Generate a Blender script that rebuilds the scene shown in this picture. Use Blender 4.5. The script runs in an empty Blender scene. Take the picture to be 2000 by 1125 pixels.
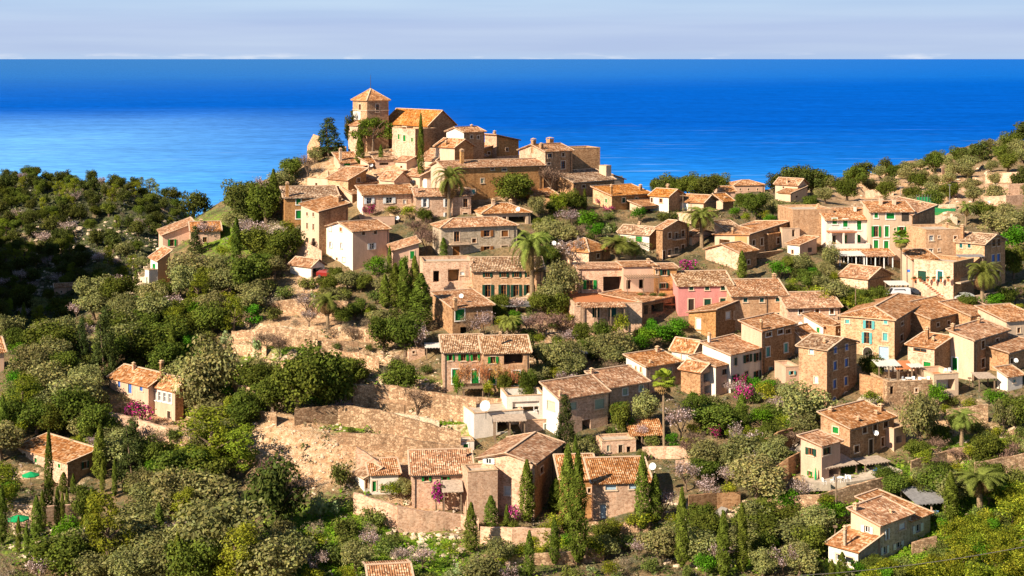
import bpy, math, random
import numpy as np
from mathutils import Vector, Matrix

scene = bpy.context.scene
rad = math.radians
# ------------------------------------------------------------------ camera
F, HY, CX = 3000.0, 113.0, 1000.0          # focal length (px of the 2000 px photo), horizon row, centre column
cam = bpy.data.objects.new('camera', bpy.data.cameras.new('camera'))
scene.collection.objects.link(cam)
cam.data.sensor_width = 36; cam.data.lens = 36 * F / 2000
cam.data.shift_y = -(562.5 - HY) / 2000
cam.data.clip_start = 1; cam.data.clip_end = 2.0e6
cam.rotation_euler = (rad(90), 0, 0)
scene.camera = cam
# ------------------------------------------------------------------ light
SUN_EL = 34.0
SUN_H = Vector((-0.766, -0.643))            # horizontal direction towards the sun
vs = scene.view_settings
vs.view_transform = 'Standard'; vs.look = 'None'; vs.gamma = 1; vs.exposure = 0.98
try: vs.use_curve_mapping = False
except Exception: pass
W = bpy.data.worlds.new('World'); scene.world = W; W.use_nodes = True
def build_world():
    nt = W.node_tree; N = nt.nodes; L = nt.links
    N.clear()
    out = N.new('ShaderNodeOutputWorld'); bg = N.new('ShaderNodeBackground')
    sky = N.new('ShaderNodeTexSky'); sky.sky_type = 'NISHITA'; sky.sun_disc = False
    sky.sun_elevation = rad(SUN_EL)
    sky.sun_rotation = math.atan2(SUN_H.x, SUN_H.y)
    sky.altitude = 200; sky.air_density = 1.0; sky.dust_density = 0.15; sky.ozone_density = 2.0
    sc = N.new('ShaderNodeMix'); sc.data_type = 'RGBA'; sc.blend_type = 'MULTIPLY'; sc.inputs[0].default_value = 1
    sc.inputs[7].default_value = (0.05, 0.05, 0.05, 1)
    L.new(sky.outputs[0], sc.inputs[6])
    # thin veil of streaky cloud low over the sea
    tc = N.new('ShaderNodeTexCoord'); mp = N.new('ShaderNodeMapping'); mp.inputs['Scale'].default_value = (4.0, 4.0, 80)
    L.new(tc.outputs['Generated'], mp.inputs[0])
    nz = N.new('ShaderNodeTexNoise'); nz.inputs['Scale'].default_value = 1.0; nz.inputs['Detail'].default_value = 4; nz.inputs['Roughness'].default_value = 0.45
    L.new(mp.outputs[0], nz.inputs['Vector'])
    sep = N.new('ShaderNodeSeparateXYZ'); L.new(tc.outputs['Generated'], sep.inputs[0])
    rp = N.new('ShaderNodeValToRGB'); e = rp.color_ramp.elements
    e[0].position = 0.36; e[0].color = (0.20, 0.265, 0.40, 1); e[1].position = 0.72; e[1].color = (0.31, 0.38, 0.46, 1)
    L.new(nz.outputs[0], rp.inputs[0])
    # paler high up, lavender in the middle, soft blue line at the horizon
    hr = N.new('ShaderNodeValToRGB'); e = hr.color_ramp.elements
    e[0].position = 0.0; e[0].color = (0.245, 0.32, 0.44, 1); e[1].position = 1.0; e[1].color = (0.27, 0.37, 0.47, 1)
    m = e.new(0.12); m.color = (0.26, 0.31, 0.42, 1); m = e.new(0.5); m.color = (0.25, 0.30, 0.425, 1)
    mr0 = N.new('ShaderNodeMapRange'); mr0.inputs[1].default_value = 0.0; mr0.inputs[2].default_value = 0.040
    L.new(sep.outputs[2], mr0.inputs[0]); L.new(mr0.outputs[0], hr.inputs[0])
    mixv = N.new('ShaderNodeMix'); mixv.data_type = 'RGBA'; mixv.inputs[0].default_value = 0.42
    L.new(hr.outputs[0], mixv.inputs[6]); L.new(rp.outputs[0], mixv.inputs[7])
    # small white cumulus sitting on the horizon
    mp2 = N.new('ShaderNodeMapping'); mp2.inputs['Scale'].default_value = (34, 34, 260); L.new(tc.outputs['Generated'], mp2.inputs[0])
    n2 = N.new('ShaderNodeTexNoise'); n2.inputs['Scale'].default_value = 1.0; n2.inputs['Detail'].default_value = 5; L.new(mp2.outputs[0], n2.inputs['Vector'])
    cl = N.new('ShaderNodeMapRange'); cl.inputs[1].default_value = 0.54; cl.inputs[2].default_value = 0.76; L.new(n2.outputs[0], cl.inputs[0])
    lo = N.new('ShaderNodeMapRange'); lo.inputs[1].default_value = 0.0040; lo.inputs[2].default_value = -0.001; L.new(sep.outputs[2], lo.inputs[0])
    cm = N.new('ShaderNodeMath'); cm.operation = 'MULTIPLY'; L.new(cl.outputs[0], cm.inputs[0]); L.new(lo.outputs[0], cm.inputs[1])
    mixk = N.new('ShaderNodeMix'); mixk.data_type = 'RGBA'; mixk.inputs[7].default_value = (0.46, 0.47, 0.50, 1); L.new(cm.outputs[0], mixk.inputs[0]); L.new(mixv.outputs[2], mixk.inputs[6]); mixv = mixk
    mr = N.new('ShaderNodeMapRange'); mr.inputs[1].default_value = 0.042; mr.inputs[2].default_value = 0.075; mr.inputs[3].default_value = 1; mr.inputs[4].default_value = 0
    L.new(sep.outputs[2], mr.inputs[0])
    mix = N.new('ShaderNodeMix'); mix.data_type = 'RGBA'
    L.new(mr.outputs[0], mix.inputs[0]); L.new(sc.outputs[2], mix.inputs[6]); L.new(mixv.outputs[2], mix.inputs[7])
    L.new(mix.outputs[2], bg.inputs[0]); bg.inputs[1].default_value = 1.0
    L.new(bg.outputs[0], out.inputs[0])
build_world()
sd = bpy.data.lights.new('sun', 'SUN'); sd.energy = 5.0; sd.angle = rad(0.5); sd.color = (1.0, 0.865, 0.67)
sun = bpy.data.objects.new('sun', sd); scene.collection.objects.link(sun)
ce = math.cos(rad(SUN_EL))
to_sun = Vector((SUN_H.x * ce, SUN_H.y * ce, math.sin(rad(SUN_EL)))).normalized()
sun.rotation_euler = to_sun.to_track_quat('Z', 'Y').to_euler()
sun.location = (-200, -100, 200)
cy = scene.cycles
cy.max_bounces = 5; cy.diffuse_bounces = 2; cy.glossy_bounces = 2; cy.transmission_bounces = 2; cy.transparent_max_bounces = 4
cy.volume_bounces = 0

# ------------------------------------------------------------------ helpers
COL = scene.collection
rng = np.random.default_rng(7); random.seed(7)
def link(o): COL.objects.link(o); return o
def tag(o, label=None, cat=None, group=None, kind=None):
    if label: o['label'] = label
    if cat: o['category'] = cat
    if group: o['group'] = group
    if kind: o['kind'] = kind
    return o
def empty(name, loc, rz=0, label=None, cat=None, group=None):
    o = bpy.data.objects.new(name, None); o.empty_display_size = 0.5
    o.location = loc; o.rotation_euler = (0, 0, rz); link(o)
    return tag(o, label, cat, group)
class MB:
    def __init__(s): s.v = []; s.f = []; s.uv = []
    def face(s, pts, uv=None):
        i = len(s.v); s.v += [tuple(p) for p in pts]; n = len(pts)
        s.f.append(tuple(range(i, i + n))); s.uv.append(uv or [(p[0], p[2]) for p in pts])
    def box(s, x0, y0, z0, x1, y1, z1):
        a = [(x0,y0,z0),(x1,y0,z0),(x1,y1,z0),(x0,y1,z0)]; b = [(x0,y0,z1),(x1,y0,z1),(x1,y1,z1),(x0,y1,z1)]
        s.face([a[3],a[2],a[1],a[0]]); s.face(b)
        for k in range(4):
            j = (k + 1) % 4; s.face([a[k], a[j], b[j], b[k]])
    def poly_slab(s, pts, th):
        p = [Vector(q) for q in pts]
        u = (p[1] - p[0]).normalized(); n = u.cross(p[-1] - p[0]).normalized(); v = n.cross(u)
        uv = [((q - p[0]).dot(u), (q - p[0]).dot(v)) for q in p]
        s.face(p, uv); b = [q - Vector((0, 0, th)) for q in p]
        s.face(b[::-1], uv[::-1])
        for k in range(len(p)):
            j = (k + 1) % len(p); s.face([b[k], b[j], p[j], p[k]])
    def tube(s, pts, rads, n=6, cap=True):
        rings = []
        P = [Vector(p) for p in pts]
        for k, p in enumerate(P):
            d = (P[min(k + 1, len(P) - 1)] - P[max(k - 1, 0)]).normalized()
            a = d.orthogonal().normalized() if abs(d.z) < .99 else Vector((1, 0, 0)); a = (a - d * a.dot(d)).normalized(); b = d.cross(a)
            rings.append([p + (a * math.cos(2*math.pi*i/n) + b * math.sin(2*math.pi*i/n)) * rads[k] for i in range(n)])
        for k in range(len(P) - 1):
            for i in range(n):
                j = (i + 1) % n; s.face([rings[k][i], rings[k][j], rings[k+1][j], rings[k+1][i]])
        if cap: s.face(rings[-1]); s.face(rings[0][::-1])
    def mesh(s, name, m):
        me = bpy.data.meshes.new(name); me.from_pydata(s.v, [], s.f)
        ul = me.uv_layers.new(name='UVMap')
        flat = [c for f in s.uv for q in f for c in q]
        ul.data.foreach_set('uv', flat)
        if m: me.materials.append(m)
        return me
    def build(s, name, m, parent=None, loc=(0,0,0), rz=0):
        return inst(name, s.mesh(name, m), parent, loc, rz)
def inst(name, me, parent=None, loc=(0,0,0), rz=0):
    o = bpy.data.objects.new(name, me); o.location = loc; o.rotation_euler = (0, 0, rz)
    if parent: o.parent = parent
    return link(o)

# ------------------------------------------------------------------ materials
def base_mat(name, rough=0.9):
    m = bpy.data.materials.new(name); m.use_nodes = True
    N = m.node_tree.nodes; b = N['Principled BSDF']; b.inputs['Roughness'].default_value = rough
    b.inputs['Specular IOR Level'].default_value = 0.15
    return m, N, m.node_tree.links, b
def c4(c): return (c[0], c[1], c[2], 1)
def ramp(N, stops):
    r = N.new('ShaderNodeValToRGB'); e = r.color_ramp.elements
    e[0].position, e[0].color = stops[0][0], c4(stops[0][1]); e[1].position, e[1].color = stops[-1][0], c4(stops[-1][1])
    for p, c in stops[1:-1]:
        q = e.new(p); q.color = c4(c)
    return r
def noise(N, L, src, scale, detail=3, rough=0.6):
    n = N.new('ShaderNodeTexNoise'); n.inputs['Scale'].default_value = scale; n.inputs['Detail'].default_value = detail; n.inputs['Roughness'].default_value = rough
    if src: L.new(src, n.inputs['Vector'])
    return n
def mixc(N, L, fac, a, b, mode='MIX'):
    m = N.new('ShaderNodeMix'); m.data_type = 'RGBA'; m.blend_type = mode
    for i, v in ((0, fac), (6, a), (7, b)):
        if hasattr(v, 'is_linked') or hasattr(v, 'links'): L.new(v, m.inputs[i])
        elif i == 0: m.inputs[0].default_value = v
        else: m.inputs[i].default_value = c4(v)
    return m.outputs[2]
def vary(N, L, col, amt=0.25):
    oi = N.new('ShaderNodeObjectInfo'); mr = N.new('ShaderNodeMapRange'); mr.inputs[3].default_value = 1 - amt; mr.inputs[4].default_value = 1 + amt * .6
    L.new(oi.outputs['Random'], mr.inputs[0])
    cb = N.new('ShaderNodeCombineColor'); [L.new(mr.outputs[0], cb.inputs[i]) for i in range(3)]
    return mixc(N, L, 1.0, col, cb.outputs[0], 'MULTIPLY')
def plain(name, c, rough=0.8, var=0.0, nz=0.0, scale=3):
    m, N, L, b = base_mat(name, rough); b.inputs['Base Color'].default_value = c4(c)
    if nz:
        tc = N.new('ShaderNodeTexCoord'); n = noise(N, L, tc.outputs['Object'], scale, 4)
        r = ramp(N, [(0.3, [x * (1 - nz) for x in c]), (0.7, [min(1, x * (1 + nz)) for x in c])]); L.new(n.outputs[0], r.inputs[0])
        col = r.outputs[0]
        if var: col = vary(N, L, col, var)
        L.new(col, b.inputs['Base Color'])
    return m
def stone(name, c1, c2, mortar, scale=3.0, stain=0.22):
    m, N, L, b = base_mat(name, 0.95)
    tc = N.new('ShaderNodeTexCoord'); mp = N.new('ShaderNodeMapping'); mp.inputs['Scale'].default_value = (1, 1, 1.5)
    L.new(tc.outputs['Object'], mp.inputs[0])
    v = N.new('ShaderNodeTexVoronoi'); v.inputs['Scale'].default_value = scale; L.new(mp.outputs[0], v.inputs['Vector'])
    sp = N.new('ShaderNodeSeparateColor'); L.new(v.outputs['Color'], sp.inputs[0])
    r = ramp(N, [(0.0, [x * .80 for x in c1]), (0.35, c1), (0.75, c2), (1.0, [min(1, x * 1.14) for x in c2])]); L.new(sp.outputs[0], r.inputs[0])
    ve = N.new('ShaderNodeTexVoronoi'); ve.feature = 'DISTANCE_TO_EDGE'; ve.inputs['Scale'].default_value = scale; L.new(mp.outputs[0], ve.inputs['Vector'])
    er = N.new('ShaderNodeMapRange'); er.inputs[1].default_value = 0.02; er.inputs[2].default_value = 0.11; er.inputs[3].default_value = 0.8; er.inputs[4].default_value = 0
    L.new(ve.outputs[0], er.inputs[0])
    col = mixc(N, L, er.outputs[0], r.outputs[0], mortar)
    n = noise(N, L, tc.outputs['Object'], 0.35, 5); nr = ramp(N, [(0.3, (1 - stain,) * 3), (0.7, (1.12,) * 3)]); L.new(n.outputs[0], nr.inputs[0])
    col = mixc(N, L, 1.0, col, nr.outputs[0], 'MULTIPLY')
    n2 = noise(N, L, tc.outputs['Object'], 7.0, 3); n2r = ramp(N, [(0.35, (0.86,) * 3), (0.65, (1.10,) * 3)]); L.new(n2.outputs[0], n2r.inputs[0])
    col = mixc(N, L, 1.0, col, n2r.outputs[0], 'MULTIPLY')
    ms = N.new('ShaderNodeMapping'); ms.inputs['Scale'].default_value = (1.1, 1.1, 0.16); L.new(tc.outputs['Object'], ms.inputs[0])
    n6 = noise(N, L, ms.outputs[0], 1.0, 5, 0.65); n6r = ramp(N, [(0.36, (0.78, 0.75, 0.72)), (0.48, (1.0,) * 3), (0.68, (1.10, 1.08, 1.05))]); L.new(n6.outputs[0], n6r.inputs[0])
    col = mixc(N, L, 1.0, col, n6r.outputs[0], 'MULTIPLY')
    col = vary(N, L, col, 0.18)
    L.new(col, b.inputs['Base Color'])
    bp = N.new('ShaderNodeBump'); bp.inputs['Strength'].default_value = 0.45; bp.inputs['Distance'].default_value = 0.05
    L.new(ve.outputs[0], bp.inputs['Height']); L.new(bp.outputs[0], b.inputs['Normal'])
    return m
def plaster(name, c, stain=0.22):
    m, N, L, b = base_mat(name, 0.9)
    tc = N.new('ShaderNodeTexCoord'); mp = N.new('ShaderNodeMapping'); mp.inputs['Scale'].default_value = (1.2, 1.2, 0.35); L.new(tc.outputs['Object'], mp.inputs[0])
    n = noise(N, L, mp.outputs[0], 0.9, 6, 0.65); r = ramp(N, [(0.3, [x * (1 - stain) for x in c]), (0.62, c)]); L.new(n.outputs[0], r.inputs[0])
    n2 = noise(N, L, tc.outputs['Object'], 5.0, 4); n2r = ramp(N, [(0.35, (0.86,) * 3), (0.65, (1.06,) * 3)]); L.new(n2.outputs[0], n2r.inputs[0])
    col = mixc(N, L, 1.0, r.outputs[0], n2r.outputs[0], 'MULTIPLY')
    L.new(vary(N, L, col, 0.07), b.inputs['Base Color'])
    bp = N.new('ShaderNodeBump'); bp.inputs['Strength'].default_value = 0.25; bp.inputs['Distance'].default_value = 0.03
    L.new(n2.outputs[0], bp.inputs['Height']); L.new(bp.outputs[0], b.inputs['Normal'])
    return m
def tiles(name, dark, mid, light, pale):
    m, N, L, b = base_mat(name, 0.95)
    uv = N.new('ShaderNodeUVMap'); uv.uv_map = 'UVMap'
    mp = N.new('ShaderNodeMapping'); mp.inputs['Scale'].default_value = (1/0.26, 1/0.36, 1); L.new(uv.outputs[0], mp.inputs[0])
    v = N.new('ShaderNodeTexVoronoi'); v.voronoi_dimensions = '2D'; v.inputs['Scale'].default_value = 1; v.inputs['Randomness'].default_value = 0.55; L.new(mp.outputs[0], v.inputs['Vector'])
    sp = N.new('ShaderNodeSeparateColor'); L.new(v.outputs['Color'], sp.inputs[0])
    r = ramp(N, [(0.0, dark), (0.12, [x * .8 for x in mid]), (0.38, mid), (0.68, light), (0.95, pale)]); L.new(sp.outputs[0], r.inputs[0])
    # barrel tiles: shadowed channels and rounded ridges running down the slope
    sx = N.new('ShaderNodeSeparateXYZ'); L.new(uv.outputs[0], sx.inputs[0])
    mu = N.new('ShaderNodeMath'); mu.operation = 'MULTIPLY'; mu.inputs[1].default_value = 2 * math.pi / 0.30; L.new(sx.outputs[0], mu.inputs[0])
    sn = N.new('ShaderNodeMath'); sn.operation = 'SINE'; L.new(mu.outputs[0], sn.inputs[0])
    n = noise(N, L, uv.outputs[0], 0.5, 5); nr = ramp(N, [(0.3, (0.76, 0.74, 0.72)), (0.55, (1.0,) * 3), (0.75, (1.15, 1.12, 1.1))]); L.new(n.outputs[0], nr.inputs[0])
    col = mixc(N, L, 1.0, r.outputs[0], nr.outputs[0], 'MULTIPLY')
    n5 = noise(N, L, uv.outputs[0], 0.22, 6, 0.7); n5r = ramp(N, [(0.42, (0.76, 0.72, 0.68)), (0.52, (1.0,) * 3), (0.66, (1.0, 0.97, 0.93)), (0.74, (1.10, 1.11, 1.12))]); L.new(n5.outputs[0], n5r.inputs[0])
    col = mixc(N, L, 1.0, col, n5r.outputs[0], 'MULTIPLY')
    col = vary(N, L, col, 0.17)
    hs = N.new('ShaderNodeHueSaturation'); oi = N.new('ShaderNodeObjectInfo'); fr = N.new('ShaderNodeMath'); fr.operation = 'MULTIPLY'; fr.inputs[1].default_value = 9.7; L.new(oi.outputs['Random'], fr.inputs[0])
    fc = N.new('ShaderNodeMath'); fc.operation = 'FRACT'; L.new(fr.outputs[0], fc.inputs[0]); sm = N.new('ShaderNodeMapRange'); sm.inputs[3].default_value = 0.90; sm.inputs[4].default_value = 1.08; L.new(fc.outputs[0], sm.inputs[0]); L.new(sm.outputs[0], hs.inputs['Saturation']); L.new(col, hs.inputs['Color'])
    col = hs.outputs[0]
    L.new(col, b.inputs['Base Color'])
    bp = N.new('ShaderNodeBump'); bp.inputs['Strength'].default_value = 0.6; bp.inputs['Distance'].default_value = 0.08
    L.new(sn.outputs[0], bp.inputs['Height']); L.new(bp.outputs[0], b.inputs['Normal'])
    return m
M = {}
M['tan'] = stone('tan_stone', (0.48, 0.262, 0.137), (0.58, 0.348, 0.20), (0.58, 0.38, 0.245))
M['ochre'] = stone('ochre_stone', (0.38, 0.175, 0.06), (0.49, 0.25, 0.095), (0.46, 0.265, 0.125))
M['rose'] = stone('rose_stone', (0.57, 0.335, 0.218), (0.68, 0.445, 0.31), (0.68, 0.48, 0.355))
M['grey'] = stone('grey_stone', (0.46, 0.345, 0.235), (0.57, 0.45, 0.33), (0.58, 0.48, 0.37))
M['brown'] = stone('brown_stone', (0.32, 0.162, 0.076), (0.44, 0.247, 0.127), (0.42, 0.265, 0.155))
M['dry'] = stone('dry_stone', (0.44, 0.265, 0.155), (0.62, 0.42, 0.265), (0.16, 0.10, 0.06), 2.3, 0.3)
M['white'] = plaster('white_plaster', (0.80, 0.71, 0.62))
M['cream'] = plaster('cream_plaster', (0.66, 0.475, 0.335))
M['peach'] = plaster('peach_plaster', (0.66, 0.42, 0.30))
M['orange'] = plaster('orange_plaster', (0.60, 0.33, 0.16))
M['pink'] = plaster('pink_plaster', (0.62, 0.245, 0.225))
M['tile'] = tiles('roof_tiles', (0.17, 0.072, 0.034), (0.42, 0.185, 0.080), (0.545, 0.275, 0.132), (0.72, 0.49, 0.32))
M['tile2'] = tiles('orange_roof_tiles', (0.22, 0.080, 0.026), (0.48, 0.180, 0.046), (0.57, 0.25, 0.078), (0.66, 0.37, 0.17))
M['tile3'] = tiles('weathered_roof_tiles', (0.12, 0.06, 0.036), (0.31, 0.165, 0.088), (0.48, 0.30, 0.175), (0.68, 0.51, 0.36))
M['mortar'] = plain('mortar', (0.58, 0.41, 0.285), 0.9, 0, 0.25, 4)
M['coping'] = plain('coping', (0.55, 0.36, 0.22), 0.9, 0, 0.3, 3)
M['glass'] = plain('window_glass', (0.018, 0.020, 0.024), 0.12); M['glass'].node_tree.nodes['Principled BSDF'].inputs['Specular IOR Level'].default_value = 0.5
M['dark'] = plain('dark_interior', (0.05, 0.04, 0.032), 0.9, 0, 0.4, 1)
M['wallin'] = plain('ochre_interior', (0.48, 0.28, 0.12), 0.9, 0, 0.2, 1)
M['frame'] = plain('stone_surround', (0.63, 0.47, 0.34), 0.9, 0, 0.15, 4)
M['framew'] = plain('white_surround', (0.80, 0.76, 0.70), 0.9, 0, 0.08, 4)
for k, c in dict(g=(0.012, 0.20, 0.035), d=(0.014, 0.055, 0.035), w=(0.70, 0.72, 0.72), b=(0.06, 0.14, 0.42), t=(0.10, 0.36, 0.36), n=(0.26, 0.10, 0.03),
                 p=(0.36, 0.44, 0.34), l=(0.36, 0.48, 0.58), k=(0.05, 0.035, 0.025), o=(0.50, 0.24, 0.06), m=(0.015, 0.10, 0.10)).items():
    M['s' + k] = plain('painted_wood_' + {'g':'green','d':'dark_green','w':'white','b':'blue','t':'turquoise','n':'brown','p':'pale_green','l':'light_blue','k':'dark','o':'orange','m':'bottle_green'}[k], c, 0.55, 0, 0.18, 6)
M['metal'] = plain('dark_metal', (0.06, 0.055, 0.05), 0.5)
M['pole'] = plain('weathered_wood', (0.22, 0.15, 0.10), 0.9, 0, 0.3, 5)
M['whitep'] = plain('white_paint', (0.78, 0.78, 0.77), 0.5)
M['terra'] = plain('terracotta', (0.46, 0.17, 0.07), 0.8, 0, 0.2, 6)
M['reed'] = plain('reed_matting', (0.40, 0.31, 0.24), 0.95, 0, 0.35, 3)
M['slate'] = plain('grey_sheet', (0.22, 0.21, 0.21), 0.8, 0, 0.25, 2)
M['canvas'] = plain('pale_canvas', (0.62, 0.57, 0.52), 0.9, 0, 0.12, 2)
M['paving'] = plain('paving', (0.46, 0.38, 0.30), 0.95, 0, 0.25, 1.5)
M['asphalt'] = plain('worn_asphalt', (0.20, 0.18, 0.16), 0.95, 0, 0.25, 1.2)
# ------------------------------------------------------------------ ground (height by bearing column and distance)
TAB = {
-1400: [(60,1500),(120,1420),(170,1260),(200,1150),(250,1000),(320,500),(420,-110),(520,-90),(600,250),(750,350),(900,420),(1600,620)],
-700: [(60,1500),(120,1420),(170,1260),(200,1150),(250,950),(320,640),(415,-105),(505,-85),(590,290),(700,330),(850,380),(1600,620)],
-300: [(60,1500),(120,1420),(170,1260),(200,1140),(250,900),(300,760),(380,740),(470,380),(540,330),(620,380),(700,335),(800,330),(900,380),(1600,620)],
0: [(60,1500),(120,1420),(170,1260),(200,1125),(215,1010),(225,965),(240,860),(270,720),(290,680),(310,690),(400,800),(480,700),(560,600),(640,440),(700,365),(760,345),(820,360),(1000,563),(1600,620)],
200: [(60,1500),(120,1420),(170,1260),(200,1125),(222,985),(238,880),(250,820),(270,710),(290,630),(305,600),(320,605),(400,720),(470,680),(540,590),(640,450),(700,380),(750,352),(820,365),(1000,563),(1600,620)],
300: [(60,1500),(120,1420),(170,1260),(200,1125),(225,970),(245,850),(270,730),(290,620),(308,530),(325,500),(340,500),(420,660),(540,570),(640,450),(700,385),(755,366),(840,400),(1000,563),(1600,620)],
400: [(60,1500),(120,1420),(170,1260),(200,1125),(222,975),(240,870),(265,740),(290,620),(312,510),(330,440),(345,404),(360,412),(450,640),(600,530),(720,430),(780,440),(1000,563),(1600,620)],
500: [(60,1500),(120,1420),(170,1260),(198,1125),(218,985),(232,890),(238,800),(262,700),(285,610),(312,500),(328,430),(345,370),(352,355),(370,410),(450,640),(700,660),(1600,620)],
600: [(60,1500),(120,1420),(170,1260),(198,1125),(215,1010),(226,950),(232,850),(245,780),(262,700),(285,600),(305,520),(320,450),(335,380),(346,322),(354,312),(370,380),(450,640),(700,660),(1600,620)],
700: [(60,1500),(120,1420),(170,1260),(197,1125),(212,1020),(222,960),(230,880),(245,790),(262,710),(285,600),(300,530),(318,440),(332,370),(342,312),(354,296),(375,380),(450,640),(700,660),(1600,620)],
800: [(60,1500),(120,1420),(170,1260),(197,1125),(212,1040),(220,985),(230,900),(245,790),(262,700),(285,595),(300,525),(318,430),(332,360),(342,303),(354,287),(375,380),(450,640),(700,660),(1600,620)],
900: [(60,1500),(120,1420),(170,1260),(196,1125),(212,1040),(220,990),(232,890),(248,770),(264,680),(285,585),(300,505),(318,425),(330,370),(340,320),(352,298),(375,400),(450,640),(700,660),(1600,620)],
1000: [(60,1500),(120,1420),(170,1260),(196,1125),(212,1040),(219,1010),(232,880),(248,770),(265,670),(285,585),(300,505),(316,435),(328,385),(338,352),(347,335),(370,420),(450,620),(700,660),(1600,620)],
1100: [(60,1500),(120,1420),(170,1260),(196,1125),(212,1040),(220,1000),(234,860),(248,770),(265,670),(283,590),(298,520),(314,445),(325,395),(335,368),(347,358),(370,430),(450,600),(700,660),(1600,620)],
1200: [(60,1500),(120,1420),(170,1260),(195,1125),(210,1040),(220,985),(236,855),(248,790),(262,700),(280,620),(296,530),(312,460),(325,410),(336,388),(350,388),(400,440),(450,430),(490,425),(520,450),(700,640),(1600,620)],
1300: [(60,1500),(120,1420),(170,1260),(195,1125),(210,1035),(222,940),(238,850),(250,780),(264,710),(280,620),(296,540),(312,470),(326,415),(345,400),(400,392),(460,378),(490,377),(520,400),(700,640),(1600,620)],
1400: [(60,1500),(120,1420),(170,1260),(195,1125),(210,1020),(222,930),(240,840),(254,770),(266,720),(280,620),(296,530),(312,460),(328,412),(350,398),(400,390),(460,378),(500,374),(530,400),(700,640),(1600,620)],
1500: [(60,1500),(120,1420),(170,1260),(195,1125),(210,1015),(222,920),(240,830),(254,760),(266,715),(280,630),(296,540),(312,470),(330,420),(360,405),(420,388),(480,375),(520,370),(560,400),(720,640),(1600,620)],
1600: [(60,1500),(120,1420),(170,1260),(195,1125),(207,1020),(216,945),(232,850),(244,790),(256,720),(268,670),(280,600),(294,540),(308,490),(325,450),(350,425),(400,395),(460,372),(520,356),(580,400),(750,640),(1600,620)],
1700: [(60,1500),(120,1420),(170,1260),(194,1125),(206,1050),(216,960),(232,860),(244,790),(258,720),(272,640),(284,585),(298,530),(308,500),(325,460),(350,430),(400,395),(470,362),(540,338),(600,380),(750,640),(1600,620)],
1800: [(60,1500),(120,1420),(170,1260),(193,1125),(204,1060),(216,960),(230,860),(244,785),(258,720),(272,640),(284,590),(300,540),(312,505),(330,460),(350,430),(400,395),(480,348),(560,312),(620,350),(800,640),(1600,620)],
1900: [(60,1500),(120,1420),(170,1260),(192,1125),(204,1050),(216,950),(230,850),(244,775),(258,715),(270,655),(284,595),(300,550),(314,515),(335,450),(350,425),(400,385),(480,335),(580,288),(640,330),(850,640),(1600,620)],
2000: [(60,1500),(120,1420),(170,1260),(192,1125),(204,1050),(216,950),(230,850),(244,775),(258,715),(270,655),(284,600),(300,555),(314,515),(335,450),(350,420),(400,380),(480,330),(600,264),(660,310),(850,640),(1600,620)],
2300: [(60,1500),(120,1420),(170,1260),(192,1125),(216,950),(244,775),(270,655),(300,555),(335,450),(400,360),(480,290),(640,200),(700,240),(900,640),(1600,620)],
3400: [(60,1500),(120,1420),(170,1260),(192,1125),(216,950),(244,775),(270,655),(300,555),(335,450),(400,340),(480,250),(660,130),(740,180),(1000,640),(1600,620)],
}
UG = np.arange(-1400, 3401, 10.0)
YG = np.concatenate([np.arange(60, 190, 5.0), np.arange(190, 362, 0.75), np.arange(362, 700, 4.0), np.arange(700, 1601, 30.0)])
def hsh(ix, iy): 
    v = np.sin(ix * 127.1 + iy * 311.7) * 43758.5453; return v - np.floor(v)
def vnoise(x, y):
    ix = np.floor(x); iy = np.floor(y); fx = x - ix; fy = y - iy
    fx = fx * fx * (3 - 2 * fx); fy = fy * fy * (3 - 2 * fy)
    return (hsh(ix, iy) * (1 - fx) + hsh(ix + 1, iy) * fx) * (1 - fy) + (hsh(ix, iy + 1) * (1 - fx) + hsh(ix + 1, iy + 1) * fx) * fy
def fbm(x, y, o=4):
    s = 0; a = 0.5
    for k in range(o): s = s + a * (vnoise(x * 2 ** k + 17.3 * k, y * 2 ** k + 9.1 * k) - .5); a *= .5
    return s
def build_grid():
    us = sorted(TAB)
    rows = np.array([np.interp(np.log(YG), np.log([p[0] for p in TAB[u]]), [p[1] for p in TAB[u]]) for u in us])
    R = np.array([np.interp(UG, us, rows[:, k]) for k in range(len(YG))]).T
    def blur(A, n, ax):
        for _ in range(2):
            P = np.pad(A, [(n, n) if i == ax else (0, 0) for i in range(2)], mode='edge')
            c = np.cumsum(np.insert(P, 0, 0, axis=ax), axis=ax)
            A = ((c[2*n+1:, :] - c[:-2*n-1, :]) if ax == 0 else (c[:, 2*n+1:] - c[:, :-2*n-1])) / (2*n+1)
        return A
    R = blur(R, 4, 0)
    R = blur(R, 1, 1)
    Z = -(R - HY) * YG[None, :] / F
    X = (UG[:, None] - CX) / F * YG[None, :]; Y = np.repeat(YG[None, :], len(UG), 0)
    far = np.clip((Y - 380) / 150, 0, 1)
    Z = Z + fbm(X / 14, Y / 14) * (1.6 + 9 * far) + fbm(X / 3.1 + 50, Y / 3.1) * (0.7 + 2.0 * far)
    return X, Y, R, Z
GX, GY, GR, GZ = build_grid()
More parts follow.
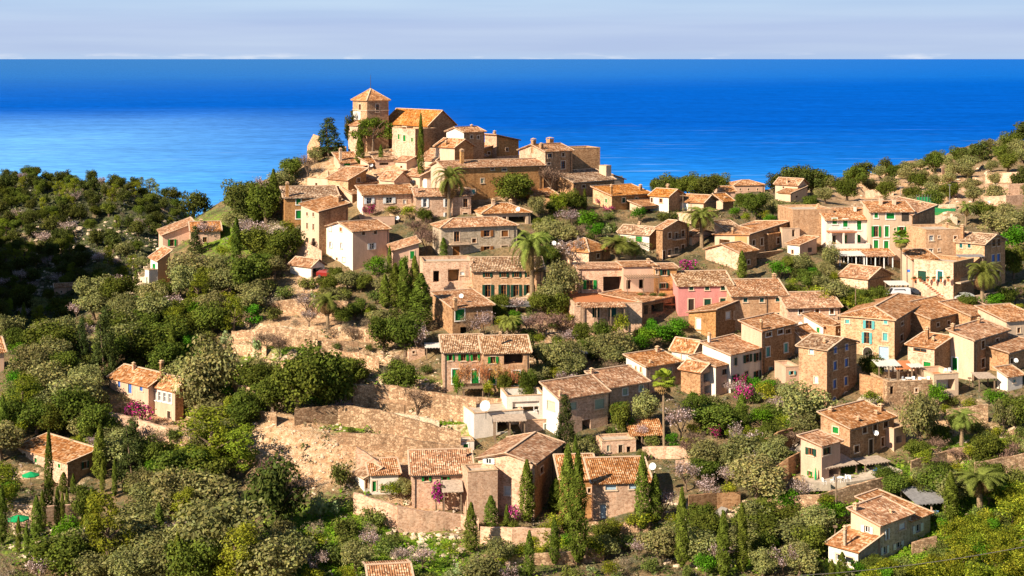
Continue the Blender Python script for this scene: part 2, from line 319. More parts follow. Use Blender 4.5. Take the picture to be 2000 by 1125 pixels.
# terraces: dry-stone steps cut into the slope
TERR = [(620,690,210,110,2.3),(800,800,170,60,2.3),(1850,370,230,75,2.6),(1500,1000,260,110,2.0),(90,980,140,90,2.0),(1900,850,160,120,2.0),(350,830,160,60,2.2),(1080,640,120,120,2.0),(1000,1080,330,60,2.2)]
def terrace(U, R, Z):
    for (u, r, ru, rr, st) in TERR:
        w = np.clip(1.35 - ((U - u) / ru) ** 2 - ((R - r) / rr) ** 2, 0, 1)
        q = Z / st + 0.6 * fbm(U / 90, R / 400 + u, 2); fl = np.floor(q); t = q - fl
        s = np.clip((t - .72) / .28, 0, 1); s = s * s * (3 - 2 * s)
        Z = Z * (1 - w) + w * (Z + (fl + s - q + 0.12 * t) * st)
    return Z
GZ = terrace(UG[:, None] + 0 * GY, GR, GZ)
def gz(x, y):
    u = CX + F * x / y
    i = np.clip(np.searchsorted(UG, u) - 1, 0, len(UG) - 2); j = np.clip(np.searchsorted(YG, y) - 1, 0, len(YG) - 2)
    a = (u - UG[i]) / (UG[i+1] - UG[i]); b = (y - YG[j]) / (YG[j+1] - YG[j])
    return float((GZ[i, j] * (1 - a) + GZ[i+1, j] * a) * (1 - b) + (GZ[i, j+1] * (1 - a) + GZ[i+1, j+1] * a) * b)
def hit(px, py, ymin=175):
    """first ground point met by the sight line through photo pixel (px, py)"""
    i = int(np.clip((px - UG[0]) / 10.0, 0, len(UG) - 2)); a = (px - UG[i]) / 10.0
    zc = GZ[i] * (1 - a) + GZ[i+1] * a
    row = HY - zc * F / YG
    ok = (YG >= ymin) & (row <= py) & (YG < 900)
    if not ok.any():
        m = np.where((YG >= ymin) & (YG < 900), row, 1e9); j = int(np.argmin(m))
    else: j = int(np.argmax(ok))
    y0 = YG[j]
    if ok.any() and j > 0 and row[j-1] > py:
        t = (row[j-1] - py) / max(1e-6, row[j-1] - row[j]); y0 = YG[j-1] + t * (YG[j] - YG[j-1])
    x = (px - CX) / F * y0
    return Vector((x, y0, gz(x, y0)))

def paint_zones():
    """what grows where: green (grass), rock (pale bare stone), soil colours -- a mask per ground vertex"""
    U = UG[:, None] + 0 * GY; R = HY - GZ * F / GY
    def bl(lst):
        o = np.zeros_like(GZ)
        for (u, r, ru, rr, w) in lst: o = np.maximum(o, w * np.exp(-(((U - u) / ru) ** 2 + ((R - r) / rr) ** 2)))
        return o
    green = bl([(1850,1080,260,110,1.0),(1760,965,190,55,1.2),(1580,1025,120,45,1.2),(1440,1075,100,40,.9),(1870,900,90,50,.9),(1960,900,80,50,1.0),(650,1060,140,80,.9),(820,1080,120,60,.6),(1560,1010,110,50,.8),(560,700,80,22,1.1),(800,838,130,20,1.1),(760,745,90,14,.9),(640,775,60,16,.8),(480,740,60,30,.8),(1960,930,90,70,.9),
                (700,830,70,12,.7),(1000,1090,120,50,.5),(450,460,120,60,.5),(1640,590,90,30,.6),(60,1060,120,60,.4),(1420,1090,90,60,.5),(900,1110,120,30,.6)])
    rock = bl([(590,880,115,75,1.0),(620,640,150,60,.55),(560,760,120,30,.4),(800,790,170,45,.3),(1800,370,240,60,.7),(780,900,110,60,.6),(800,1000,90,50,.6),(680,700,90,30,.8),(1100,640,120,70,.5),(1800,830,130,60,.5),(330,840,100,50,.7),(620,560,80,50,.5),(800,350,260,60,.8),(850,1060,120,40,.5)])
    far = np.clip((GY - 400) / 120, 0, 1) * np.clip((700 - U) / 300, 0, 1)
    return green.astype(np.float32), rock.astype(np.float32), far.astype(np.float32)
GREEN, ROCK, FARM = paint_zones()
def zone_at(x, y):
    u = CX + F * x / y
    i = int(np.clip((u - UG[0]) / 10.0, 0, len(UG) - 1)); j = int(np.clip(np.searchsorted(YG, y), 0, len(YG) - 1))
    return GREEN[i, j], ROCK[i, j], FARM[i, j]
def ground_material():
    m, N, L, b = base_mat('hillside_ground', 0.97)
    at = N.new('ShaderNodeAttribute'); at.attribute_name = 'zone'
    sp = N.new('ShaderNodeSeparateColor'); L.new(at.outputs['Color'], sp.inputs[0])
    tc = N.new('ShaderNodeTexCoord'); P = tc.outputs['Object']
    n1 = noise(N, L, P, 0.16, 6, 0.7); n2 = noise(N, L, P, 1.1, 5, 0.7); n3 = noise(N, L, P, 4.0, 3, 0.6)
    soil = ramp(N, [(0.30, (0.11, 0.085, 0.04)), (0.45, (0.23, 0.155, 0.078)), (0.58, (0.36, 0.235, 0.125)), (0.75, (0.52, 0.37, 0.235))]); L.new(n2.outputs[0], soil.inputs[0])
    rockc = ramp(N, [(0.28, (0.26, 0.135, 0.065)), (0.45, (0.52, 0.31, 0.17)), (0.6, (0.64, 0.45, 0.29)), (0.8, (0.72, 0.57, 0.43))]); L.new(n2.outputs[0], rockc.inputs[0])
    grass = ramp(N, [(0.30, (0.06, 0.10, 0.012)), (0.5, (0.14, 0.235, 0.018)), (0.7, (0.26, 0.33, 0.04))]); L.new(n2.outputs[0], grass.inputs[0])
    scrub = ramp(N, [(0.32, (0.028, 0.040, 0.014)), (0.5, (0.075, 0.085, 0.035)), (0.62, (0.16, 0.14, 0.085)), (0.75, (0.34, 0.30, 0.25))]); L.new(n2.outputs[0], scrub.inputs[0])
    def thr(val, ns, lo, hi):
        a = N.new('ShaderNodeMath'); a.operation = 'ADD'; L.new(val, a.inputs[0]); L.new(ns, a.inputs[1])
        r = N.new('ShaderNodeMapRange'); r.inputs[1].default_value = lo; r.inputs[2].default_value = hi; L.new(a.outputs[0], r.inputs[0]); return r.outputs[0]
    col = mixc(N, L, thr(n1.outputs[0], n2.outputs[0], 0.92, 1.12), soil.outputs[0], scrub.outputs[0])
    col = mixc(N, L, thr(sp.outputs[1], n1.outputs[0], 0.72, 0.98), col, rockc.outputs[0])
    col = mixc(N, L, thr(sp.outputs[0], n2.outputs[0], 0.72, 0.95), col, grass.outputs[0])
    col = mixc(N, L, thr(sp.outputs[2], n1.outputs[0], 0.55, 1.0), col, scrub.outputs[0])
    # steep faces show bare stone
    g = N.new('ShaderNodeNewGeometry'); sx = N.new('ShaderNodeSeparateXYZ'); L.new(g.outputs['True Normal'], sx.inputs[0])
    st = N.new('ShaderNodeMapRange'); st.inputs[1].default_value = 0.80; st.inputs[2].default_value = 0.60; L.new(sx.outputs[2], st.inputs[0])
    v = N.new('ShaderNodeTexVoronoi'); v.inputs['Scale'].default_value = 2.2; mz = N.new('ShaderNodeMapping'); mz.inputs['Scale'].default_value = (1, 1, 1.8); L.new(P, mz.inputs[0]); L.new(mz.outputs[0], v.inputs['Vector'])
    s3 = N.new('ShaderNodeSeparateColor'); L.new(v.outputs['Color'], s3.inputs[0])
    wl = ramp(N, [(0.0, (0.20, 0.12, 0.065)), (0.5, (0.48, 0.32, 0.19)), (1.0, (0.66, 0.51, 0.36))]); L.new(s3.outputs[0], wl.inputs[0])
    col = mixc(N, L, st.outputs[0], col, wl.outputs[0])
    nr = ramp(N, [(0.35, (0.62,) * 3), (0.62, (1.12,) * 3)]); L.new(n3.outputs[0], nr.inputs[0])
    col = mixc(N, L, 1.0, col, nr.outputs[0], 'MULTIPLY')
    L.new(col, b.inputs['Base Color'])
    bp = N.new('ShaderNodeBump'); bp.inputs['Strength'].default_value = 0.9; bp.inputs['Distance'].default_value = 0.5
    L.new(n2.outputs[0], bp.inputs['Height']); L.new(bp.outputs[0], b.inputs['Normal'])
    return m
def build_ground():
    nu, ny = GZ.shape
    co = np.stack([GX, GY, GZ], -1).reshape(-1, 3).astype(np.float32)
    idx = np.arange(nu * ny).reshape(nu, ny)
    q = np.stack([idx[:-1, :-1], idx[1:, :-1], idx[1:, 1:], idx[:-1, 1:]], -1).reshape(-1, 4)
    me = quick_mesh('hillside', co, q, ground_material(), smooth=True)
    a = me.color_attributes.new('zone', 'FLOAT_COLOR', 'POINT')
    a.data.foreach_set('color', np.stack([GREEN, ROCK, FARM, np.ones_like(GREEN)], -1).reshape(-1).astype(np.float32))
    tag(inst('hillside', me), 'terraced hillside falling from the village to the sea', None, None, 'structure')
def quick_mesh(name, co, q, m, smooth=False):
    me = bpy.data.meshes.new(name); q = np.asarray(q, np.int32)
    me.vertices.add(len(co)); me.vertices.foreach_set('co', np.asarray(co, np.float32).reshape(-1))
    k = q.shape[1]
    me.loops.add(q.size); me.loops.foreach_set('vertex_index', q.reshape(-1))
    me.polygons.add(len(q)); me.polygons.foreach_set('loop_start', np.arange(0, q.size, k, dtype=np.int32))
    try: me.polygons.foreach_set('loop_total', np.full(len(q), k, np.int32))
    except Exception: pass
    if smooth: me.polygons.foreach_set('use_smooth', np.ones(len(q), bool))
    me.update(calc_edges=True); me.validate()
    if m: me.materials.append(m)
    return me
build_ground()

def build_sea():
    m, N, L, b = base_mat('sea_water', 0.3)
    out = [n for n in N if n.type == 'OUTPUT_MATERIAL'][0]; N.remove(b)
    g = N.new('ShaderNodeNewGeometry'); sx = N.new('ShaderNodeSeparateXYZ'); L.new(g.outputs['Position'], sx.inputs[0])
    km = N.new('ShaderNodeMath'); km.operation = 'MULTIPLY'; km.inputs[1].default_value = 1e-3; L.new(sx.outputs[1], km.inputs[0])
    # stretched wind lanes (metres)
    def lanes(sx_, sy_, detail):
        mp = N.new('ShaderNodeMapping'); mp.inputs['Scale'].default_value = (sx_, sy_, 1); mp.inputs['Rotation'].default_value = (0, 0, rad(6)); L.new(g.outputs['Position'], mp.inputs[0])
        return noise(N, L, mp.outputs[0], 1.0, detail, 0.6)
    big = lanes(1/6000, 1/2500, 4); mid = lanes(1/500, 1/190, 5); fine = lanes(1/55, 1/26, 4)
    # sky reflection put into the water colour: paler close in, deep blue offshore
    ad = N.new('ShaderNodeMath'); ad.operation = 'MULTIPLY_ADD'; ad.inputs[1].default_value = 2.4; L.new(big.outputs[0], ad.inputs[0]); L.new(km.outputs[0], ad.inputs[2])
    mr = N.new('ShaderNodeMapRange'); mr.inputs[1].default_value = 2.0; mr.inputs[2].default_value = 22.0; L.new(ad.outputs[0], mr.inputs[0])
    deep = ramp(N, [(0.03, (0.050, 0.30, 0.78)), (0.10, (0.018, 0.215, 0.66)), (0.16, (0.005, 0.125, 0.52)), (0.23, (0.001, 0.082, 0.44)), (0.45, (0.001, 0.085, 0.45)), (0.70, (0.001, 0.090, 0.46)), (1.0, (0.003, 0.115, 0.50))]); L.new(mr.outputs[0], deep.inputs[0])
    # paler area near left, sky reflection put into the colour
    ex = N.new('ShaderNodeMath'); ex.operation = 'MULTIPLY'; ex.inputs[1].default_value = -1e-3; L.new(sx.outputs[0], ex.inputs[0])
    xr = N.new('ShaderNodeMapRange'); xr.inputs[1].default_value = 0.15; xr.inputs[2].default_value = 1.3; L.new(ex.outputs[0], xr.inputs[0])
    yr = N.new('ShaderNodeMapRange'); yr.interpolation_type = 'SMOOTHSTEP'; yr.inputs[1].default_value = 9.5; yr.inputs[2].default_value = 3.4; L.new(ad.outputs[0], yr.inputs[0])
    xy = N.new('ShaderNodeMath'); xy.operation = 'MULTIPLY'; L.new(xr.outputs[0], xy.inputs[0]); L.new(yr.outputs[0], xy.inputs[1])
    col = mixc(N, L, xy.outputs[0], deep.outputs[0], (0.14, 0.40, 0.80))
    r2 = ramp(N, [(0.36, (0.90,) * 3), (0.62, (1.10,) * 3)]); L.new(mid.outputs[0], r2.inputs[0])
    col = mixc(N, L, 1.0, col, r2.outputs[0], 'MULTIPLY')
    r3 = ramp(N, [(0.36, (0.80,) * 3), (0.62, (1.17,) * 3)]); L.new(fine.outputs[0], r3.inputs[0])
    col = mixc(N, L, 1.0, col, r3.outputs[0], 'MULTIPLY')
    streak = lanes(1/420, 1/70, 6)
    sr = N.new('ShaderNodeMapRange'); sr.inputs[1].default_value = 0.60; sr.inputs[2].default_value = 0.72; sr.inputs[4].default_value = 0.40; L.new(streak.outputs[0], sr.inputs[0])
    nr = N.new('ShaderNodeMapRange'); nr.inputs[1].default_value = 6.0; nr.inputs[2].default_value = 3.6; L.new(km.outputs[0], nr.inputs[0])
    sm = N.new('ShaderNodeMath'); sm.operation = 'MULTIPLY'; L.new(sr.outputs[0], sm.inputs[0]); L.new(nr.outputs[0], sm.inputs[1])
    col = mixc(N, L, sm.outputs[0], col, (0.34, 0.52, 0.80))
    d = N.new('ShaderNodeBsdfDiffuse'); L.new(col, d.inputs[0])
    gl = N.new('ShaderNodeBsdfGlossy'); gl.inputs['Roughness'].default_value = 0.25; gl.inputs['Color'].default_value = (0.22, 0.60, 1.0, 1)
    bp = N.new('ShaderNodeBump'); bp.inputs['Strength'].default_value = 0.25; bp.inputs['Distance'].default_value = 2; L.new(fine.outputs[0], bp.inputs['Height']); L.new(bp.outputs[0], gl.inputs['Normal'])
    # far haze put into the water: blue-tinted gloss mix growing with distance
    hzf = N.new('ShaderNodeMath'); hzf.operation = 'MULTIPLY_ADD'; hzf.inputs[1].default_value = 3.0; L.new(big.outputs[0], hzf.inputs[0]); L.new(km.outputs[0], hzf.inputs[2])
    # the pale haze band begins further out towards the right
    hzx = N.new('ShaderNodeMath'); hzx.operation = 'MULTIPLY_ADD'; hzx.inputs[1].default_value = -0.9e-3; L.new(sx.outputs[0], hzx.inputs[0]); L.new(hzf.outputs[0], hzx.inputs[2])
    iv = N.new('ShaderNodeMath'); iv.operation = 'DIVIDE'; iv.inputs[0].default_value = 15.0; L.new(hzx.outputs[0], iv.inputs[1])
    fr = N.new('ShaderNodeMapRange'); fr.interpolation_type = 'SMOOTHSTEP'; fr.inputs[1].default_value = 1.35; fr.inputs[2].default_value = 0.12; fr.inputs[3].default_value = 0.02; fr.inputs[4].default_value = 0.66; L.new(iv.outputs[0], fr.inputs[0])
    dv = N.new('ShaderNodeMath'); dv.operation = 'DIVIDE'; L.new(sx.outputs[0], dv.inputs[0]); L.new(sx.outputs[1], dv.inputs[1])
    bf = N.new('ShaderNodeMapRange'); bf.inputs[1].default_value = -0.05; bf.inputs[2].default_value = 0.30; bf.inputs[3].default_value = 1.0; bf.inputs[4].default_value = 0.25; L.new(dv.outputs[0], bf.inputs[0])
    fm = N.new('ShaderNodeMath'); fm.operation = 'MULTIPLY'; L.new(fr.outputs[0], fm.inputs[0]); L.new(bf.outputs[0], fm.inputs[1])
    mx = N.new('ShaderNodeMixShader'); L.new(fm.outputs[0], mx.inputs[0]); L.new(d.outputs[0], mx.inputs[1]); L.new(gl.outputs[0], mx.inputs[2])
    L.new(mx.outputs[0], out.inputs[0])
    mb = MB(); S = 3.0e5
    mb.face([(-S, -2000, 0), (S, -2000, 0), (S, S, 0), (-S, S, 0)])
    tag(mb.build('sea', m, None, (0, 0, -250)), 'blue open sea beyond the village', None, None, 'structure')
build_sea()
# ------------------------------------------------------------------ houses
LAND = []            # (short name, x0, x1, ytop, ybase) in photo pixels, for labels and for keeping trees clear
FOOT = []            # plan footprints (corner, R dir, L dir, wr, wl)
WCACHE = {}
def cached(key, fn):
    if key not in WCACHE: WCACHE[key] = fn()
    return WCACHE[key]
def box_mesh(name, w, d, h, m, key):
    def mk():
        b = MB(); b.box(0, 0, 0, w, d, h); return b.mesh(name, m)
    return cached((name, round(w, 2), round(d, 2), round(h, 2), key), mk)
def bars_mesh(w, h, mk_, nm='window_frame'):
    def f():
        b = MB(); t = 0.09
        b.box(0,0,0,t,.05,h); b.box(w-t,0,0,w,.05,h); b.box(t,0,0,w-t,.05,t); b.box(t,0,h-t,w-t,.05,h)
        if w > .6: b.box(w/2-.05,.003,t,w/2+.05,.053,h-t)
        if h > 1.1: b.box(t,.006,h*.55-.035,w-t,.045,h*.55+.035)
        return b.mesh(nm, M[mk_])
    return cached(('bars', round(w,2), round(h,2), mk_), f)
def surround_mesh(w, h, arch, door, mk_):
    def f():
        b = MB(); t = .16; d0, d1 = -.05, .04
        b.box(-t, d0, 0 if door else -t, 0, d1, h); b.box(w, d0, 0 if door else -t, w + t, d1, h)
        if not door: b.box(-t-.05, d0-.08, -t, w+t+.05, d0, -.02); b.box(0, d0, -t, w, d1, 0)
        if arch:
            n = 10; r = w / 2
            for k in range(n):
                a0, a1 = math.pi * k / n, math.pi * (k + 1) / n
                p = [(r - math.cos(a) * q, h + math.sin(a) * q * arch / r) for a in (a0, a1) for q in (r, r + t)]
                b.face([(p[0][0], d0, p[0][1]), (p[2][0], d0, p[2][1]), (p[3][0], d0, p[3][1]), (p[1][0], d0, p[1][1])][::-1])
                b.face([(p[1][0], d0, p[1][1]), (p[3][0], d0, p[3][1]), (p[3][0], d1, p[3][1]), (p[1][0], d1, p[1][1])][::-1])
        else: b.box(-t, d0, h, w + t, d1, h + t)
        return b.mesh('window_frame', M[mk_])
    return cached(('sur', round(w,2), round(h,2), arch and round(arch,2), door, mk_), f)
def shutter_mesh(w, h, mk_):
    def f():
        b = MB(); b.box(0, 0, 0, w, .06, h)
        n = max(2, int(h / .22))
        for k in range(n): b.box(.05, -.02, .06 + k * (h - .1) / n, w - .05, 0, .06 + k * (h - .1) / n + .07)
        return b.mesh('shutter', M[mk_])
    return cached(('shut', round(w,2), round(h,2), mk_), f)
def arch_panel(w, h, r, m, name):
    def f():
        b = MB(); n = 10
        pts = [(0,0,0),(w,0,0)] + [(w/2 + math.cos(math.pi*k/n)*w/2, 0, h + math.sin(math.pi*k/n)*r) for k in range(n+1)]
        b.face(pts); return b.mesh(name, m)
    return cached((name, round(w,2), round(h,2), round(r,2), m.name), f)

class House: pass
KIND_NAME = dict(tan='stone_house', ochre='stone_house', rose='stone_house', grey='stone_house', brown='stone_house', dry='stone_shed', white='white_house', cream='plastered_house', peach='plastered_house', orange='plastered_house', pink='pink_house')
def solve(C, a, xr, xl):
    k = lambda x: x - CX
    wr = (k(xr) * C.y - F * C.x) / (F * math.cos(a) - k(xr) * math.sin(a)) if xr is not None else None
    wl = (F * C.x - k(xl) * C.y) / (F * math.sin(a) + k(xl) * math.cos(a)) if xl is not None else None
    return wr, wl
def make_house(xl, xc, xr, yb, ye, adeg, roof, mats, wins='', chims='', short='', label='', d=None, Y=None, name=None, cat='house', tile='tile', group=None):
    a = rad(adeg)
    if Y is None:
        C = hit(xc, yb)
        Y = C.y
    C = Vector(((xc - CX) / F * Y, Y, -(yb - HY) / F * Y))
    wr, wl = solve(C, a, xr, xl if d is None else None)
    if d is not None: wl = d
    wl = max(1.5, min(wl, 22)); wr = max(1.5, min(wr, 26))
    h = (yb - ye) * Y / F
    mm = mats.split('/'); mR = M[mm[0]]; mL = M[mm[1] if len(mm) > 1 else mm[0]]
    H = House(); H.C = C; H.a = a; H.wr = wr; H.wl = wl; H.h = h; H.ca, H.sa = math.cos(a), math.sin(a)
    root = empty(name or KIND_NAME[mm[0]], C, a, label, cat, group); H.root = root
    rp = roof.split(); rt = rp[0]; pr = [float(q) for q in rp[1:]]
    FOOT.append((C.x, C.y, H.ca, H.sa, wr, wl)); LAND.append((short, min(xl if xl is not None else xc, xc), xr, ye - 15, yb, C.y))
    hC, dL, dR = h, 0.0, 0.0; rise = 0.0
    if rt == 'SR': dL = pr[0] if pr else 0.30 * wl
    elif rt == 'SL': dR = pr[0] if pr else 0.30 * wr
    elif rt == 'S': dL, dR = pr
    elif rt == 'R': rise = pr[0] if pr else 0.17 * wl
    elif rt in 'LHP': rise = pr[0] if pr else (0.17 * wr if rt == 'L' else 0.17 * min(wr, wl))
    if rt == 'P': pass
    # ---- windows
    WL = []
    for it in [q for q in wins.split(';') if q.strip()]:
        t = it.strip().split(','); fc = t[0][0]; px, py, pw, ph = float(t[0][1:]), float(t[1]), float(t[2]), float(t[3]); code = t[4]
        def along(x):
            if fc == 'R': return solve(C, a, x, None)[0]
            return wl - solve(C, a, None, x)[1]
        s0, s1 = along(px - pw / 2), along(px + pw / 2)
        sm = (s0 + s1) / 2
        Yp = (C.y + sm * H.sa) if fc == 'R' else (C.y + (wl - sm) * H.ca)
        z0 = -(py + ph / 2 - HY) / F * Yp - C.z; z1 = -(py - ph / 2 - HY) / F * Yp - C.z
        WL.append([fc, s0, s1, z0, z1, code])
    holes = {'R': [], 'L': []}; Wd = {'R': wr, 'L': wl}
    top = {'R': min(hC, hC + dR), 'L': min(hC, hC + dL)}
    for w in WL:
        fc, s0, s1, z0, z1, code = w
        lo, hi = .12, Wd[fc] - .12
        s0, s1 = max(lo, min(s0, hi - .3)), min(hi, max(s1, lo + .3))
        if code[0] == 'o' or (len(code) > 1 and code[1] == 'o'):
            q = (s1 - s0) / 4; w[1], w[2] = s0 + q, s1 - q
        else: w[1], w[2] = s0, s1
        depth = 2.2 if 'X' in code else .28
        cut = z1 <= top[fc] - .06 and w[2] - w[1] > .15
        if cut: holes[fc].append((w[1], w[2], max(z0, .02 if z0 > -1 else z0), z1, depth))
        w.append(cut); w[3] = z0
    # ---- walls
    def face_pt(fc, s, dd, z): return (s, dd, z) if fc == 'R' else (dd, wl - s, z)
    def wall_face(mb, fc, zt0, zt1, apex=None):
        Wf = Wd[fc]; zt = top[fc]
        xs = sorted(set([0, Wf] + [v for q in holes[fc] for v in q[:2]])); zs = sorted(set([-7, 0, zt] + [v for q in holes[fc] for v in q[2:4]]))
        for i in range(len(xs) - 1):
            for j in range(len(zs) - 1):
                x, z = (xs[i] + xs[i+1]) / 2, (zs[j] + zs[j+1]) / 2
                if any(q[0] < x < q[1] and q[2] < z < q[3] for q in holes[fc]): continue
                mb.face([face_pt(fc, xs[i], 0, zs[j]), face_pt(fc, xs[i+1], 0, zs[j]), face_pt(fc, xs[i+1], 0, zs[j+1]), face_pt(fc, xs[i], 0, zs[j+1])])
        p = [(0, zt0), (Wf, zt1)] if True else 0
        poly = [face_pt(fc, 0, 0, zt), face_pt(fc, Wf, 0, zt)]
        if zt1 > zt + .01: poly.append(face_pt(fc, Wf, 0, zt1))
        if apex is not None: poly.append(face_pt(fc, Wf / 2, 0, apex))
        if zt0 > zt + .01: poly.append(face_pt(fc, 0, 0, zt0))
        if len(poly) > 2: mb.face(poly)
        for (s0, s1, z0, z1, dp) in holes[fc]:
            for (A, B) in (((s0, z0), (s1, z0)), ((s1, z0), (s1, z1)), ((s1, z1), (s0, z1)), ((s0, z1), (s0, z0))):
                mb.face([face_pt(fc, A[0], 0, A[1]), face_pt(fc, A[0], dp, A[1]), face_pt(fc, B[0], dp, B[1]), face_pt(fc, B[0], 0, B[1])])
    hL, hR, hB = h + dL, h + dR, h + dL + dR
    apR = h + rise if rt == 'L' else None; apL = h + rise if rt == 'R' else None
    mb = MB(); wall_face(mb, 'R', hC, hR, apR)
    if mL is mR: mb2 = mb
    else: mb2 = MB()
    wall_face(mb2, 'L', hL, hC, apL)
    q = [(wr, 0, -7), (wr, wl, -7), (wr, wl, hB), (wr, 0, hR)]
    if apL: q.insert(3, (wr, wl / 2, apL))
    mb.face(q)
    q = [(wr, wl, -7), (0, wl, -7), (0, wl, hL), (wr, wl, hB)]
    if apR: q.insert(3, (wr / 2, wl, apR))
    mb.face(q)
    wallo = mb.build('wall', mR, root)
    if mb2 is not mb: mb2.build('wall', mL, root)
    # ---- roof
    o, th, up = .38, .16, .03
    rb = MB(); vb = MB(); rm = M[tile]
    def rslab(pts): rb.poly_slab([(p[0], p[1], p[2] + th + up) for p in pts], th)
    def strip(p, q, wdt=.26, ht=.07):
        p, q = Vector(p) + Vector((0,0,th+up+.01)), Vector(q) + Vector((0,0,th+up+.01)); dd = (q - p).normalized(); sd_ = dd.cross(Vector((0,0,1))).normalized() * wdt / 2
        A = [p - sd_, p + sd_, q + sd_, q - sd_]; B = [v + Vector((0, 0, ht)) for v in A]
        vb.face(B)
        for k in range(4): vb.face([A[k], A[(k+1)%4], B[(k+1)%4], B[k]])
    if rt in ('SR', 'SL', 'S'):
        gx, gy = dR / wr, dL / wl
        hz = lambda x, y: h + gx * x + gy * y
        P = lambda x, y: (x, y, hz(x, y))
        cs = [P(-o, -o), P(wr + o, -o), P(wr + o, wl + o), P(-o, wl + o)]
        if abs(gx) > abs(gy): cs = cs[3:] + cs[:3] if gx > 0 else cs[1:] + cs[:1]
        elif gy < 0: cs = cs[2:] + cs[:2]
        rslab(cs); strip(cs[1], cs[2]); strip(cs[0], cs[3]); strip(cs[2], cs[3], .3, .12)
    elif rt == 'R':
        s = rise / (wl / 2); r = h + rise; e = h - s * o
        A = [(-o, -o, e), (wr+o, -o, e), (wr+o, wl/2, r), (-o, wl/2, r)]; B = [(wr+o, wl+o, e), (-o, wl+o, e), (-o, wl/2, r), (wr+o, wl/2, r)]
        rslab(A); rslab(B); strip(A[0], A[3]); strip(A[1], A[2]); strip(A[3], A[2], .34, .12); strip(B[1], B[2]); strip(B[0], B[3])
    elif rt == 'L':
        s = rise / (wr / 2); r = h + rise; e = h - s * o
        A = [(-o, wl+o, e), (-o, -o, e), (wr/2, -o, r), (wr/2, wl+o, r)]; B = [(wr+o, -o, e), (wr+o, wl+o, e), (wr/2, wl+o, r), (wr/2, -o, r)]
        rslab(A); rslab(B); strip(A[1], A[2]); strip(A[0], A[3]); strip(A[2], A[3], .34, .12); strip(B[0], B[3])
    elif rt in 'HP':
        r = h + rise; m_ = min(wr, wl) / 2; s = rise / m_; e = h - s * o
        c0, c1, c2, c3 = (-o, -o, e), (wr+o, -o, e), (wr+o, wl+o, e), (-o, wl+o, e)
        if rt == 'P' or abs(wr - wl) < .2:
            t0 = t1 = (wr/2, wl/2, r)
            for A in ((c0, c1, t0), (c1, c2, t0), (c2, c3, t0), (c3, c0, t0)): rslab(A)
        elif wr > wl:
            t0, t1 = (wl/2, wl/2, r), (wr - wl/2, wl/2, r)
            rslab((c0, c1, t1, t0)); rslab((c1, c2, t1)); rslab((c2, c3, t0, t1)); rslab((c3, c0, t0))
        else:
            t0, t1 = (wr/2, wr/2, r), (wr/2, wl - wr/2, r)
            rslab((c0, c1, t0)); rslab((c1, c2, t1, t0)); rslab((c2, c3, t1)); rslab((c3, c0, t0, t1))
        strip(c0, t0, .3, .1); strip(c1, t1 if wr > wl else t0, .3, .1)
        if t0 != t1: strip(t0, t1, .34, .12)
        strip(c3, t0 if wr > wl else t1, .3, .1)
    elif rt == 'F':
        ph = pr[0] if pr else .5; t = .28
        for (x0, y0, x1, y1) in ((0,0,wr,t),(0,wl-t,wr,wl),(0,t,t,wl-t),(wr-t,t,wr,wl-t)): vb.box(x0-.06, y0-.06, h, x1+.06, y1+.06, h+.09)
        rb.face([(t,t,h-ph),(wr-t,t,h-ph),(wr-t,wl-t,h-ph),(t,wl-t,h-ph)])
        ib = MB()
        for (p, q) in (((t,t),(wr-t,t)),((wr-t,t),(wr-t,wl-t)),((wr-t,wl-t),(t,wl-t)),((t,wl-t),(t,t))): ib.face([(q[0],q[1],h-ph),(p[0],p[1],h-ph),(p[0],p[1],h),(q[0],q[1],h)])
        ib.build('parapet', mR, root)
        rm = M['terra'] if 'terra' in (tile or '') else M['paving']
    ro = rb.build('roof', rm, root)
    if vb.f: vb.build('ridge_cap' if rt != 'F' else 'coping', M['mortar'] if rt != 'F' else M['coping'], ro)
    # ---- window parts
    for (fc, s0, s1, z0, z1, code, cut) in WL:
        w, hh = round(s1 - s0, 2), round(z1 - z0, 2)
        if w < .15 or hh < .15: continue
        col = code[0]; ty = code[1:]; rz = 0 if fc == 'R' else -math.pi / 2
        cell = lambda dd, ds=0, dz=0: Vector(face_pt(fc, s0 + ds, dd, z0 + dz))
        dd = .20 if cut else -.05
        sur = 'framew' if 'W' in ty else 'frame'
        t0 = ty[0]
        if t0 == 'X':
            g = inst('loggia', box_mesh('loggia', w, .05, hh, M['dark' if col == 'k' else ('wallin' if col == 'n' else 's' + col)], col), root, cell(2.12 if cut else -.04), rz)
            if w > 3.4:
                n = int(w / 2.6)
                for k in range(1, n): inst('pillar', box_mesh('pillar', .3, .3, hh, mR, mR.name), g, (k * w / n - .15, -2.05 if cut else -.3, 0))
        elif t0 == 'c':
            g = inst('window', shutter_mesh(w, hh, 's' + col), root, cell(.10 if cut else -.06), rz); g.data.name = 'window'
            inst('window_frame', surround_mesh(w, hh, None, False, sur), g, (0, -.10 if cut else .03, 0))
        elif t0 == 'D':
            g = inst('door', shutter_mesh(w, hh, 's' + col), root, cell(.12 if cut else -.06), rz)
            inst('door_frame', surround_mesh(w, hh, None, True, sur), g, (0, -.12 if cut else .03, 0))
        elif t0 == 'A':
            r = w / 2
            g = inst('door', arch_panel(w, hh - r, r, M['s' + col] if col != 'k' else M['dark'], 'door'), root, cell(-.03), rz)
            inst('door_frame', surround_mesh(w, hh - r, r, True, sur), g, (0, -.01, 0))
        else:
            g = inst('window', box_mesh('window', w, .04, hh, M['glass'], 'glass'), root, cell(dd), rz)
            inst('window_frame', surround_mesh(w, hh, None, False, sur), g, (0, -dd - .0, 0))
            inst('sash', bars_mesh(w, hh, 'sn' if col in 'gdntbmk' else 'sw', 'sash'), g, (0, -.07, 0))
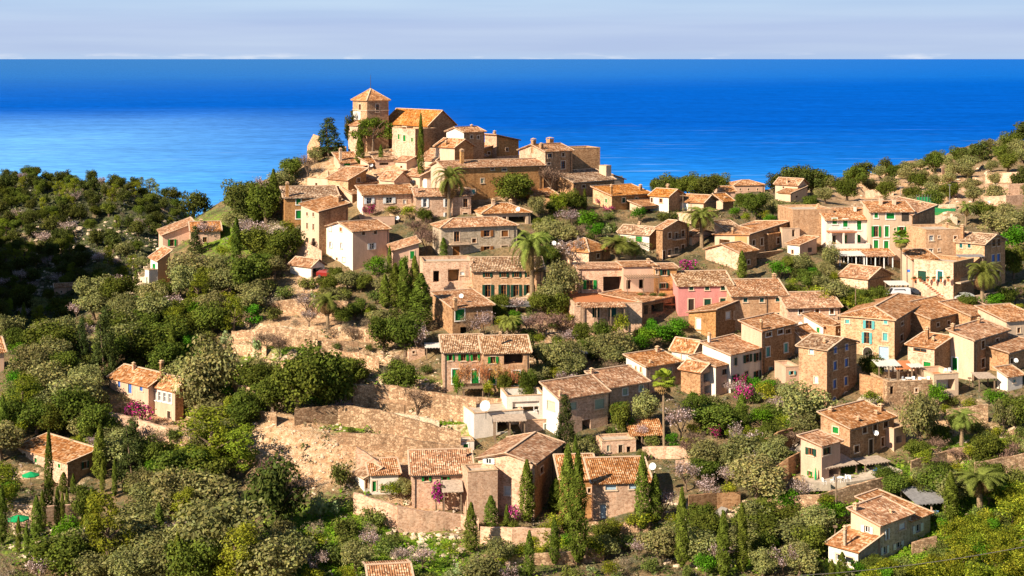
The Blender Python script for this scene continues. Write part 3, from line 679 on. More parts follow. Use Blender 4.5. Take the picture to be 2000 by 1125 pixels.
            if t0 == 'o':
                sw = w / 2
                sh = shutter_mesh(sw, hh, 's' + col)
                inst('shutter', sh, g, (-sw - .02, -dd - .13, 0)); inst('shutter', sh, g, (w + .02, -dd - .13, 0))
    # ---- rainwater pipe down the front
    if wr > 6.5 and rt != 'F' and cat == 'house':
        xs = wr * (.05 if random.random() < .35 else random.choice((.93, .96, .64)))
        if not any(fc == 'R' and s0 - .5 < xs < s1 + .5 for (fc, s0, s1, *_r) in WL):
            b = MB(); b.tube([(xs, -.09, -.5), (xs, -.09, h - .12)], [.055, .055], 5); b.tube([(xs, -.09, h - .12), (xs, -o + .05, h - .02)], [.055, .055], 5); b.build('downpipe', M['metal'], root)
        if random.random() < .7:
            b = MB(); b.tube([(-o, -o - .05, h - .02 + dL * -o / wl if rt.startswith('S') else h - .08), (wr + o, -o - .05, (h - .02 + dL * -o / wl + dR) if rt.startswith('S') else h - .08)], [.06, .06], 5); b.build('gutter', M['metal'], root)
    # ---- chimneys
    for it in [q for q in chims.split(';') if q.strip()]:
        t = [float(v) for v in it.split(',')]; px, yt, hp, wp = t[:4]; fy = t[4] if len(t) > 4 else .5
        x = solve(Vector((C.x - H.sa * fy * wl, C.y + H.ca * fy * wl, 0)), a, px, None)[0]; y = fy * wl
        x = max(.4, min(wr - .4, x))
        Yp = C.y + x * H.sa + y * H.ca
        zt = -(yt - HY) / F * Yp - C.z; w = max(.35, wp * Yp / F * .8)
        zb = h - .4
        cb = MB(); cb.box(-w/2, -w/2, zb, w/2, w/2, zt - .25); ch = cb.build('chimney', mR if mm[0] != 'pink' else M['rose'], root, (x, y, 0))
        kb = MB(); kb.box(-w/2-.1, -w/2-.1, zt - .25, w/2+.1, w/2+.1, zt - .15)
        for sx_ in (-1, 1):
            for sy_ in (-1, 1): kb.box(sx_*(w/2-.1)-.07, sy_*(w/2-.1)-.07, zt-.15, sx_*(w/2-.1)+.07, sy_*(w/2-.1)+.07, zt+.10)
        kb.face([(-w/2-.1,-w/2-.1,zt+.1),(w/2+.1,-w/2-.1,zt+.1),(0,-0,zt+.32)]); kb.face([(w/2+.1,-w/2-.1,zt+.1),(w/2+.1,w/2+.1,zt+.1),(0,0,zt+.32)]); kb.face([(w/2+.1,w/2+.1,zt+.1),(-w/2-.1,w/2+.1,zt+.1),(0,0,zt+.32)]); kb.face([(-w/2-.1,w/2+.1,zt+.1),(-w/2-.1,-w/2-.1,zt+.1),(0,0,zt+.32)])
        kb.build('chimney_cap', M['coping'], ch)
    return H
# ------------------------------------------------------------------ the village, house by house (photo pixels: left edge, near corner, right edge, base row, eave row, turn)
HH = {}
def H_(key, *a, **k): HH[key] = make_house(*a, **k); return HH[key]
# --- church on the summit
def church():
    Y = hit(740, 292).y
    t = make_house(689, 717, 759, 292, 195, 34.6, 'P 2.3', 'tan', 'L703,210,4.5,13,kn;R737,211,6,15,kn', '', 'the church tower', 'square stone church bell tower with pyramid tile roof and thin mast', Y=Y - 2, name='church_tower', cat='bell tower', tile='tile2')
    zt = t.h + 2.3
    b = MB(); b.tube([(t.wr/2, t.wl/2, zt), (t.wr/2, t.wl/2, zt + 3.4)], [.09, .04]); b.tube([(t.wr/2, t.wl/2, zt - .1), (t.wr/2, t.wl/2, zt + .5)], [.28, .1])
    b.build('mast', M['metal'], t.root)
    b = MB(); zc = t.h - 2.55
    b.box(-.12, -.12, zc, t.wr + .12, 0, zc + .18); b.box(-.12, 0, zc, 0, t.wl + .12, zc + .18)
    b.box(-.2, -.2, t.h - .35, t.wr + .2, 0, t.h - .1); b.box(-.2, 0, t.h - .35, 0, t.wl + .2, t.h - .1)
    b.build('cornice', M['mortar'], t.root)
    b = MB(); b.box(-.05, t.wl * .45, t.h - 4.7, 0, t.wl * .98, t.h - 2.7); b.build('plaster_patch', M['white'], t.root)
    make_house(750, 836, 889, 290, 245, 38, 'L 3.1', 'brown/tan', '', '', 'the church nave', 'long church nave with steep orange tiled gable roof behind bell tower', Y=Y - 9, name='church_nave', cat='church', tile='tile2')
    make_house(680, 699, 716, 304, 245, 40, 'SL .8', 'rose', 'L689,262,3,6,kn', '', 'the church sacristy', 'tall narrow pale stone annex on the left flank of the bell tower', Y=Y - 3, name='church_annex', cat='annex')
church()
H_('h3', 766, 811, 852, 292, 252, 42, 'F', 'brown/rose', 'L779,267,3.5,10,gc;L790,270,5,12,gc;L805,273,3.5,8,gc;L790,250,7,5,kn', '', 'the green shuttered annex below the church', 'flat topped stone house with three green shutters just below the church nave', Y=hit(740, 292).y - 14)
H_('h4', 872, 906, 946, 283, 259, 42, 'R .9', 'brown/white', 'R921,267,4,6,kn;R934,268,4,6,kn', '921,245,8,5', 'the white gabled house right of the church', 'small house with white left gable directly right of the church', Y=hit(740, 292).y - 17)
H_('h5', 947, 970, 1013, 305, 265, 40, 'S .0 -1.3', 'ochre/rose', 'R990,292,4,6,kn', '966,257,8,5', 'the ochre house on the skyline', 'ochre stone house with roof falling right against the sea skyline')
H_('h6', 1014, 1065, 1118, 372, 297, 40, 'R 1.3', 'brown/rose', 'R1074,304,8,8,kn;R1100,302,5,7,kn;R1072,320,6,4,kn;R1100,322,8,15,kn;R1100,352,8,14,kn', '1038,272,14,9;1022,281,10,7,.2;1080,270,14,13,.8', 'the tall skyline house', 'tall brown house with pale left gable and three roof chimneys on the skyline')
H_('h7', None, 1112, 1172, 350, 290, 22, 'F', 'brown', '', '', 'the blank tan wall', 'plain windowless tan block with flat top on right end of skyline', d=7, Y=hit(1117, 372).y + 5)
H_('h8', None, 1120, 1200, 382, 357, 42, 'SR 1.8', 'brown', 'R1140,364,6,5,kn;R1160,365,8,7,kn;R1176,365,8,7,kn', '', 'the shaded low roof house', 'low dark roofed house in shade under the blank tan wall', d=6, tile='tile3', Y=hit(1120, 385).y)
H_('h9', 1170, 1184, 1194, 362, 324, 42, 'F', 'cream/cream', '', '', 'the cream roof stair block', 'small cream flat roofed block at right end of the skyline', Y=hit(1184, 385).y + 4)
H_('h9b', 1188, 1198, 1219, 380, 343, 35, 'S .2 -1.0', 'cream', 'R1208,347,16,7,lX', '', 'the lookout pavilion', 'little lookout pavilion with sloping roof and blue opening facing the sea', Y=hit(1198, 385).y + 2)
H_('h10', 1158, 1195, 1270, 412, 383, 36, 'SR 1.35', 'ochre/tan', 'R1218,391,6,9,dc;R1243,390,5,9,dc;L1184,392,3.5,8,gc', '1190,362,20,4,.1;1251,362,14,6,.3;1268,369,8,5,.5', 'the long orange roof house', 'wide house with bright orange roof and white corner chimney near the pavilion', tile='tile2')
H_('h11', 1270, 1306, 1335, 416, 384, 52, 'L 1.15', 'brown/white', 'L1273,391,4,9,kn;L1291,392,6,8,kn', '1329,361,10,6,.8', 'the white fronted house with orange gable roof', 'small white fronted house with orange roof left of the garage house', tile='tile2')
H_('h12', 1307, 1374, 1399, 416, 396, 60, 'L 1.15', 'brown/cream', 'L1322,403,10,12,wDW;L1338,403,9,12,wDW', '', 'the garage house', 'low house with two white garage doors and broad orange roof', tile='tile2', Y=hit(1374, 420).y)
H_('h13', 1396, 1412, 1432, 410, 394, 40, 'SR 1.2', 'brown/cream', '', '1416,386,12,9', 'the house with stubby round chimney', 'small low house with fat pale chimney behind the garage house', tile='tile2')
H_('h14', None, 1435, 1494, 378, 362, 12, 'H 1.2', 'peach', 'R1446,370,3,4,kn;R1462,370,3,4,kn;R1480,370,3,4,kn', '', 'the far pink house', 'distant pinkish villa among dark pines near the sea', d=8)
H_('h14b', None, 1410, 1436, 386, 374, 12, 'R 1', 'peach', 'R1420,380,3,4,kn', '', 'the far low pink house', 'distant low pinkish cottage left of the far villa', d=6)
H_('h15', 1514, 1558, 1577, 393, 362, 50, 'L 1.4', 'rose/cream', 'R1566,368,5,5,kn;L1530,366,3,4,kn', '1528,351,6,4', 'the far cream house', 'distant cream house with two pale roof levels below the right slope')
H_('h15b', 1520, 1544, 1574, 394, 378, 50, 'SL 1.2', 'cream', 'R1556,384,4,4,kn', '', 'the far cream annex', 'low pale lean-to in front of the distant cream house', Y=HH['h15'].C.y - 4)
# --- upper core below the church
H_('h16', 652, 664, 702, 336, 318, 25, 'SR 1.7', 'cream', 'R678,321,12,7,gD', '660,291,22,6,.2', 'the house with green garage', 'low cream house with green garage door and tall chimney under the church')
H_('h17', None, 733, 771, 330, 312, 14, 'SR 1.0', 'rose', 'R750,320,18,5,kX', '', 'the brown roof house under the umbrella pine', 'small rose house with brown tile roof below the umbrella pine', d=7, tile='tile3')
H_('h18', 664, 690, 735, 352, 333, 45, 'S 0 1.4', 'tan/cream', 'R697,334,5,7,kn;R706,331,5,7,kn;R714,329,5,7,kn', '', 'the little arcade house', 'narrow cream house with row of small arches under a slanting roof')
H_('h19', 765, 800, 832, 312, 296, 45, 'L 1.3', 'cream', '', '800,282,6,4', 'the upper rooftops house', 'low house with pale sunlit roof in the middle of the upper rooftops')
H_('h20', 806, 851, 898, 345, 313, 48, 'L 2.0', 'ochre/cream', 'L832,328,5,6,kn', '', 'the broad gable house', 'house with broad tiled roof and dark gable above the tall palm')
H_('h21', 850, 888, 925, 310, 288, 45, 'L 1.5', 'ochre/cream', '', '865,276,7,4;902,290,26,9,.2', 'the upper gable house', 'small gabled house with sunlit roof just below the church right side', Y=hit(740, 292).y - 21)
H_('h21b', 918, 940, 972, 308, 293, 40, 'SL 1.2', 'ochre/rose', 'R955,299,5,5,kn', '', 'the small rose lean-to house', 'small rose lean-to under the ochre skyline house')
H_('h22', 852, 868, 1062, 405, 329, 24, 'R 1.1', 'ochre/cream', 'R942,353,6,9,pc;R962,330,6,4,kn;R985,331,8,4,kn;R925,374,6,8,tc', '902,293,26,8,.3', 'the long roof hall', 'long ochre building with unbroken tile roof and tall chimney behind the palm', d=8)
H_('h22b', 790, 820, 848, 366, 345, 40, 'SL 1.4', 'cream', 'L806,354,5,6,wo;L790,352,6,6,tc', '', 'the white balcony house', 'small cream house with white balcony shutters in the upper core')
H_('h22c', 742, 770, 800, 380, 352, 45, 'L 1.5', 'rose/cream', 'L760,364,5,6,kn', '792,336,8,5', 'the rose gable house', 'rose stone house with low gable left of the tall palm')
H_('h22d', 640, 680, 715, 392, 352, 45, 'S 0 2.0', 'ochre/tan', 'R700,352,6,8,kn;L660,366,5,6,kn', '', 'the slanting roof barn', 'ochre stone barn with long slanting roof line above the green window house')
H_('h22e', 600, 640, 672, 372, 350, 50, 'F', 'cream', 'L618,360,4,6,kn', '641,336,8,4', 'the pale terrace block', 'low pale terrace block left of the upper core')
H_('h22f', 845, 868, 908, 384, 350, 30, 'SR 1.4', 'rose', 'R888,362,6,8,kn', '', 'the rose house behind the palm', 'rose walled house directly behind the tall palm crown')
H_('h23', None, 556, 660, 448, 387, 14, 'SR 1.6', 'ochre', 'R583,394,9,11,gcW;R613,393,8,10,gcW;R635,389,6,5,gcW;R583,419,10,16,gcW', '561,357,14,7,.1;663,384,20,7,.0', 'the ochre house with white framed green windows', 'ochre stone house with green windows in white frames at the left village edge', d=6.2, tile='tile3')
H_('h24', 588, 623, 680, 503, 414, 38, 'S 1.0 1.2', 'brown/cream', 'L600,418,3,7,kn;L612,419,3,8,kn;L600,441,3,12,kn;L612,443,3,12,kn;L600,475,5,22,kD;L613,475,5,20,kD', '662,383,24,9,.3;689,391,16,6,.8', 'the narrow tall cream house', 'tall narrow cream fronted house with slit windows beside the ochre house')
H_('h25', 694, 709, 811, 425, 381, 20, 'SR 1.3', 'rose/white', 'R721,392,20,12,wo;R760,391,24,12,wo;R790,394,6,8,wc', '806,366,8,6', 'the long house with white shutters', 'long pale house with white shutters and pink bougainvillea in front', d=5)
H_('h26', None, 812, 920, 432, 384, 10, 'SR 1.0', 'rose', 'R830,396,14,17,wo;R873,396,14,16,wo;R909,396,9,17,kn;R873,421,14,12,wo;R909,421,9,11,kn;R830,421,6,10,kn', '800,363,10,7', 'the rose house behind the palm trunk', 'rose stone house with white shutters behind the tall palm trunk', d=4.2)
H_('h27', 637, 689, 760, 530, 453, 36, 'R 1.3', 'peach/white', 'L645,447,4,7,lc;L666,448,4,7,nc;L646,478,8,10,wo;L667,480,6,10,wo;L645,505,6,9,wc;L658,506,3,5,kn;L671,507,5,8,wc;R710,456,6,6,kn;R733,454,6,6,kn;R726,481,16,12,wo', '', 'the big white house', 'big white gabled house facing left with peach side and small windows')
H_('h28', None, 712, 771, 452, 424, 15, 'F', 'peach', 'R742,438,18,8,wX', '', 'the flat peach house', 'flat roofed peach house with terrace above the big white house', d=7)
H_('h29', None, 767, 818, 535, 491, 12, 'S .5 1.4', 'peach', 'R805,498,8,15,gc', '', 'the peach lean-to with green window', 'small peach lean-to house with one green window among the cypresses', d=6)
H_('h30', 845, 862, 1010, 508, 445, 18, 'H 1.3', 'grey/grey', 'R892,462,11,20,kn;R951,456,24,12,no;R986,456,13,12,nc;R891,492,14,22,nD;R951,487,24,12,no;R986,486,13,13,nc;R926,470,8,8,nn;R926,501,8,8,nn', '', 'the big square stone house', 'big square grey stone house with shallow hip roof and brown windows')
H_('h31', None, 826, 924, 580, 512, 8, 'F', 'rose', 'R886,538,22,24,nX;R852,540,12,22,kX;R903,534,8,7,wc;R860,574,8,8,wc;R888,573,10,10,wc', '912,540,40,9,-.25', 'the house with brown door loggia', 'flat topped rose house with brown doors and loggia left of the long window house', d=8)
H_('h32', None, 924, 1061, 584, 530, 5, 'SR 1.5', 'tan', 'R952,535,18,12,do;R984,535,18,12,do;R1009,535,18,12,do;R1034,535,18,12,do;R953,568,22,24,do;R984,568,21,24,do;R1008,568,21,24,do;R1033,568,20,24,do', '', 'the long house with dark green shutters', 'long tan house with two rows of dark green shutters beside the palm', d=6, tile='tile3')
H_('h33', 845, 884, 962, 658, 602, 25, 'SR 1.3', 'brown/brown', 'R898,615,18,22,gcW;R930,620,6,12,pX;R912,646,26,16,kX', '880,583,72,8,-.02', 'the small house with tall white chimney', 'small brown house with very tall white chimney under the long window house')
H_('h34', None, 866, 945, 768, 688, 6, 'SR 1.5', 'rose', 'R880,698,14,12,go;R905,698,20,13,go;R928,698,18,13,go;R890,735,14,28,gcW;R928,736,14,28,gcW', '', 'the long low house left half', 'long low house with green shutters and orange vines, left half', d=5.4, tile='tile3')
H_('h34b', None, 944, 1034, 768, 690, 6, 'SR 1.5', 'tan', 'R963,703,20,13,go;R1003,702,38,20,kX;R961,736,14,28,gcW;R1008,738,14,28,gcW', '977,650,12,5', 'the long low house right half', 'long low tiled house with open porch, right half', d=5.4, tile='tile3')
H_('h36', None, 1130, 1218, 592, 525, 6, 'S .2 0', 'rose', 'R1152,556,26,18,go;R1197,558,38,36,kX', '', 'the porch house', 'rose house with green shuttered bay and deep porch, left of the trellis terrace', d=5)
H_('h36b', None, 1218, 1280, 590, 521, 8, 'S .1 0', 'peach', 'R1228,556,9,18,kX;R1253,555,10,18,kX', '1266,507,12,7', 'the trellis terrace house', 'peach house behind a slatted trellis and flower pot terrace', d=5)
H_('h36c', None, 1280, 1322, 590, 525, 8, 'S .2 0', 'ochre', 'R1298,532,18,11,do;R1296,558,18,10,do;R1282,531,5,8,dc', '', 'the narrow ochre house', 'narrow ochre house with dark green shutters left of the pink house', d=4)
H_('h36d', None, 1122, 1254, 645, 594, 8, 'F .1', 'rose', 'R1164,608,14,24,dD;R1196,607,15,24,mD;R1130,594,5,4,kn;R1180,640,20,8,kX', '', 'the lower terrace storey', 'rose lower storey with green door under the trellis terrace', d=15, tile='terra')
H_('h36e', None, 1254, 1324, 640, 592, 50, 'SR .6', 'brown', 'R1262,605,8,18,dX;R1284,602,24,18,kX;R1304,600,14,16,kX', '', 'the shaded wing', 'shaded wing with dark openings right of the green door terrace', d=9)
H_('h37', 1208, 1268, 1293, 492, 459, 52, 'L 1.2', 'brown/white', 'L1216,466,14,10,go;L1248,467,12,11,gc', '1276,435,8,5,.7', 'the white house with green shutters above the palms', 'small white fronted house with green shutters above the low palms', tile='tile3')
H_('h37b', 1282, 1294, 1346, 510, 448, 50, 'L 1.2', 'brown/brown', 'R1308,460,6,11,kn;R1321,460,5,11,kn;R1334,456,6,12,kn;R1308,494,7,13,kn;R1321,492,8,16,kD;R1334,484,6,12,kn;R1296,499,7,18,kn', '', 'the shaded three storey house', 'tall brown house in shade with dark windows and small balconies')
H_('h38', 1090, 1150, 1192, 530, 492, 50, 'H 1.9', 'brown/rose', 'L1083,510,8,14,kn;R1168,500,6,8,kn', '', 'the orange hip roof house', 'low house with orange hip roof and two white dishes at the back', tile='tile2')
H_('h39', None, 943, 1036, 445, 417, 14, 'H 1.5', 'cream', 'R985,428,8,10,kn;R1010,430,34,14,kX', '963,391,16,7,.4;997,391,14,6,.7', 'the bungalow with dark porch', 'low cream bungalow with two chimneys and a dark porch', d=8)
H_('h40', 1396, 1463, 1541, 505, 459, 48, 'S -.6 1.4', 'brown/cream', 'L1415,474,20,12,nX;L1447,470,24,18,nX;R1472,474,5,10,kn;R1488,472,5,14,kn;R1520,466,5,10,kn;R1498,495,8,12,kn', '1425,447,14,5;1500,440,8,6', 'the house with two open porches', 'cream house with two deep porch openings under a slanting roof')
H_('h40b', 1378, 1444, 1478, 530, 494, 45, 'R 1.2', 'brown/rose', 'R1462,512,5,8,kn', '', 'the low stone gable', 'low stone house with pale plaster gable below the two porches', Y=HH['h40'].C.y - 7)
H_('h41', None, 1325, 1429, 618, 559, 6, 'SR 1.6', 'pink', 'R1350,562,8,9,dc;R1381,562,8,9,dc;R1412,562,8,9,dc;R1350,595,11,22,kD;R1382,597,13,26,dD;R1412,587,11,9,dc', '', 'the pink house', 'bright pink house with green shutters and cream frames', d=5.6, tile='tile3')
H_('h42', None, 1430, 1536, 645, 579, 8, 'R 2.0', 'tan', 'R1456,586,8,8,mc;R1488,586,8,8,mc;R1519,585,8,8,mc;R1519,616,7,10,mc', '1513,536,14,7,.5;1461,565,8,4,.25', 'the tan house right of the pink house', 'tan stone house with three small dark blue windows right of the pink house', d=12)
H_('h43', None, 1538, 1641, 655, 602, 8, 'R 1.8', 'rose', 'R1564,609,8,10,knW;R1596,609,8,11,knW;R1625,608,8,11,knW', '1620,569,14,6,.6', 'the house with three white framed windows', 'rose stone house with three white framed windows and long roof', d=11)
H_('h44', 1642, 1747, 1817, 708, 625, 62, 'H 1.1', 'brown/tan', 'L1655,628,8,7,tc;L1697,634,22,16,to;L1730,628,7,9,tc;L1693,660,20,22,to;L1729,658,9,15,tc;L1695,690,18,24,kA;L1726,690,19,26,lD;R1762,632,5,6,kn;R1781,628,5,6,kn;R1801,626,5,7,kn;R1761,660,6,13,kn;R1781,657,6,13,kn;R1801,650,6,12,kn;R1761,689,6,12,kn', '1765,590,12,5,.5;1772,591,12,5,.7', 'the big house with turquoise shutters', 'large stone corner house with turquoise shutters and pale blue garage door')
H_('h44b', None, 1817, 1897, 655, 624, 45, 'SR 1.5', 'brown', 'R1832,634,5,7,kn;R1853,630,5,7,kn;R1876,626,5,7,kn', '', 'the shaded row house', 'row house in shade with long tile roof right of the turquoise shuttered house', d=6.5, Y=HH['h44'].C.y + 8)
H_('h44c', None, 1896, 1948, 645, 618, 40, 'SR 1.5', 'brown', 'R1908,626,5,7,kn;R1930,620,20,6,kX', '1912,608,10,5,.2', 'the end row house', 'last tiled row house in shade below the palm at right', d=6, Y=HH['h44'].C.y + 12)
H_('h45', 1773, 1825, 1857, 752, 681, 46, 'SL 1.1', 'brown/rose', 'L1797,684,26,7,nn;L1811,715,14,16,gc;L1793,722,16,16,kX', '1811,641,12,7,.6;1823,660,14,3,.3', 'the terrace restaurant house', 'rose house with arched terrace opening, red awning and green shutter')
H_('h46', 1854, 1902, 1969, 745, 665, 48, 'SR 1.05', 'brown/cream', 'R1920,673,6,15,kn;R1948,668,6,14,kn;R1920,709,7,17,kn;R1946,703,6,16,kn;L1865,711,10,25,gDW', '1912,622,12,6,.9;1848,634,16,7,.9', 'the cream house with green terrace door', 'large cream and brown house with green door on a red terrace')
H_('h47', 1947, 1968, 1997, 765, 736, 30, 'SR .8', 'white', 'R1981,744,4,6,tc', '', 'the white shed', 'small white shed with tile roof near the right edge')
H_('h48', None, 1966, 2030, 668, 628, 20, 'SR 1.2', 'cream', 'R1990,645,6,10,kn', '', 'the cropped house by the palm', 'pale house cut by the right edge, above the satellite dish wall', d=8)
H_('h48b', None, 1970, 2030, 735, 690, 45, 'SR 1.2', 'brown', 'R1976,705,5,10,kn', '', 'the shaded edge house', 'shaded house at right edge behind the cream house', d=8)
H_('h49', 1560, 1615, 1673, 795, 684, 48, 'L 1.2', 'brown/tan', 'R1631,684,5,11,bc;R1653,678,5,11,bc;R1631,714,6,16,bc;R1653,708,6,15,bc;R1630,750,6,16,bc;R1652,744,6,16,bc;R1652,771,11,11,kA;R1629,784,8,18,bA;L1585,687,8,9,lc;L1594,742,7,12,wc', '1611,664,12,6,.3', 'the tall dark house', 'tall dark stone house with blue shutters and pale left side', tile='tile3')
H_('h50', 1448, 1488, 1552, 735, 647, 47, 'SR 1.05', 'brown/peach', 'R1501,653,11,8,knW;R1524,648,10,8,knW;R1539,647,10,8,kn;R1500,687,7,18,tcW;R1535,679,7,17,tcW;R1505,723,7,12,tc;R1521,722,8,22,gD', '1486,626,10,5,.1', 'the brown house with turquoise windows', 'brown stone house with turquoise windows and peach left side')
H_('h51', 1345, 1398, 1450, 668, 606, 48, 'S -1.1 .9', 'brown/ochre', 'L1364,632,9,20,wc;L1364,654,8,10,wc;R1422,616,9,14,wc;R1438,615,9,14,wc', '1357,612,12,6,.7', 'the orange stone house', 'orange stone house with thin sloping roof and blocked white windows')
H_('h52', 1372, 1427, 1489, 768, 694, 47, 'SR 1.2', 'white/white', 'R1437,706,6,15,dc;R1460,700,16,15,do;R1479,697,14,16,do;R1436,739,14,14,do;R1479,732,14,16,do;R1458,733,7,16,dc', '1385,652,20,6,.95', 'the white house with dark shutters', 'white house with dark green shutters beside the magenta bougainvillea')
H_('h53', 1312, 1354, 1376, 720, 688, 50, 'L 1.6', 'cream/white', 'L1335,697,8,10,wc', '', 'the white back house', 'small white house with brown roof behind the dark shuttered house')
H_('h54', 1350, 1398, 1429, 775, 717, 46, 'SR .9', 'peach/white', 'R1416,726,12,11,kn;R1414,751,5,7,kn', '', 'the narrow peach house', 'narrow peach house left of the white house with dark shutters')
H_('h54b', 1330, 1368, 1398, 778, 727, 46, 'L 1.0', 'rose/brown', 'R1381,737,14,18,dX;R1385,760,18,16,dX', '', 'the small house with dark doors', 'small brown gabled house with dark double doors beside the peach house')
H_('h55', 1223, 1262, 1329, 772, 717, 36, 'SR 1.0', 'rose/white', 'L1232,718,5,9,oc;L1242,720,5,9,oc;L1252,722,6,10,oc;R1308,724,8,9,pc', '1284,678,10,7,.9;1270,705,8,4,.2', 'the house with three small orange windows', 'house with white left wall holding three small orange windows')
H_('h56', 1148, 1186, 1265, 818, 758, 35, 'SR 1.45', 'rose/cream', 'R1221,765,9,12,pcW;R1252,758,7,11,pcW;R1248,801,12,24,nAW', '1154,721,12,7,.9', 'the house with arched wooden door', 'stone house with arched wooden door framed in white')
H_('h57', 1060, 1092, 1187, 855, 780, 35, 'SR 1.55', 'rose/white', 'R1171,789,18,18,pc;R1119,793,14,14,pc;L1076,792,14,16,pc;R1145,832,16,24,kX', '1094,765,14,5,.1', 'the house with pale green shutters', 'stone house with white side and pale green shutters')
H_('h58', None, 990, 1064, 825, 774, 10, 'F 1.8', 'white', 'R1027,795,52,22,nX', '', 'the pale terrace block', 'pale flat roofed terrace block with deep ochre recess', d=6, Y=hit(1000, 830).y)
H_('h58b', None, 926, 1022, 858, 808, 18, 'F .1', 'white', 'R994,832,46,22,kX', '', 'the low pale block', 'low pale block with dark covered opening below the terrace block', d=6)
H_('h58c', None, 1020, 1085, 862, 822, 14, 'F .6', 'rose', 'R1070,837,14,18,pcW', '', 'the stone front with pale green window', 'low stone front with one pale green shuttered window', d=5, Y=HH['h58b'].C.y + 1)
H_('h59', None, 805, 922, 992, 927, 6, 'SR 1.6', 'rose', 'R833,934,18,11,go;R869,937,17,12,go;R909,940,7,13,gc', '908,880,12,5,.7', 'the front house with green shutters', 'front house with reddish tile roof and green shutters above bougainvillea', d=5.8)
H_('h60', 934, 1044, 1097, 1015, 906, 70, 'R 1.05', 'brown/rose', 'L955,900,22,11,wo;L944,957,9,14,wcW;L991,959,10,15,wcW;L944,998,11,26,nD;R1058,918,6,12,kn', '1054,872,18,6,.25;1097,864,24,8,.3', 'the biggest front house', 'biggest front house, sunlit rose stone gable with white shutters')
H_('h60b', None, 914, 972, 1015, 922, 14, 'F .5', 'rose', '', '', 'the front stone annex', 'flat topped stone annex on left of the biggest front house', d=4, Y=HH['h60'].C.y - 1.5)
H_('h61', None, 1096, 1166, 1018, 937, 5, 'SR 1.6', 'ochre', 'R1151,958,6,9,kn', '', 'the half shaded front house', 'front house half in shade behind the twin tall cypresses', d=6)
H_('h61b', None, 1158, 1270, 1018, 944, 6, 'SR 1.6', 'rose', 'R1193,952,21,10,lc;R1236,950,15,10,lc;R1178,999,11,28,lD;R1246,1000,14,16,kX', '', 'the front house with light blue shutters', 'front house with light blue shutters and door behind slim cypress', d=6, Y=HH['h61'].C.y - 1)
H_('h62', 1603, 1660, 1746, 912, 838, 42, 'SR 1.3', 'brown/tan', 'L1632,840,11,12,gc;R1689,839,8,13,kn;R1709,834,8,13,kn;R1730,829,9,13,kn;R1673,877,9,13,kn;R1701,872,8,28,kD;R1724,863,6,17,kn', '1623,797,12,8,.95;1676,816,9,6,.2;1712,804,16,7,.3;1742,791,26,10,.4', 'the lower right farmhouse', 'brown farmhouse with four chimneys on a broad roof at lower right')
H_('h62b', 1564, 1605, 1641, 945, 872, 42, 'SR .6', 'peach', 'L1584,882,20,14,do;R1615,881,15,14,kn;L1582,924,9,8,go;R1628,922,18,14,kX', '', 'the pink farmhouse wing', 'pink plastered wing with open dark green window on the lower right farmhouse')
H_('h62c', None, 1746, 1769, 905, 838, 42, 'F', 'peach', 'R1756,858,11,13,dX', '', 'the farmhouse side wing', 'small peach flat wing on the right end of the lower right farmhouse', d=5, Y=HH['h62'].C.y + 5)
H_('h63', 1662, 1719, 1780, 1098, 1027, 44, 'SR 1.05', 'grey/cream', 'L1694,1034,22,13,wo;R1732,1043,8,21,wo;R1762,1028,12,12,wc;R1724,1076,22,14,wo;R1754,1065,20,12,wo', '1668,985,16,9,.9;1740,998,18,5,.3', 'the bottom right grey house', 'grey stone house with white shutters and mottled roof at bottom right')
H_('h63b', None, 1779, 1817, 1085, 1018, 44, 'SR 1.3', 'grey', 'R1792,1032,20,15,wo', '1799,994,18,5,.3', 'the grey house right wing', 'right wing of grey house with pale shutters and one chimney', d=8, Y=HH['h63'].C.y + 5)
H_('h63c', 1618, 1676, 1718, 1112, 1078, 44, 'SL .95', 'grey/white', 'L1650,1092,34,12,wn;R1705,1088,14,10,wo', '1631,1030,26,6,.5', 'the grey house lean-to', 'lean-to with white framed windows on left of the grey house', Y=HH['h63'].C.y - 3)
H_('h65', 214, 290, 352, 812, 755, 48, 'L 1.5', 'peach/peach', 'L233,750,5,12,bc;L254,758,7,20,bc;L276,758,6,11,bc', '261,710,12,6,.7', 'the blue shuttered villa', 'peach villa with blue shutters and reddish roof on the left slope')
H_('h65b', 294, 342, 358, 822, 763, 48, 'SL 1.2', 'brown/peach', 'L302,772,6,18,lnW;L312,774,6,18,lnW;L322,776,6,18,lnW;L332,778,6,18,lnW;L330,810,6,14,kD', '326,706,26,7,.8', 'the blue window wing', 'peach wing with four tall blue windows beside the blue shuttered villa', Y=HH['h65'].C.y - 3)
H_('h66', 36, 132, 187, 952, 904, 48, 'SL .9', 'brown/rose', 'L48,915,11,15,go;L74,932,14,15,go;L48,888,6,7,kn;L70,899,5,9,gc;L116,910,5,8,gc;R166,908,14,13,do', '', 'the bottom left house', 'old house with pinkish roof and green shutters at bottom left')
H_('h67', None, 318, 378, 498, 460, 20, 'S .4 2.2', 'peach', 'R336,474,16,13,go', '', 'the left edge peach house', 'peach house with rising roof edge on the far left of village', d=7)
H_('h67b', None, 374, 430, 485, 452, 15, 'R 1.4', 'peach', 'R400,468,8,10,kn', '393,430,12,7,.4', 'the salmon roof house', 'house with salmon pink roof and chimney near left ridge', d=8, tile='tile2')
H_('h68', 294, 308, 332, 562, 509, 42, 'S .4 1.5', 'orange/white', 'L301,521,6,12,gcW', '', 'the white and orange house', 'white and orange house standing alone on the left ridge')
H_('h68b', 283, 291, 318, 570, 528, 42, 'F', 'white', 'L287,548,3,12,pc', '', 'the white ridge terrace', 'low white terrace block beside the white and orange house')
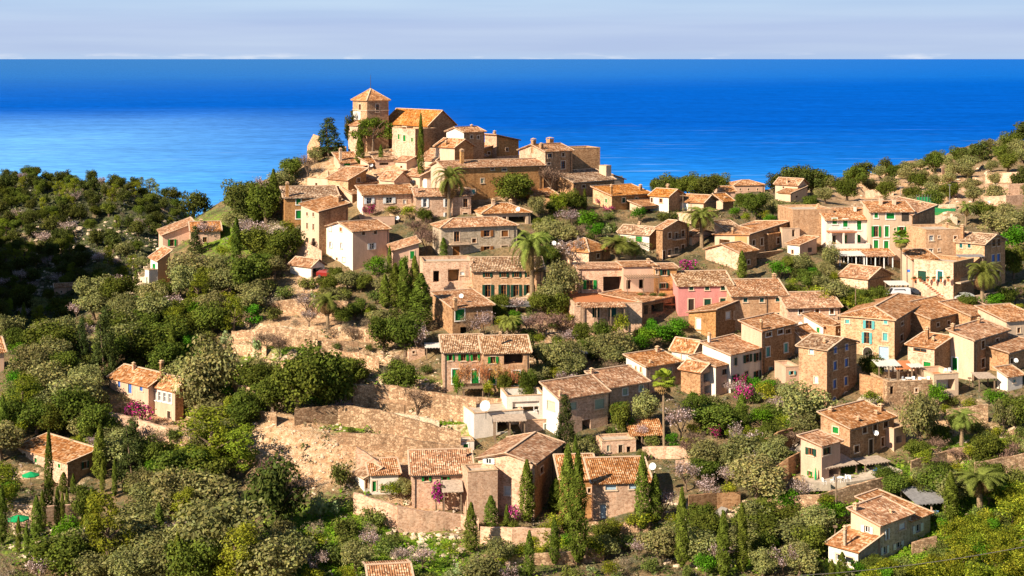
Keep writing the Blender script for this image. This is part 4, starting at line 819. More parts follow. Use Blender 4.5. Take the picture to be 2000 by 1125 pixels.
H_('h69', 567, 608, 634, 545, 521, 50, 'L 1.1', 'white/white', 'R621,532,20,18,kX', '', 'the open garage', 'white garage with tile roof and open dark front')
H_('h70', None, 107, 145, 577, 562, 20, 'R 1', 'peach', 'R120,570,3,4,kn', '', 'the valley cottage', 'tiny peach cottage far down in the left valley', d=6)
H_('h70b', None, -20, 8, 735, 690, 25, 'SR 1.4', 'peach', '', '', 'the cropped left house', 'peach house corner cut by the left edge', d=6)
H_('h71', None, 1549, 1628, 480, 410, 8, 'F .4', 'tan', '', '1627,400,10,5,.8', 'the big blank stone wall house', 'big blank stone walled block left of the green shuttered hotel', d=10)
H_('h71b', None, 1614, 1701, 492, 430, 6, 'SR 1.6', 'white', 'R1630,432,9,11,gcW;R1651,436,9,16,gcW;R1678,440,9,18,gcW;R1677,466,8,15,gcW;R1650,467,8,15,gc;R1630,468,9,16,nX', '1670,400,10,6,.7', 'the balcony hotel', 'white house with balconies and bright green shutters', d=6, Y=hit(1620, 492).y)
H_('h71c', None, 1700, 1782, 500, 414, 4, 'SR 1.4', 'cream', 'R1711,420,7,11,gcW;R1739,422,16,11,gcW;R1768,422,14,20,kX;R1711,452,18,21,goW;R1732,452,8,21,gcW;R1761,452,18,18,goW;R1748,448,4,5,gc;R1711,478,9,18,gcW;R1731,479,9,17,gcW', '1720,383,14,7,.7;1746,386,14,8,.7', 'the tall green shuttered house', 'tallest cream house with many green shutters beside the balcony house', d=5, Y=hit(1720, 505).y)
H_('h71d', None, 1782, 1826, 505, 420, 46, 'S 1.0 1.2', 'brown', '', '1798,397,22,7,.3', 'the dark side wing', 'dark brown side wing at right of the tallest cream house', d=8, Y=HH['h71c'].C.y + .5)
H_('h71e', None, 1638, 1744, 530, 501, 8, 'SR 1.6', 'cream', 'R1664,512,40,18,kX;R1712,512,46,18,kX', '', 'the restaurant terrace', 'restaurant terrace with white pillars and dark interior under tile canopy', d=6, Y=HH['h71b'].C.y - 6)
H_('h71f', 1640, 1695, 1740, 566, 545, 46, 'L 1.6', 'brown/rose', '', '', 'the low house below the restaurant', 'low pale stone house with sunlit roof below the restaurant', Y=hit(1695, 572).y)
H_('h71g', None, 1809, 1882, 550, 449, 10, 'F .4', 'tan', 'R1819,465,16,10,on;R1818,491,16,10,on;R1834,463,3,5,kn;R1834,488,3,5,kn;R1866,464,6,6,kn', '1862,436,12,6,.7', 'the flat tan house', 'flat roofed tan house with ochre shuttered windows left of the stone tower house', d=9)
H_('h71h', 1867, 1923, 1963, 570, 477, 48, 'L 1.3', 'brown/tan', 'L1877,480,6,8,mc;L1893,480,6,8,mc;R1940,474,5,14,kn;R1950,473,5,14,kn;R1940,505,6,15,bc;R1950,503,6,14,bc;R1949,534,8,10,kn;L1893,513,12,17,nn', '1880,440,16,7,.9', 'the right stone gable house', 'tall stone gable house in shade above the palm at right', tile='tile3')
H_('h71i', 1785, 1862, 1902, 590, 513, 48, 'F .7', 'brown/rose', 'L1801,539,16,20,dD;L1836,540,10,21,mDW;L1797,564,7,17,oD;L1806,566,7,17,dD', '', 'the house with outside stair', 'pale flat roofed house with outside stair and green doors')
H_('h71j', None, 1782, 1830, 560, 507, 10, 'SR 1.0', 'cream', '', '1801,494,10,5', 'the small canopy house', 'small tiled canopy house between tall house and stair house', d=5, Y=HH['h71i'].C.y + 6)
H_('h72', 1538, 1562, 1595, 505, 479, 40, 'SL 1.0', 'peach/white', 'R1582,488,8,9,kX;L1548,492,4,8,kn', '', 'the little peach house', 'little peach and white house at the foot of big blank wall')
H_('h72b', None, 1528, 1562, 485, 446, 15, 'F', 'cream', 'R1550,455,6,14,nX', '', 'the cream block by the wall', 'small cream block with brown opening left of big blank wall', d=5)
H_('h73', 1570, 1608, 1634, 664, 638, 46, 'SR 1.5', 'rose/white', 'L1598,645,5,10,gc', '', 'the tiny white house with green window', 'tiny white house with single green window above the tall dark house')
H_('h73b', None, 1632, 1669, 668, 638, 40, 'F', 'brown', 'R1640,645,3,4,kn', '', 'the dark stone outhouse', 'dark stone outhouse right of the tiny white house', d=5)
H_('h74', 1548, 1572, 1602, 690, 666, 46, 'SR 1.6', 'cream', '', '', 'the hidden shaded roof', 'small shaded roof squeezed behind the tall dark house')
H_('h75', None, 1535, 1562, 755, 717, 12, 'F', 'peach', 'R1547,728,13,7,to', '', 'the tiny peach house', 'tiny peach house with turquoise shutters left of the tall dark house', d=5)
H_('h76', None, 1733, 1822, 782, 746, 10, 'F .9', 'dry', 'R1742,762,14,16,oX;R1790,762,5,7,kn', '', 'the stone terrace with tables', 'stone terrace platform with orange niche below the red awning', d=7, Y=hit(1740, 790).y)
H_('h76b', None, 1824, 1872, 775, 732, 14, 'F .9', 'cream', 'R1847,752,36,22,wX', '', 'the open cream terrace', 'open cream terrace with red floor in front of green door', d=6, tile='terra', Y=hit(1830, 785).y)
H_('h77', 694, 712, 740, 962, 934, 30, 'SL .9', 'white', 'R716,945,5,18,nD', '', 'the little white hut', 'little white hut with brown tile roof at left of front row', tile='tile3')
H_('h77b', None, 724, 778, 966, 928, 10, 'SR .7', 'white', 'R731,950,7,20,gD;R748,953,7,11,gc', '', 'the white annex with green doors', 'low white annex with bright green door and shutter in front row', d=5)
H_('h78', None, 725, 803, 1175, 1142, 10, 'R .9', 'rose', '', '', 'the bottom edge roof', 'pinkish roof just peeping over the bottom edge', d=8)
H_('h79', None, 896, 926, 886, 863, 10, 'F .2', 'white', 'R910,873,9,12,gDW', '', 'the tiny white shed', 'tiny white shed with green door above the front house', d=3)
H_('h67c', 1395, 1420, 1450, 470, 452, 40, 'SR 1.4', 'rose', '', '1425,447,10,5', 'the low red roof house', 'low house with dark red roof behind the two porch house', tile='tile3')

# --- small houses that fill the packed core
H_('i1', 704, 720, 762, 334, 319, 40, 'SR .9', 'rose/cream', 'R735,326,4,5,kn', '', 'the cream house under the slim cypress', 'cream house with low roof just under the slim cypress')
H_('i2', 772, 794, 828, 334, 316, 45, 'L .9', 'cream', 'L784,326,4,5,kn', '812,302,9,5', 'the narrow chimney house', 'narrow cream house with slim chimney in the packed upper core')
H_('i3', 812, 834, 858, 372, 350, 30, 'F .4', 'white/white', 'R846,360,6,9,wo', '', 'the white block by the palm', 'white flat topped block just left of the tall palm crown')
H_('i4', 735, 752, 792, 366, 344, 40, 'SL .8', 'ochre/cream', 'R770,354,5,6,kn', '', 'the ochre lean-to house', 'ochre lean-to house amid upper rooftops below the dish')
H_('i5', 692, 708, 744, 374, 358, 40, 'SR .8', 'rose/cream', 'R726,365,4,5,kn', '704,348,9,5', 'the little rose roof house', 'little rose house with one chimney above the white shuttered house')
H_('i6', 880, 902, 950, 326, 308, 42, 'SR .9', 'ochre/cream', 'R926,315,5,6,kn', '', 'the low house above the long hall', 'low cream sided house tucked above the long roof hall')
H_('i7', 955, 972, 1016, 326, 306, 40, 'F .4', 'rose/cream', 'R990,315,10,7,kX', '', 'the rose roof terrace', 'rose block with roof terrace under the ochre skyline house')
H_('i8', 672, 688, 722, 398, 380, 42, 'SR .9', 'brown/cream', '', '690,372,12,5', 'the brown house under the barn', 'small brown house under the slanting roof barn')
H_('i9', 1230, 1254, 1304, 420, 404, 40, 'SR .8', 'brown/cream', 'R1275,412,30,9,kX', '', 'the open lean-to below the orange roof', 'open fronted lean-to below the bright orange roof', tile='tile2')
H_('i10', 1322, 1350, 1404, 440, 418, 45, 'F .4', 'brown/cream', '', '', 'the pale terrace above the palm', 'pale flat terrace block below the garage house')
H_('i11', 1338, 1352, 1396, 500, 462, 45, 'L .9', 'rose/cream', 'R1378,474,5,7,kn', '', 'the house hidden behind the palm', 'rose house half hidden behind the palm trunk', Y=hit(1350, 480).y)
H_('i12', None, 1500, 1542, 530, 458, 46, 'SR 1.0', 'brown', 'R1520,470,6,12,kn;R1522,500,6,12,kn', '', 'the dark orange roof house', 'dark house with orange roof right of the two open porches', d=6, tile='tile2', Y=HH['h40'].C.y + 4)
H_('i13', None, 1455, 1530, 545, 498, 40, 'F .3', 'brown', 'R1478,510,8,12,kX;R1500,510,12,14,kX;R1502,530,7,10,kn', '', 'the shaded courtyard house', 'low dark house in shade right of the plain gable', d=5, Y=HH['h40'].C.y - 3)
H_('i14', None, 798, 830, 706, 680, 15, 'F .3', 'rose', 'R808,688,5,5,kn', '', 'the small stone hut', 'small stone hut left of the long low house', d=4)
H_('i15', None, 1176, 1242, 890, 862, 12, 'F .3', 'rose', 'R1212,877,8,16,kD;R1188,876,5,12,pc;R1228,878,8,12,kX', '', 'the pillared garden house', 'low stone garden house with pillars behind yellow green trees', d=4)
H_('i16', None, 1040, 1090, 412, 384, 25, 'SR 1.0', 'ochre', 'R1062,398,6,8,kn', '', 'the shaded house behind the bare tree', 'ochre house behind the leafless tree right of the long hall', d=5, Y=hit(1062, 395).y)
# ------------------------------------------------------------------ vegetation
def leaf_mat(name, c, trans=0.25, var=0.3):
    m = bpy.data.materials.new(name); m.use_nodes = True; N = m.node_tree.nodes; L = m.node_tree.links; N.clear()
    out = N.new('ShaderNodeOutputMaterial')
    at = N.new('ShaderNodeAttribute'); at.attribute_name = 'tint'
    col = vary(N, L, at.outputs['Color'], var)
    hs = N.new('ShaderNodeHueSaturation'); oi = N.new('ShaderNodeObjectInfo'); mr = N.new('ShaderNodeMapRange'); mr.inputs[3].default_value = 0.475; mr.inputs[4].default_value = 0.515
    mu = N.new('ShaderNodeMath'); mu.operation = 'FRACT'; m7 = N.new('ShaderNodeMath'); m7.operation = 'MULTIPLY'; m7.inputs[1].default_value = 7.31
    L.new(oi.outputs['Random'], m7.inputs[0]); L.new(m7.outputs[0], mu.inputs[0]); L.new(mu.outputs[0], mr.inputs[0]); L.new(mr.outputs[0], hs.inputs['Hue']); L.new(col, hs.inputs['Color'])
    d = N.new('ShaderNodeBsdfDiffuse'); t = N.new('ShaderNodeBsdfTranslucent'); mx = N.new('ShaderNodeMixShader'); mx.inputs[0].default_value = trans
    L.new(hs.outputs[0], d.inputs[0]); L.new(hs.outputs[0], t.inputs[0]); L.new(d.outputs[0], mx.inputs[1]); L.new(t.outputs[0], mx.inputs[2]); L.new(mx.outputs[0], out.inputs[0])
    return m
M['leaf'] = leaf_mat('foliage', None)
M['bark'] = plain('bark', (0.16, 0.11, 0.075), 0.95, 0, 0.35, 4)
M['palmbark'] = plain('palm_bark', (0.26, 0.18, 0.11), 0.95, 0, 0.35, 6)
def cards(P, Nn, size, aspect, col, r):
    """leaf-sized quads at P facing roughly Nn"""
    n = len(P)
    Nn = Nn / np.linalg.norm(Nn, axis=1, keepdims=True)
    a = np.cross(Nn, r.normal(size=(n, 3))); a /= np.linalg.norm(a, axis=1, keepdims=True) + 1e-9
    b = np.cross(Nn, a); s = size * r.uniform(.65, 1.3, (n, 1))
    A, B = a * s * .5, b * s * .5 * aspect
    co = np.stack([P - A * .9 - B * .35, P - B * .9 + A * .25, P + A * .9 + B * .3, P + B * .9 - A * .2], 1)     # uneven leaf sprays
    return co.reshape(-1, 3), np.repeat(col, 4, 0)
def leaf_mesh(name, co, col):
    me = quick_mesh(name, co, np.arange(len(co)).reshape(-1, 4), M['leaf'])
    a = me.color_attributes.new('tint', 'FLOAT_COLOR', 'POINT')
    if len(me.vertices) == len(col): a.data.foreach_set('color', np.concatenate([col, np.ones((len(col), 1))], 1).astype(np.float32).reshape(-1))
    return me
def crown(name, clumps, size, c, dens, r, cvar=.35, aspect=.6, up=.25, c2=None, p2=0):
    C = []; K = []
    for (x, y, z, R) in clumps:
        n = max(8, int(dens * 2.3 * R * R))
        d = r.normal(size=(n, 3)); d /= np.linalg.norm(d, axis=1, keepdims=True)
        P = np.array([x, y, z]) + d * R * r.uniform(.55, 1.05, (n, 1)) * np.array([1, 1, .85])
        Nn = d * .8 + r.normal(size=(n, 3)) * .45 + np.array([0, 0, up])
        base = np.array(c) * (1 + r.uniform(-cvar, cvar) * .8)
        col = base[None] * r.uniform(1 - cvar, 1 + cvar, (n, 1)) * np.stack([r.uniform(.9, 1.12, n), np.ones(n), r.uniform(.8, 1.2, n)], 1)
        if c2 is not None:
            k = r.random(n) < p2; col[k] = np.array(c2) * r.uniform(.75, 1.25, (k.sum(), 1))
        a, b = cards(P, Nn, size, aspect, col, r); C.append(a); K.append(b)
    return leaf_mesh(name, np.concatenate(C), np.concatenate(K))
def blobs(r, n, rx, rz, z0, rmin, rmax, shell=.55):
    out = []
    for k in range(n):
        d = r.normal(size=3); d /= np.linalg.norm(d); q = r.uniform(shell, 1.0) if k > n * .2 else r.uniform(0, shell)
        R = r.uniform(rmin, rmax)
        out.append((d[0] * rx * q * .78, d[1] * rx * q * .78, z0 + rz + d[2] * rz * q * .78, R))
    return out
def trunk_mesh(r, h, rad0, limbs, spread, name='trunk', m=None):
    b = MB(); lean = r.uniform(-.12, .12, 2) * h
    b.tube([(0,0,-1.2), (0,0,0), (lean[0]*.5, lean[1]*.5, h*.5), (lean[0], lean[1], h)], [rad0*1.25, rad0*1.1, rad0*.8, rad0*.55], 6)
    for k in range(limbs):
        a = 2*math.pi*k/limbs + r.uniform(0, 1); z = h * r.uniform(.55, .95); e = spread * r.uniform(.6, 1)
        b.tube([(lean[0]*z/h, lean[1]*z/h, z), (lean[0]+math.cos(a)*e*.5, lean[1]+math.sin(a)*e*.5, z + e*.5), (lean[0]+math.cos(a)*e, lean[1]+math.sin(a)*e, z + e*.95)], [rad0*.5, rad0*.35, rad0*.15], 5)
    return b.mesh(name, m or M['bark'])
PROTO = {}
def add_proto(kind, tr, cr, w, h):
    n = len(cr.vertices); co = np.empty(n * 3, np.float32); cr.vertices.foreach_get('co', co); co = co.reshape(-1, 3)
    PROTO.setdefault(kind, []).append((tr, cr, 2 * float(np.percentile(np.hypot(co[:, 0], co[:, 1]), 96)), float(np.percentile(co[:, 2], 99.5))))
G = dict(olive=(0.238,0.238,0.085), oak=(0.115,0.148,0.024), pine=(0.20,0.245,0.024), darkpine=(0.085,0.102,0.024), cypress=(0.115,0.150,0.022), citrus=(0.075,0.185,0.012), lemon=(0.24,0.27,0.024),
         conifer=(0.060,0.085,0.024), bush=(0.14,0.17,0.040), grey=(0.29,0.245,0.16), palm=(0.20,0.235,0.05), fan=(0.23,0.30,0.035))
def protos():
    r = np.random.default_rng(11)
    for k in range(4):
        add_proto('olive', trunk_mesh(r, 2.0, .28, 5, 1.6), crown('crown', blobs(r, 34, 3.1, 2.3, .7, .7, 1.3), .33, G['olive'], 52, r, .30, .62), 6.2, 5.6)
    for k in range(4):
        add_proto('oak', trunk_mesh(r, 2.2, .3, 5, 1.8), crown('crown', blobs(r, 36, 3.0, 2.9, .5, .8, 1.4), .34, G['oak'], 54, r, .32, .65), 6.2, 6.8)
    for k in range(3):
        cl = []
        for z in np.linspace(2.2, 9.0, 10):
            R = 2.5 * (1 - ((z - 4.2) / 6.4) ** 2) ** .5 if abs(z - 4.2) < 6.3 else .3
            for j in range(4):
                a = r.uniform(0, 6.28); q = R * r.uniform(.35, .95); cl.append((math.cos(a)*q, math.sin(a)*q, z + r.uniform(-.4, .4), r.uniform(.65, 1.1)))
        add_proto('pine', trunk_mesh(r, 6.5, .3, 6, 1.8), crown('crown', cl, .36, G['pine'], 46, r, .32, .5, .5), 6.0, 10.0)
    for k in range(3):
        add_proto('darkpine', trunk_mesh(r, 3.0, .3, 5, 2.0), crown('crown', blobs(r, 32, 3.2, 2.6, .6, .8, 1.5), .50, G['darkpine'], 26, r, .3, .55, .4), 6.6, 6.4)
    # umbrella pine
    cl = []
    for j in range(34):
        a = r.uniform(0, 6.28); q = 3.6 * math.sqrt(r.random()); cl.append((math.cos(a)*q, math.sin(a)*q, 6.6 - .10*q*q + r.uniform(-.5, .5) - (1.2 if q > 3 else 0), r.uniform(.7, 1.1)))
    add_proto('umbrella', trunk_mesh(r, 5.2, .3, 7, 2.2), crown('crown', cl, .42, (0.10,0.15,0.018), 40, r, .3, .6, .5), 8.2, 7.6)
    for k in range(4):
        n = 4200; z = r.uniform(0, 1, n) ** .9; H = 12.0
        prof = np.where(z < .12, .35 + z * 4.6, np.where(z < .5, .92 + .08 * np.sin(z * 9), 1.0 * np.clip((1.02 - z) / .52, 0, 1) ** .75)) * 1.05
        a = r.uniform(0, 6.28, n); bump = 1 + .16 * np.sin(a * 3 + z * 23 + k) + .10 * np.sin(a * 5 - z * 41)
        R = prof * bump * r.uniform(.72, 1.04, n)
        P = np.stack([np.cos(a) * R, np.sin(a) * R, .5 + z * (H - .5)], 1)
        Nn = np.stack([np.cos(a), np.sin(a), np.full(n, .25)], 1) + r.normal(size=(n, 3)) * .45
        col = np.array(G['cypress'])[None] * r.uniform(.7, 1.35, (n, 1)) * (1 + .35 * np.sin(a * 3 + z * 23 + k))[:, None].clip(.6, 1.4)
        co, kk = cards(P, Nn, .34, .5, col, r)
        add_proto('cypress', trunk_mesh(r, 1.6, .16, 0, 0), leaf_mesh('crown', co, kk), 2.3, 12.0)
    for k in range(3):
        add_proto('citrus', trunk_mesh(r, 1.2, .14, 4, .9), crown('crown', blobs(r, 18, 1.9, 1.6, .7, .6, .95), .25, G['citrus'], 75, r, .42), 4.0, 4.0)
    for k in range(4):
        add_proto('lemon', trunk_mesh(r, 1.0, .12, 4, .9), crown('crown', blobs(r, 18, 1.9, 1.5, .6, .55, .9), .24, G['lemon'], 70, r, .45, c2=(.10,.14,.015), p2=.3), 4.0, 3.7)
    for k in range(3):
        cl = []
        for z in np.linspace(1.0, 9.2, 13):
            R = 2.6 * (1 - (z / 9.9) ** 1.3) + .3
            for j in range(max(4, int(R * 4.4))):
                a = r.uniform(0, 6.28); q = R * r.uniform(.5, 1.0); cl.append((math.cos(a)*q, math.sin(a)*q, z - .12*q, r.uniform(.55, .9)))
        add_proto('conifer', trunk_mesh(r, 8.6, .2, 0, 0), crown('crown', cl, .36, G['conifer'], 45, r, .3, .6, .6), 5.2, 9.6)
    for k in range(3):
        add_proto('bush', trunk_mesh(r, .5, .08, 3, .5), crown('crown', blobs(r, 13, 1.2, .75, .05, .45, .7), .21, G['bush'], 100, r, .4), 2.5, 1.7)
    for k in range(2):
        add_proto('scrub', trunk_mesh(r, .8, .08, 4, .8), crown('crown', blobs(r, 16, 1.8, 1.2, .3, .5, .9), .26, G['grey'], 40, r, .35, .3), 3.9, 3.0)
        add_proto('bougainvillea', trunk_mesh(r, .8, .07, 3, .6), crown('crown', blobs(r, 12, 1.3, .8, .4, .4, .65), .22, (0.44,0.035,0.20), 70, r, .3, c2=(.07,.12,.02), p2=.38), 2.7, 2.2)
        add_proto('agave', trunk_mesh(r, .3, .06, 3, .4), crown('crown', blobs(r, 14, .9, .9, .1, .25, .45), .40, (0.30,0.37,0.16), 60, r, .25, .35), 2.0, 2.2)
    # leafless and blossoming trees: a haze of thin twigs
    for kind, c, c2, p2 in (('almond', (0.34,0.24,0.19), (0.66,0.52,0.52), .42), ('bare', (0.23,0.15,0.105), (0.32,0.22,0.16), .3), ('vine', (0.42,0.20,0.07), (0.50,0.30,0.12), .4)):
        for k in range(3):
            b = MB(); n1 = 6
            b.tube([(0,0,-1), (0,0,0), (.1,.1,1.0)], [.2,.17,.13], 6)
            P = []; Nn = []
            for i in range(n1):
                a = 2*math.pi*i/n1 + r.uniform(-.3, .3); q = r.uniform(1.2, 2.0); z = r.uniform(2.2, 3.4)
                m1 = (math.cos(a)*q*.5, math.sin(a)*q*.5, 1.0 + (z-1)*.6); m2 = (math.cos(a)*q, math.sin(a)*q, z)
                b.tube([(.1,.1,1.0), m1, m2], [.09,.06,.03], 4, False)
                for j in range(9):
                    t = r.uniform(.3, 1); s = [m1[q_] * (1-t) + m2[q_] * t for q_ in range(3)]; e = [s[0] + r.normal()*.7, s[1] + r.normal()*.7, s[2] + r.uniform(.2, 1.1)]
                    b.tube([s, e], [.035, .012], 3, False)
                    for w in range(16):
                        tt = r.uniform(.2, 1.15); P.append([s[q_]*(1-tt) + e[q_]*tt + r.normal()*.26 for q_ in range(3)])
            P = np.array(P); n = len(P); Nn = r.normal(size=(n, 3))
            col = np.array(c)[None] * r.uniform(.6, 1.4, (n, 1)); kk = r.random(n) < p2; col[kk] = np.array(c2) * r.uniform(.8, 1.2, (kk.sum(), 1))
            co1, k1 = cards(P[~kk], Nn[~kk], .62, .13, col[~kk], r); co2, k2 = cards(P[kk], Nn[kk], .22, .8, col[kk], r)
            add_proto(kind, b.mesh('trunk', M['bark']), leaf_mesh('crown', np.concatenate([co1, co2]), np.concatenate([k1, k2])), 4.6, 4.4)
    # date palm
    for k in range(3):
        Ht = 6.0; tb = MB(); tb.tube([(0,0,-1.5), (0,0,0), (.08,.05,Ht*.5), (.15,.05,Ht)], [.34,.32,.26,.30], 8)
        C = []; K = []
        for i in range(62):
            a = r.uniform(0, 6.28); el = r.uniform(-.7, 1.35); Lf = r.uniform(2.9, 3.9); hd = np.array([math.cos(a), math.sin(a)])
            p = np.array([.15, .05, Ht + .1]); el_ = el
            for s in range(9):
                st = Lf / 9; q = p + np.array([hd[0]*math.cos(el_)*st, hd[1]*math.cos(el_)*st, math.sin(el_)*st])
                d = (q - p) / st; side = np.array([-hd[1], hd[0], 0.]); wl_ = .55 * (1 - abs(s - 3.5) / 7.5)
                for sg in (-1, 1):
                    for j in range(2):
                        o = p + (q - p) * (j + .5) / 2; tip = o + (side * sg * .85 + d * .75 + np.array([0, 0, -.28])) * wl_
                        C.append([o - d * .06, o + d * .09, tip + d * .03, tip - d * .03]); K.append(np.array(G['palm']) * r.uniform(.7, 1.3) * (1 if el > -.2 else .8) if el > -.35 else np.array((.26,.17,.07)) * r.uniform(.7, 1.2))
                p = q; el_ -= .17 + .05 * s * .4
        add_proto('palm', tb.mesh('trunk', M['palmbark']), leaf_mesh('crown', np.array(C).reshape(-1, 3), np.repeat(np.array(K), 4, 0)), 6.0, 8.8)
    # fan palm
    for k in range(2):
        Ht = 9.0; tb = MB(); tb.tube([(0,0,-1.5), (0,0,0), (.1,.0,Ht*.5), (.1,.0,Ht)], [.24,.2,.15,.17], 8)
        C = []; K = []
        for i in range(70):
            a = r.uniform(0, 6.28); el = r.uniform(-1.35, 1.35); Lp = r.uniform(.8, 1.15); hd = np.array([math.cos(a)*math.cos(el), math.sin(a)*math.cos(el), math.sin(el)])
            o = np.array([.1, 0, Ht + .2]) + hd * Lp; side = np.array([-math.sin(a), math.cos(a), 0]); upv = np.cross(hd, side)
            col = (np.array(G['fan']) if el > -.45 else np.array((.30,.20,.08))) * r.uniform(.7, 1.3)
            C.append([np.array([.1,0,Ht]) - side*.03, np.array([.1,0,Ht]) + side*.03, o + side*.02, o - side*.02]); K.append(col)
            for j in range(9):
                th = (j - 4) / 4 * 1.45; d = hd * math.cos(th) + side * math.sin(th); q = np.cross(d, upv); t = o + d * .85 + np.array([0,0,-.22])
                C.append([o, o + d*.5 + q*.12, t, o + d*.5 - q*.12]); K.append(col * r.uniform(.85, 1.15))
        add_proto('fanpalm', tb.mesh('trunk', M['palmbark']), leaf_mesh('crown', np.array(C).reshape(-1, 3), np.repeat(np.array(K), 4, 0)), 3.4, 10.6)
protos()
WORD = dict(olive=('olive_tree','grey green olive tree'), oak=('holm_oak','dark green leafy tree'), pine=('pine_tree','yellowish green pine'), darkpine=('dark_pine','dark bushy pine'), umbrella=('umbrella_pine','flat topped umbrella pine'),
            cypress=('cypress','slim column cypress'), citrus=('citrus_tree','bright green round tree'), lemon=('lemon_tree','yellow green fruit tree'), conifer=('conifer','dark pointed conifer'), bush=('shrub','green shrub'), scrub=('dry_shrub','grey dry shrub'),
            bougainvillea=('bougainvillea','magenta flowering bougainvillea'), agave=('agave_plant','pale green spiky plant'), almond=('blossom_tree','pale pink blossoming almond tree'), bare=('bare_tree','leafless brown tree'), vine=('vine','orange leaved vine'),
            palm=('date_palm','feathery date palm'), fanpalm=('fan_palm','fan palm'))
TREES = []     # (root, kind, px, base row, top row, width px)
GRP = dict(olive='olive trees on the slopes', oak='leafy trees on the slopes', pine='pines on the slopes', darkpine='dark pines on the far hills', umbrella='umbrella pines', cypress='column cypresses among the houses', citrus='round green garden trees',
           lemon='yellow green fruit trees', conifer='pointed conifers', bush='green garden shrubs', scrub='dry grey shrubs', bougainvillea='bougainvilleas on house fronts', agave='spiky plants on the terraces', almond='blossoming almond trees', bare='leafless trees', vine='orange vines', palm='date palms', fanpalm='fan palms')
def plant(kind, px, yb, yt=None, wpx=None, Y=None, hm=None, wm=None):
    p = hit(px, yb) if Y is None else None
    if p is None: p = Vector(((px - CX) / F * Y, Y, 0)); p.z = gz(p.x, p.y)
    sc = p.y / F
    if hm is None: hm = (yb - yt) * sc + max(0, 0)
    if Y is not None and yt is not None: hm = -(yt - HY) * sc - p.z
    if wm is None: wm = wpx * sc
    if kind == 'cypress': wm *= 1.3
    if kind == 'palm': wm *= 1.15
    tr, cr, w0, h0 = random.choice(PROTO[kind])
    root = empty(WORD[kind][0], p, random.uniform(0, 6.28))
    root.scale = (wm / w0, wm / w0, max(.3, hm) / h0)
    t = inst('trunk', tr, root); c = inst('crown', cr, root)
    yb2 = HY - p.z * F / p.y
    TREES.append((root, kind, px, yb2, yb2 - hm / sc, wm / sc))
    return root
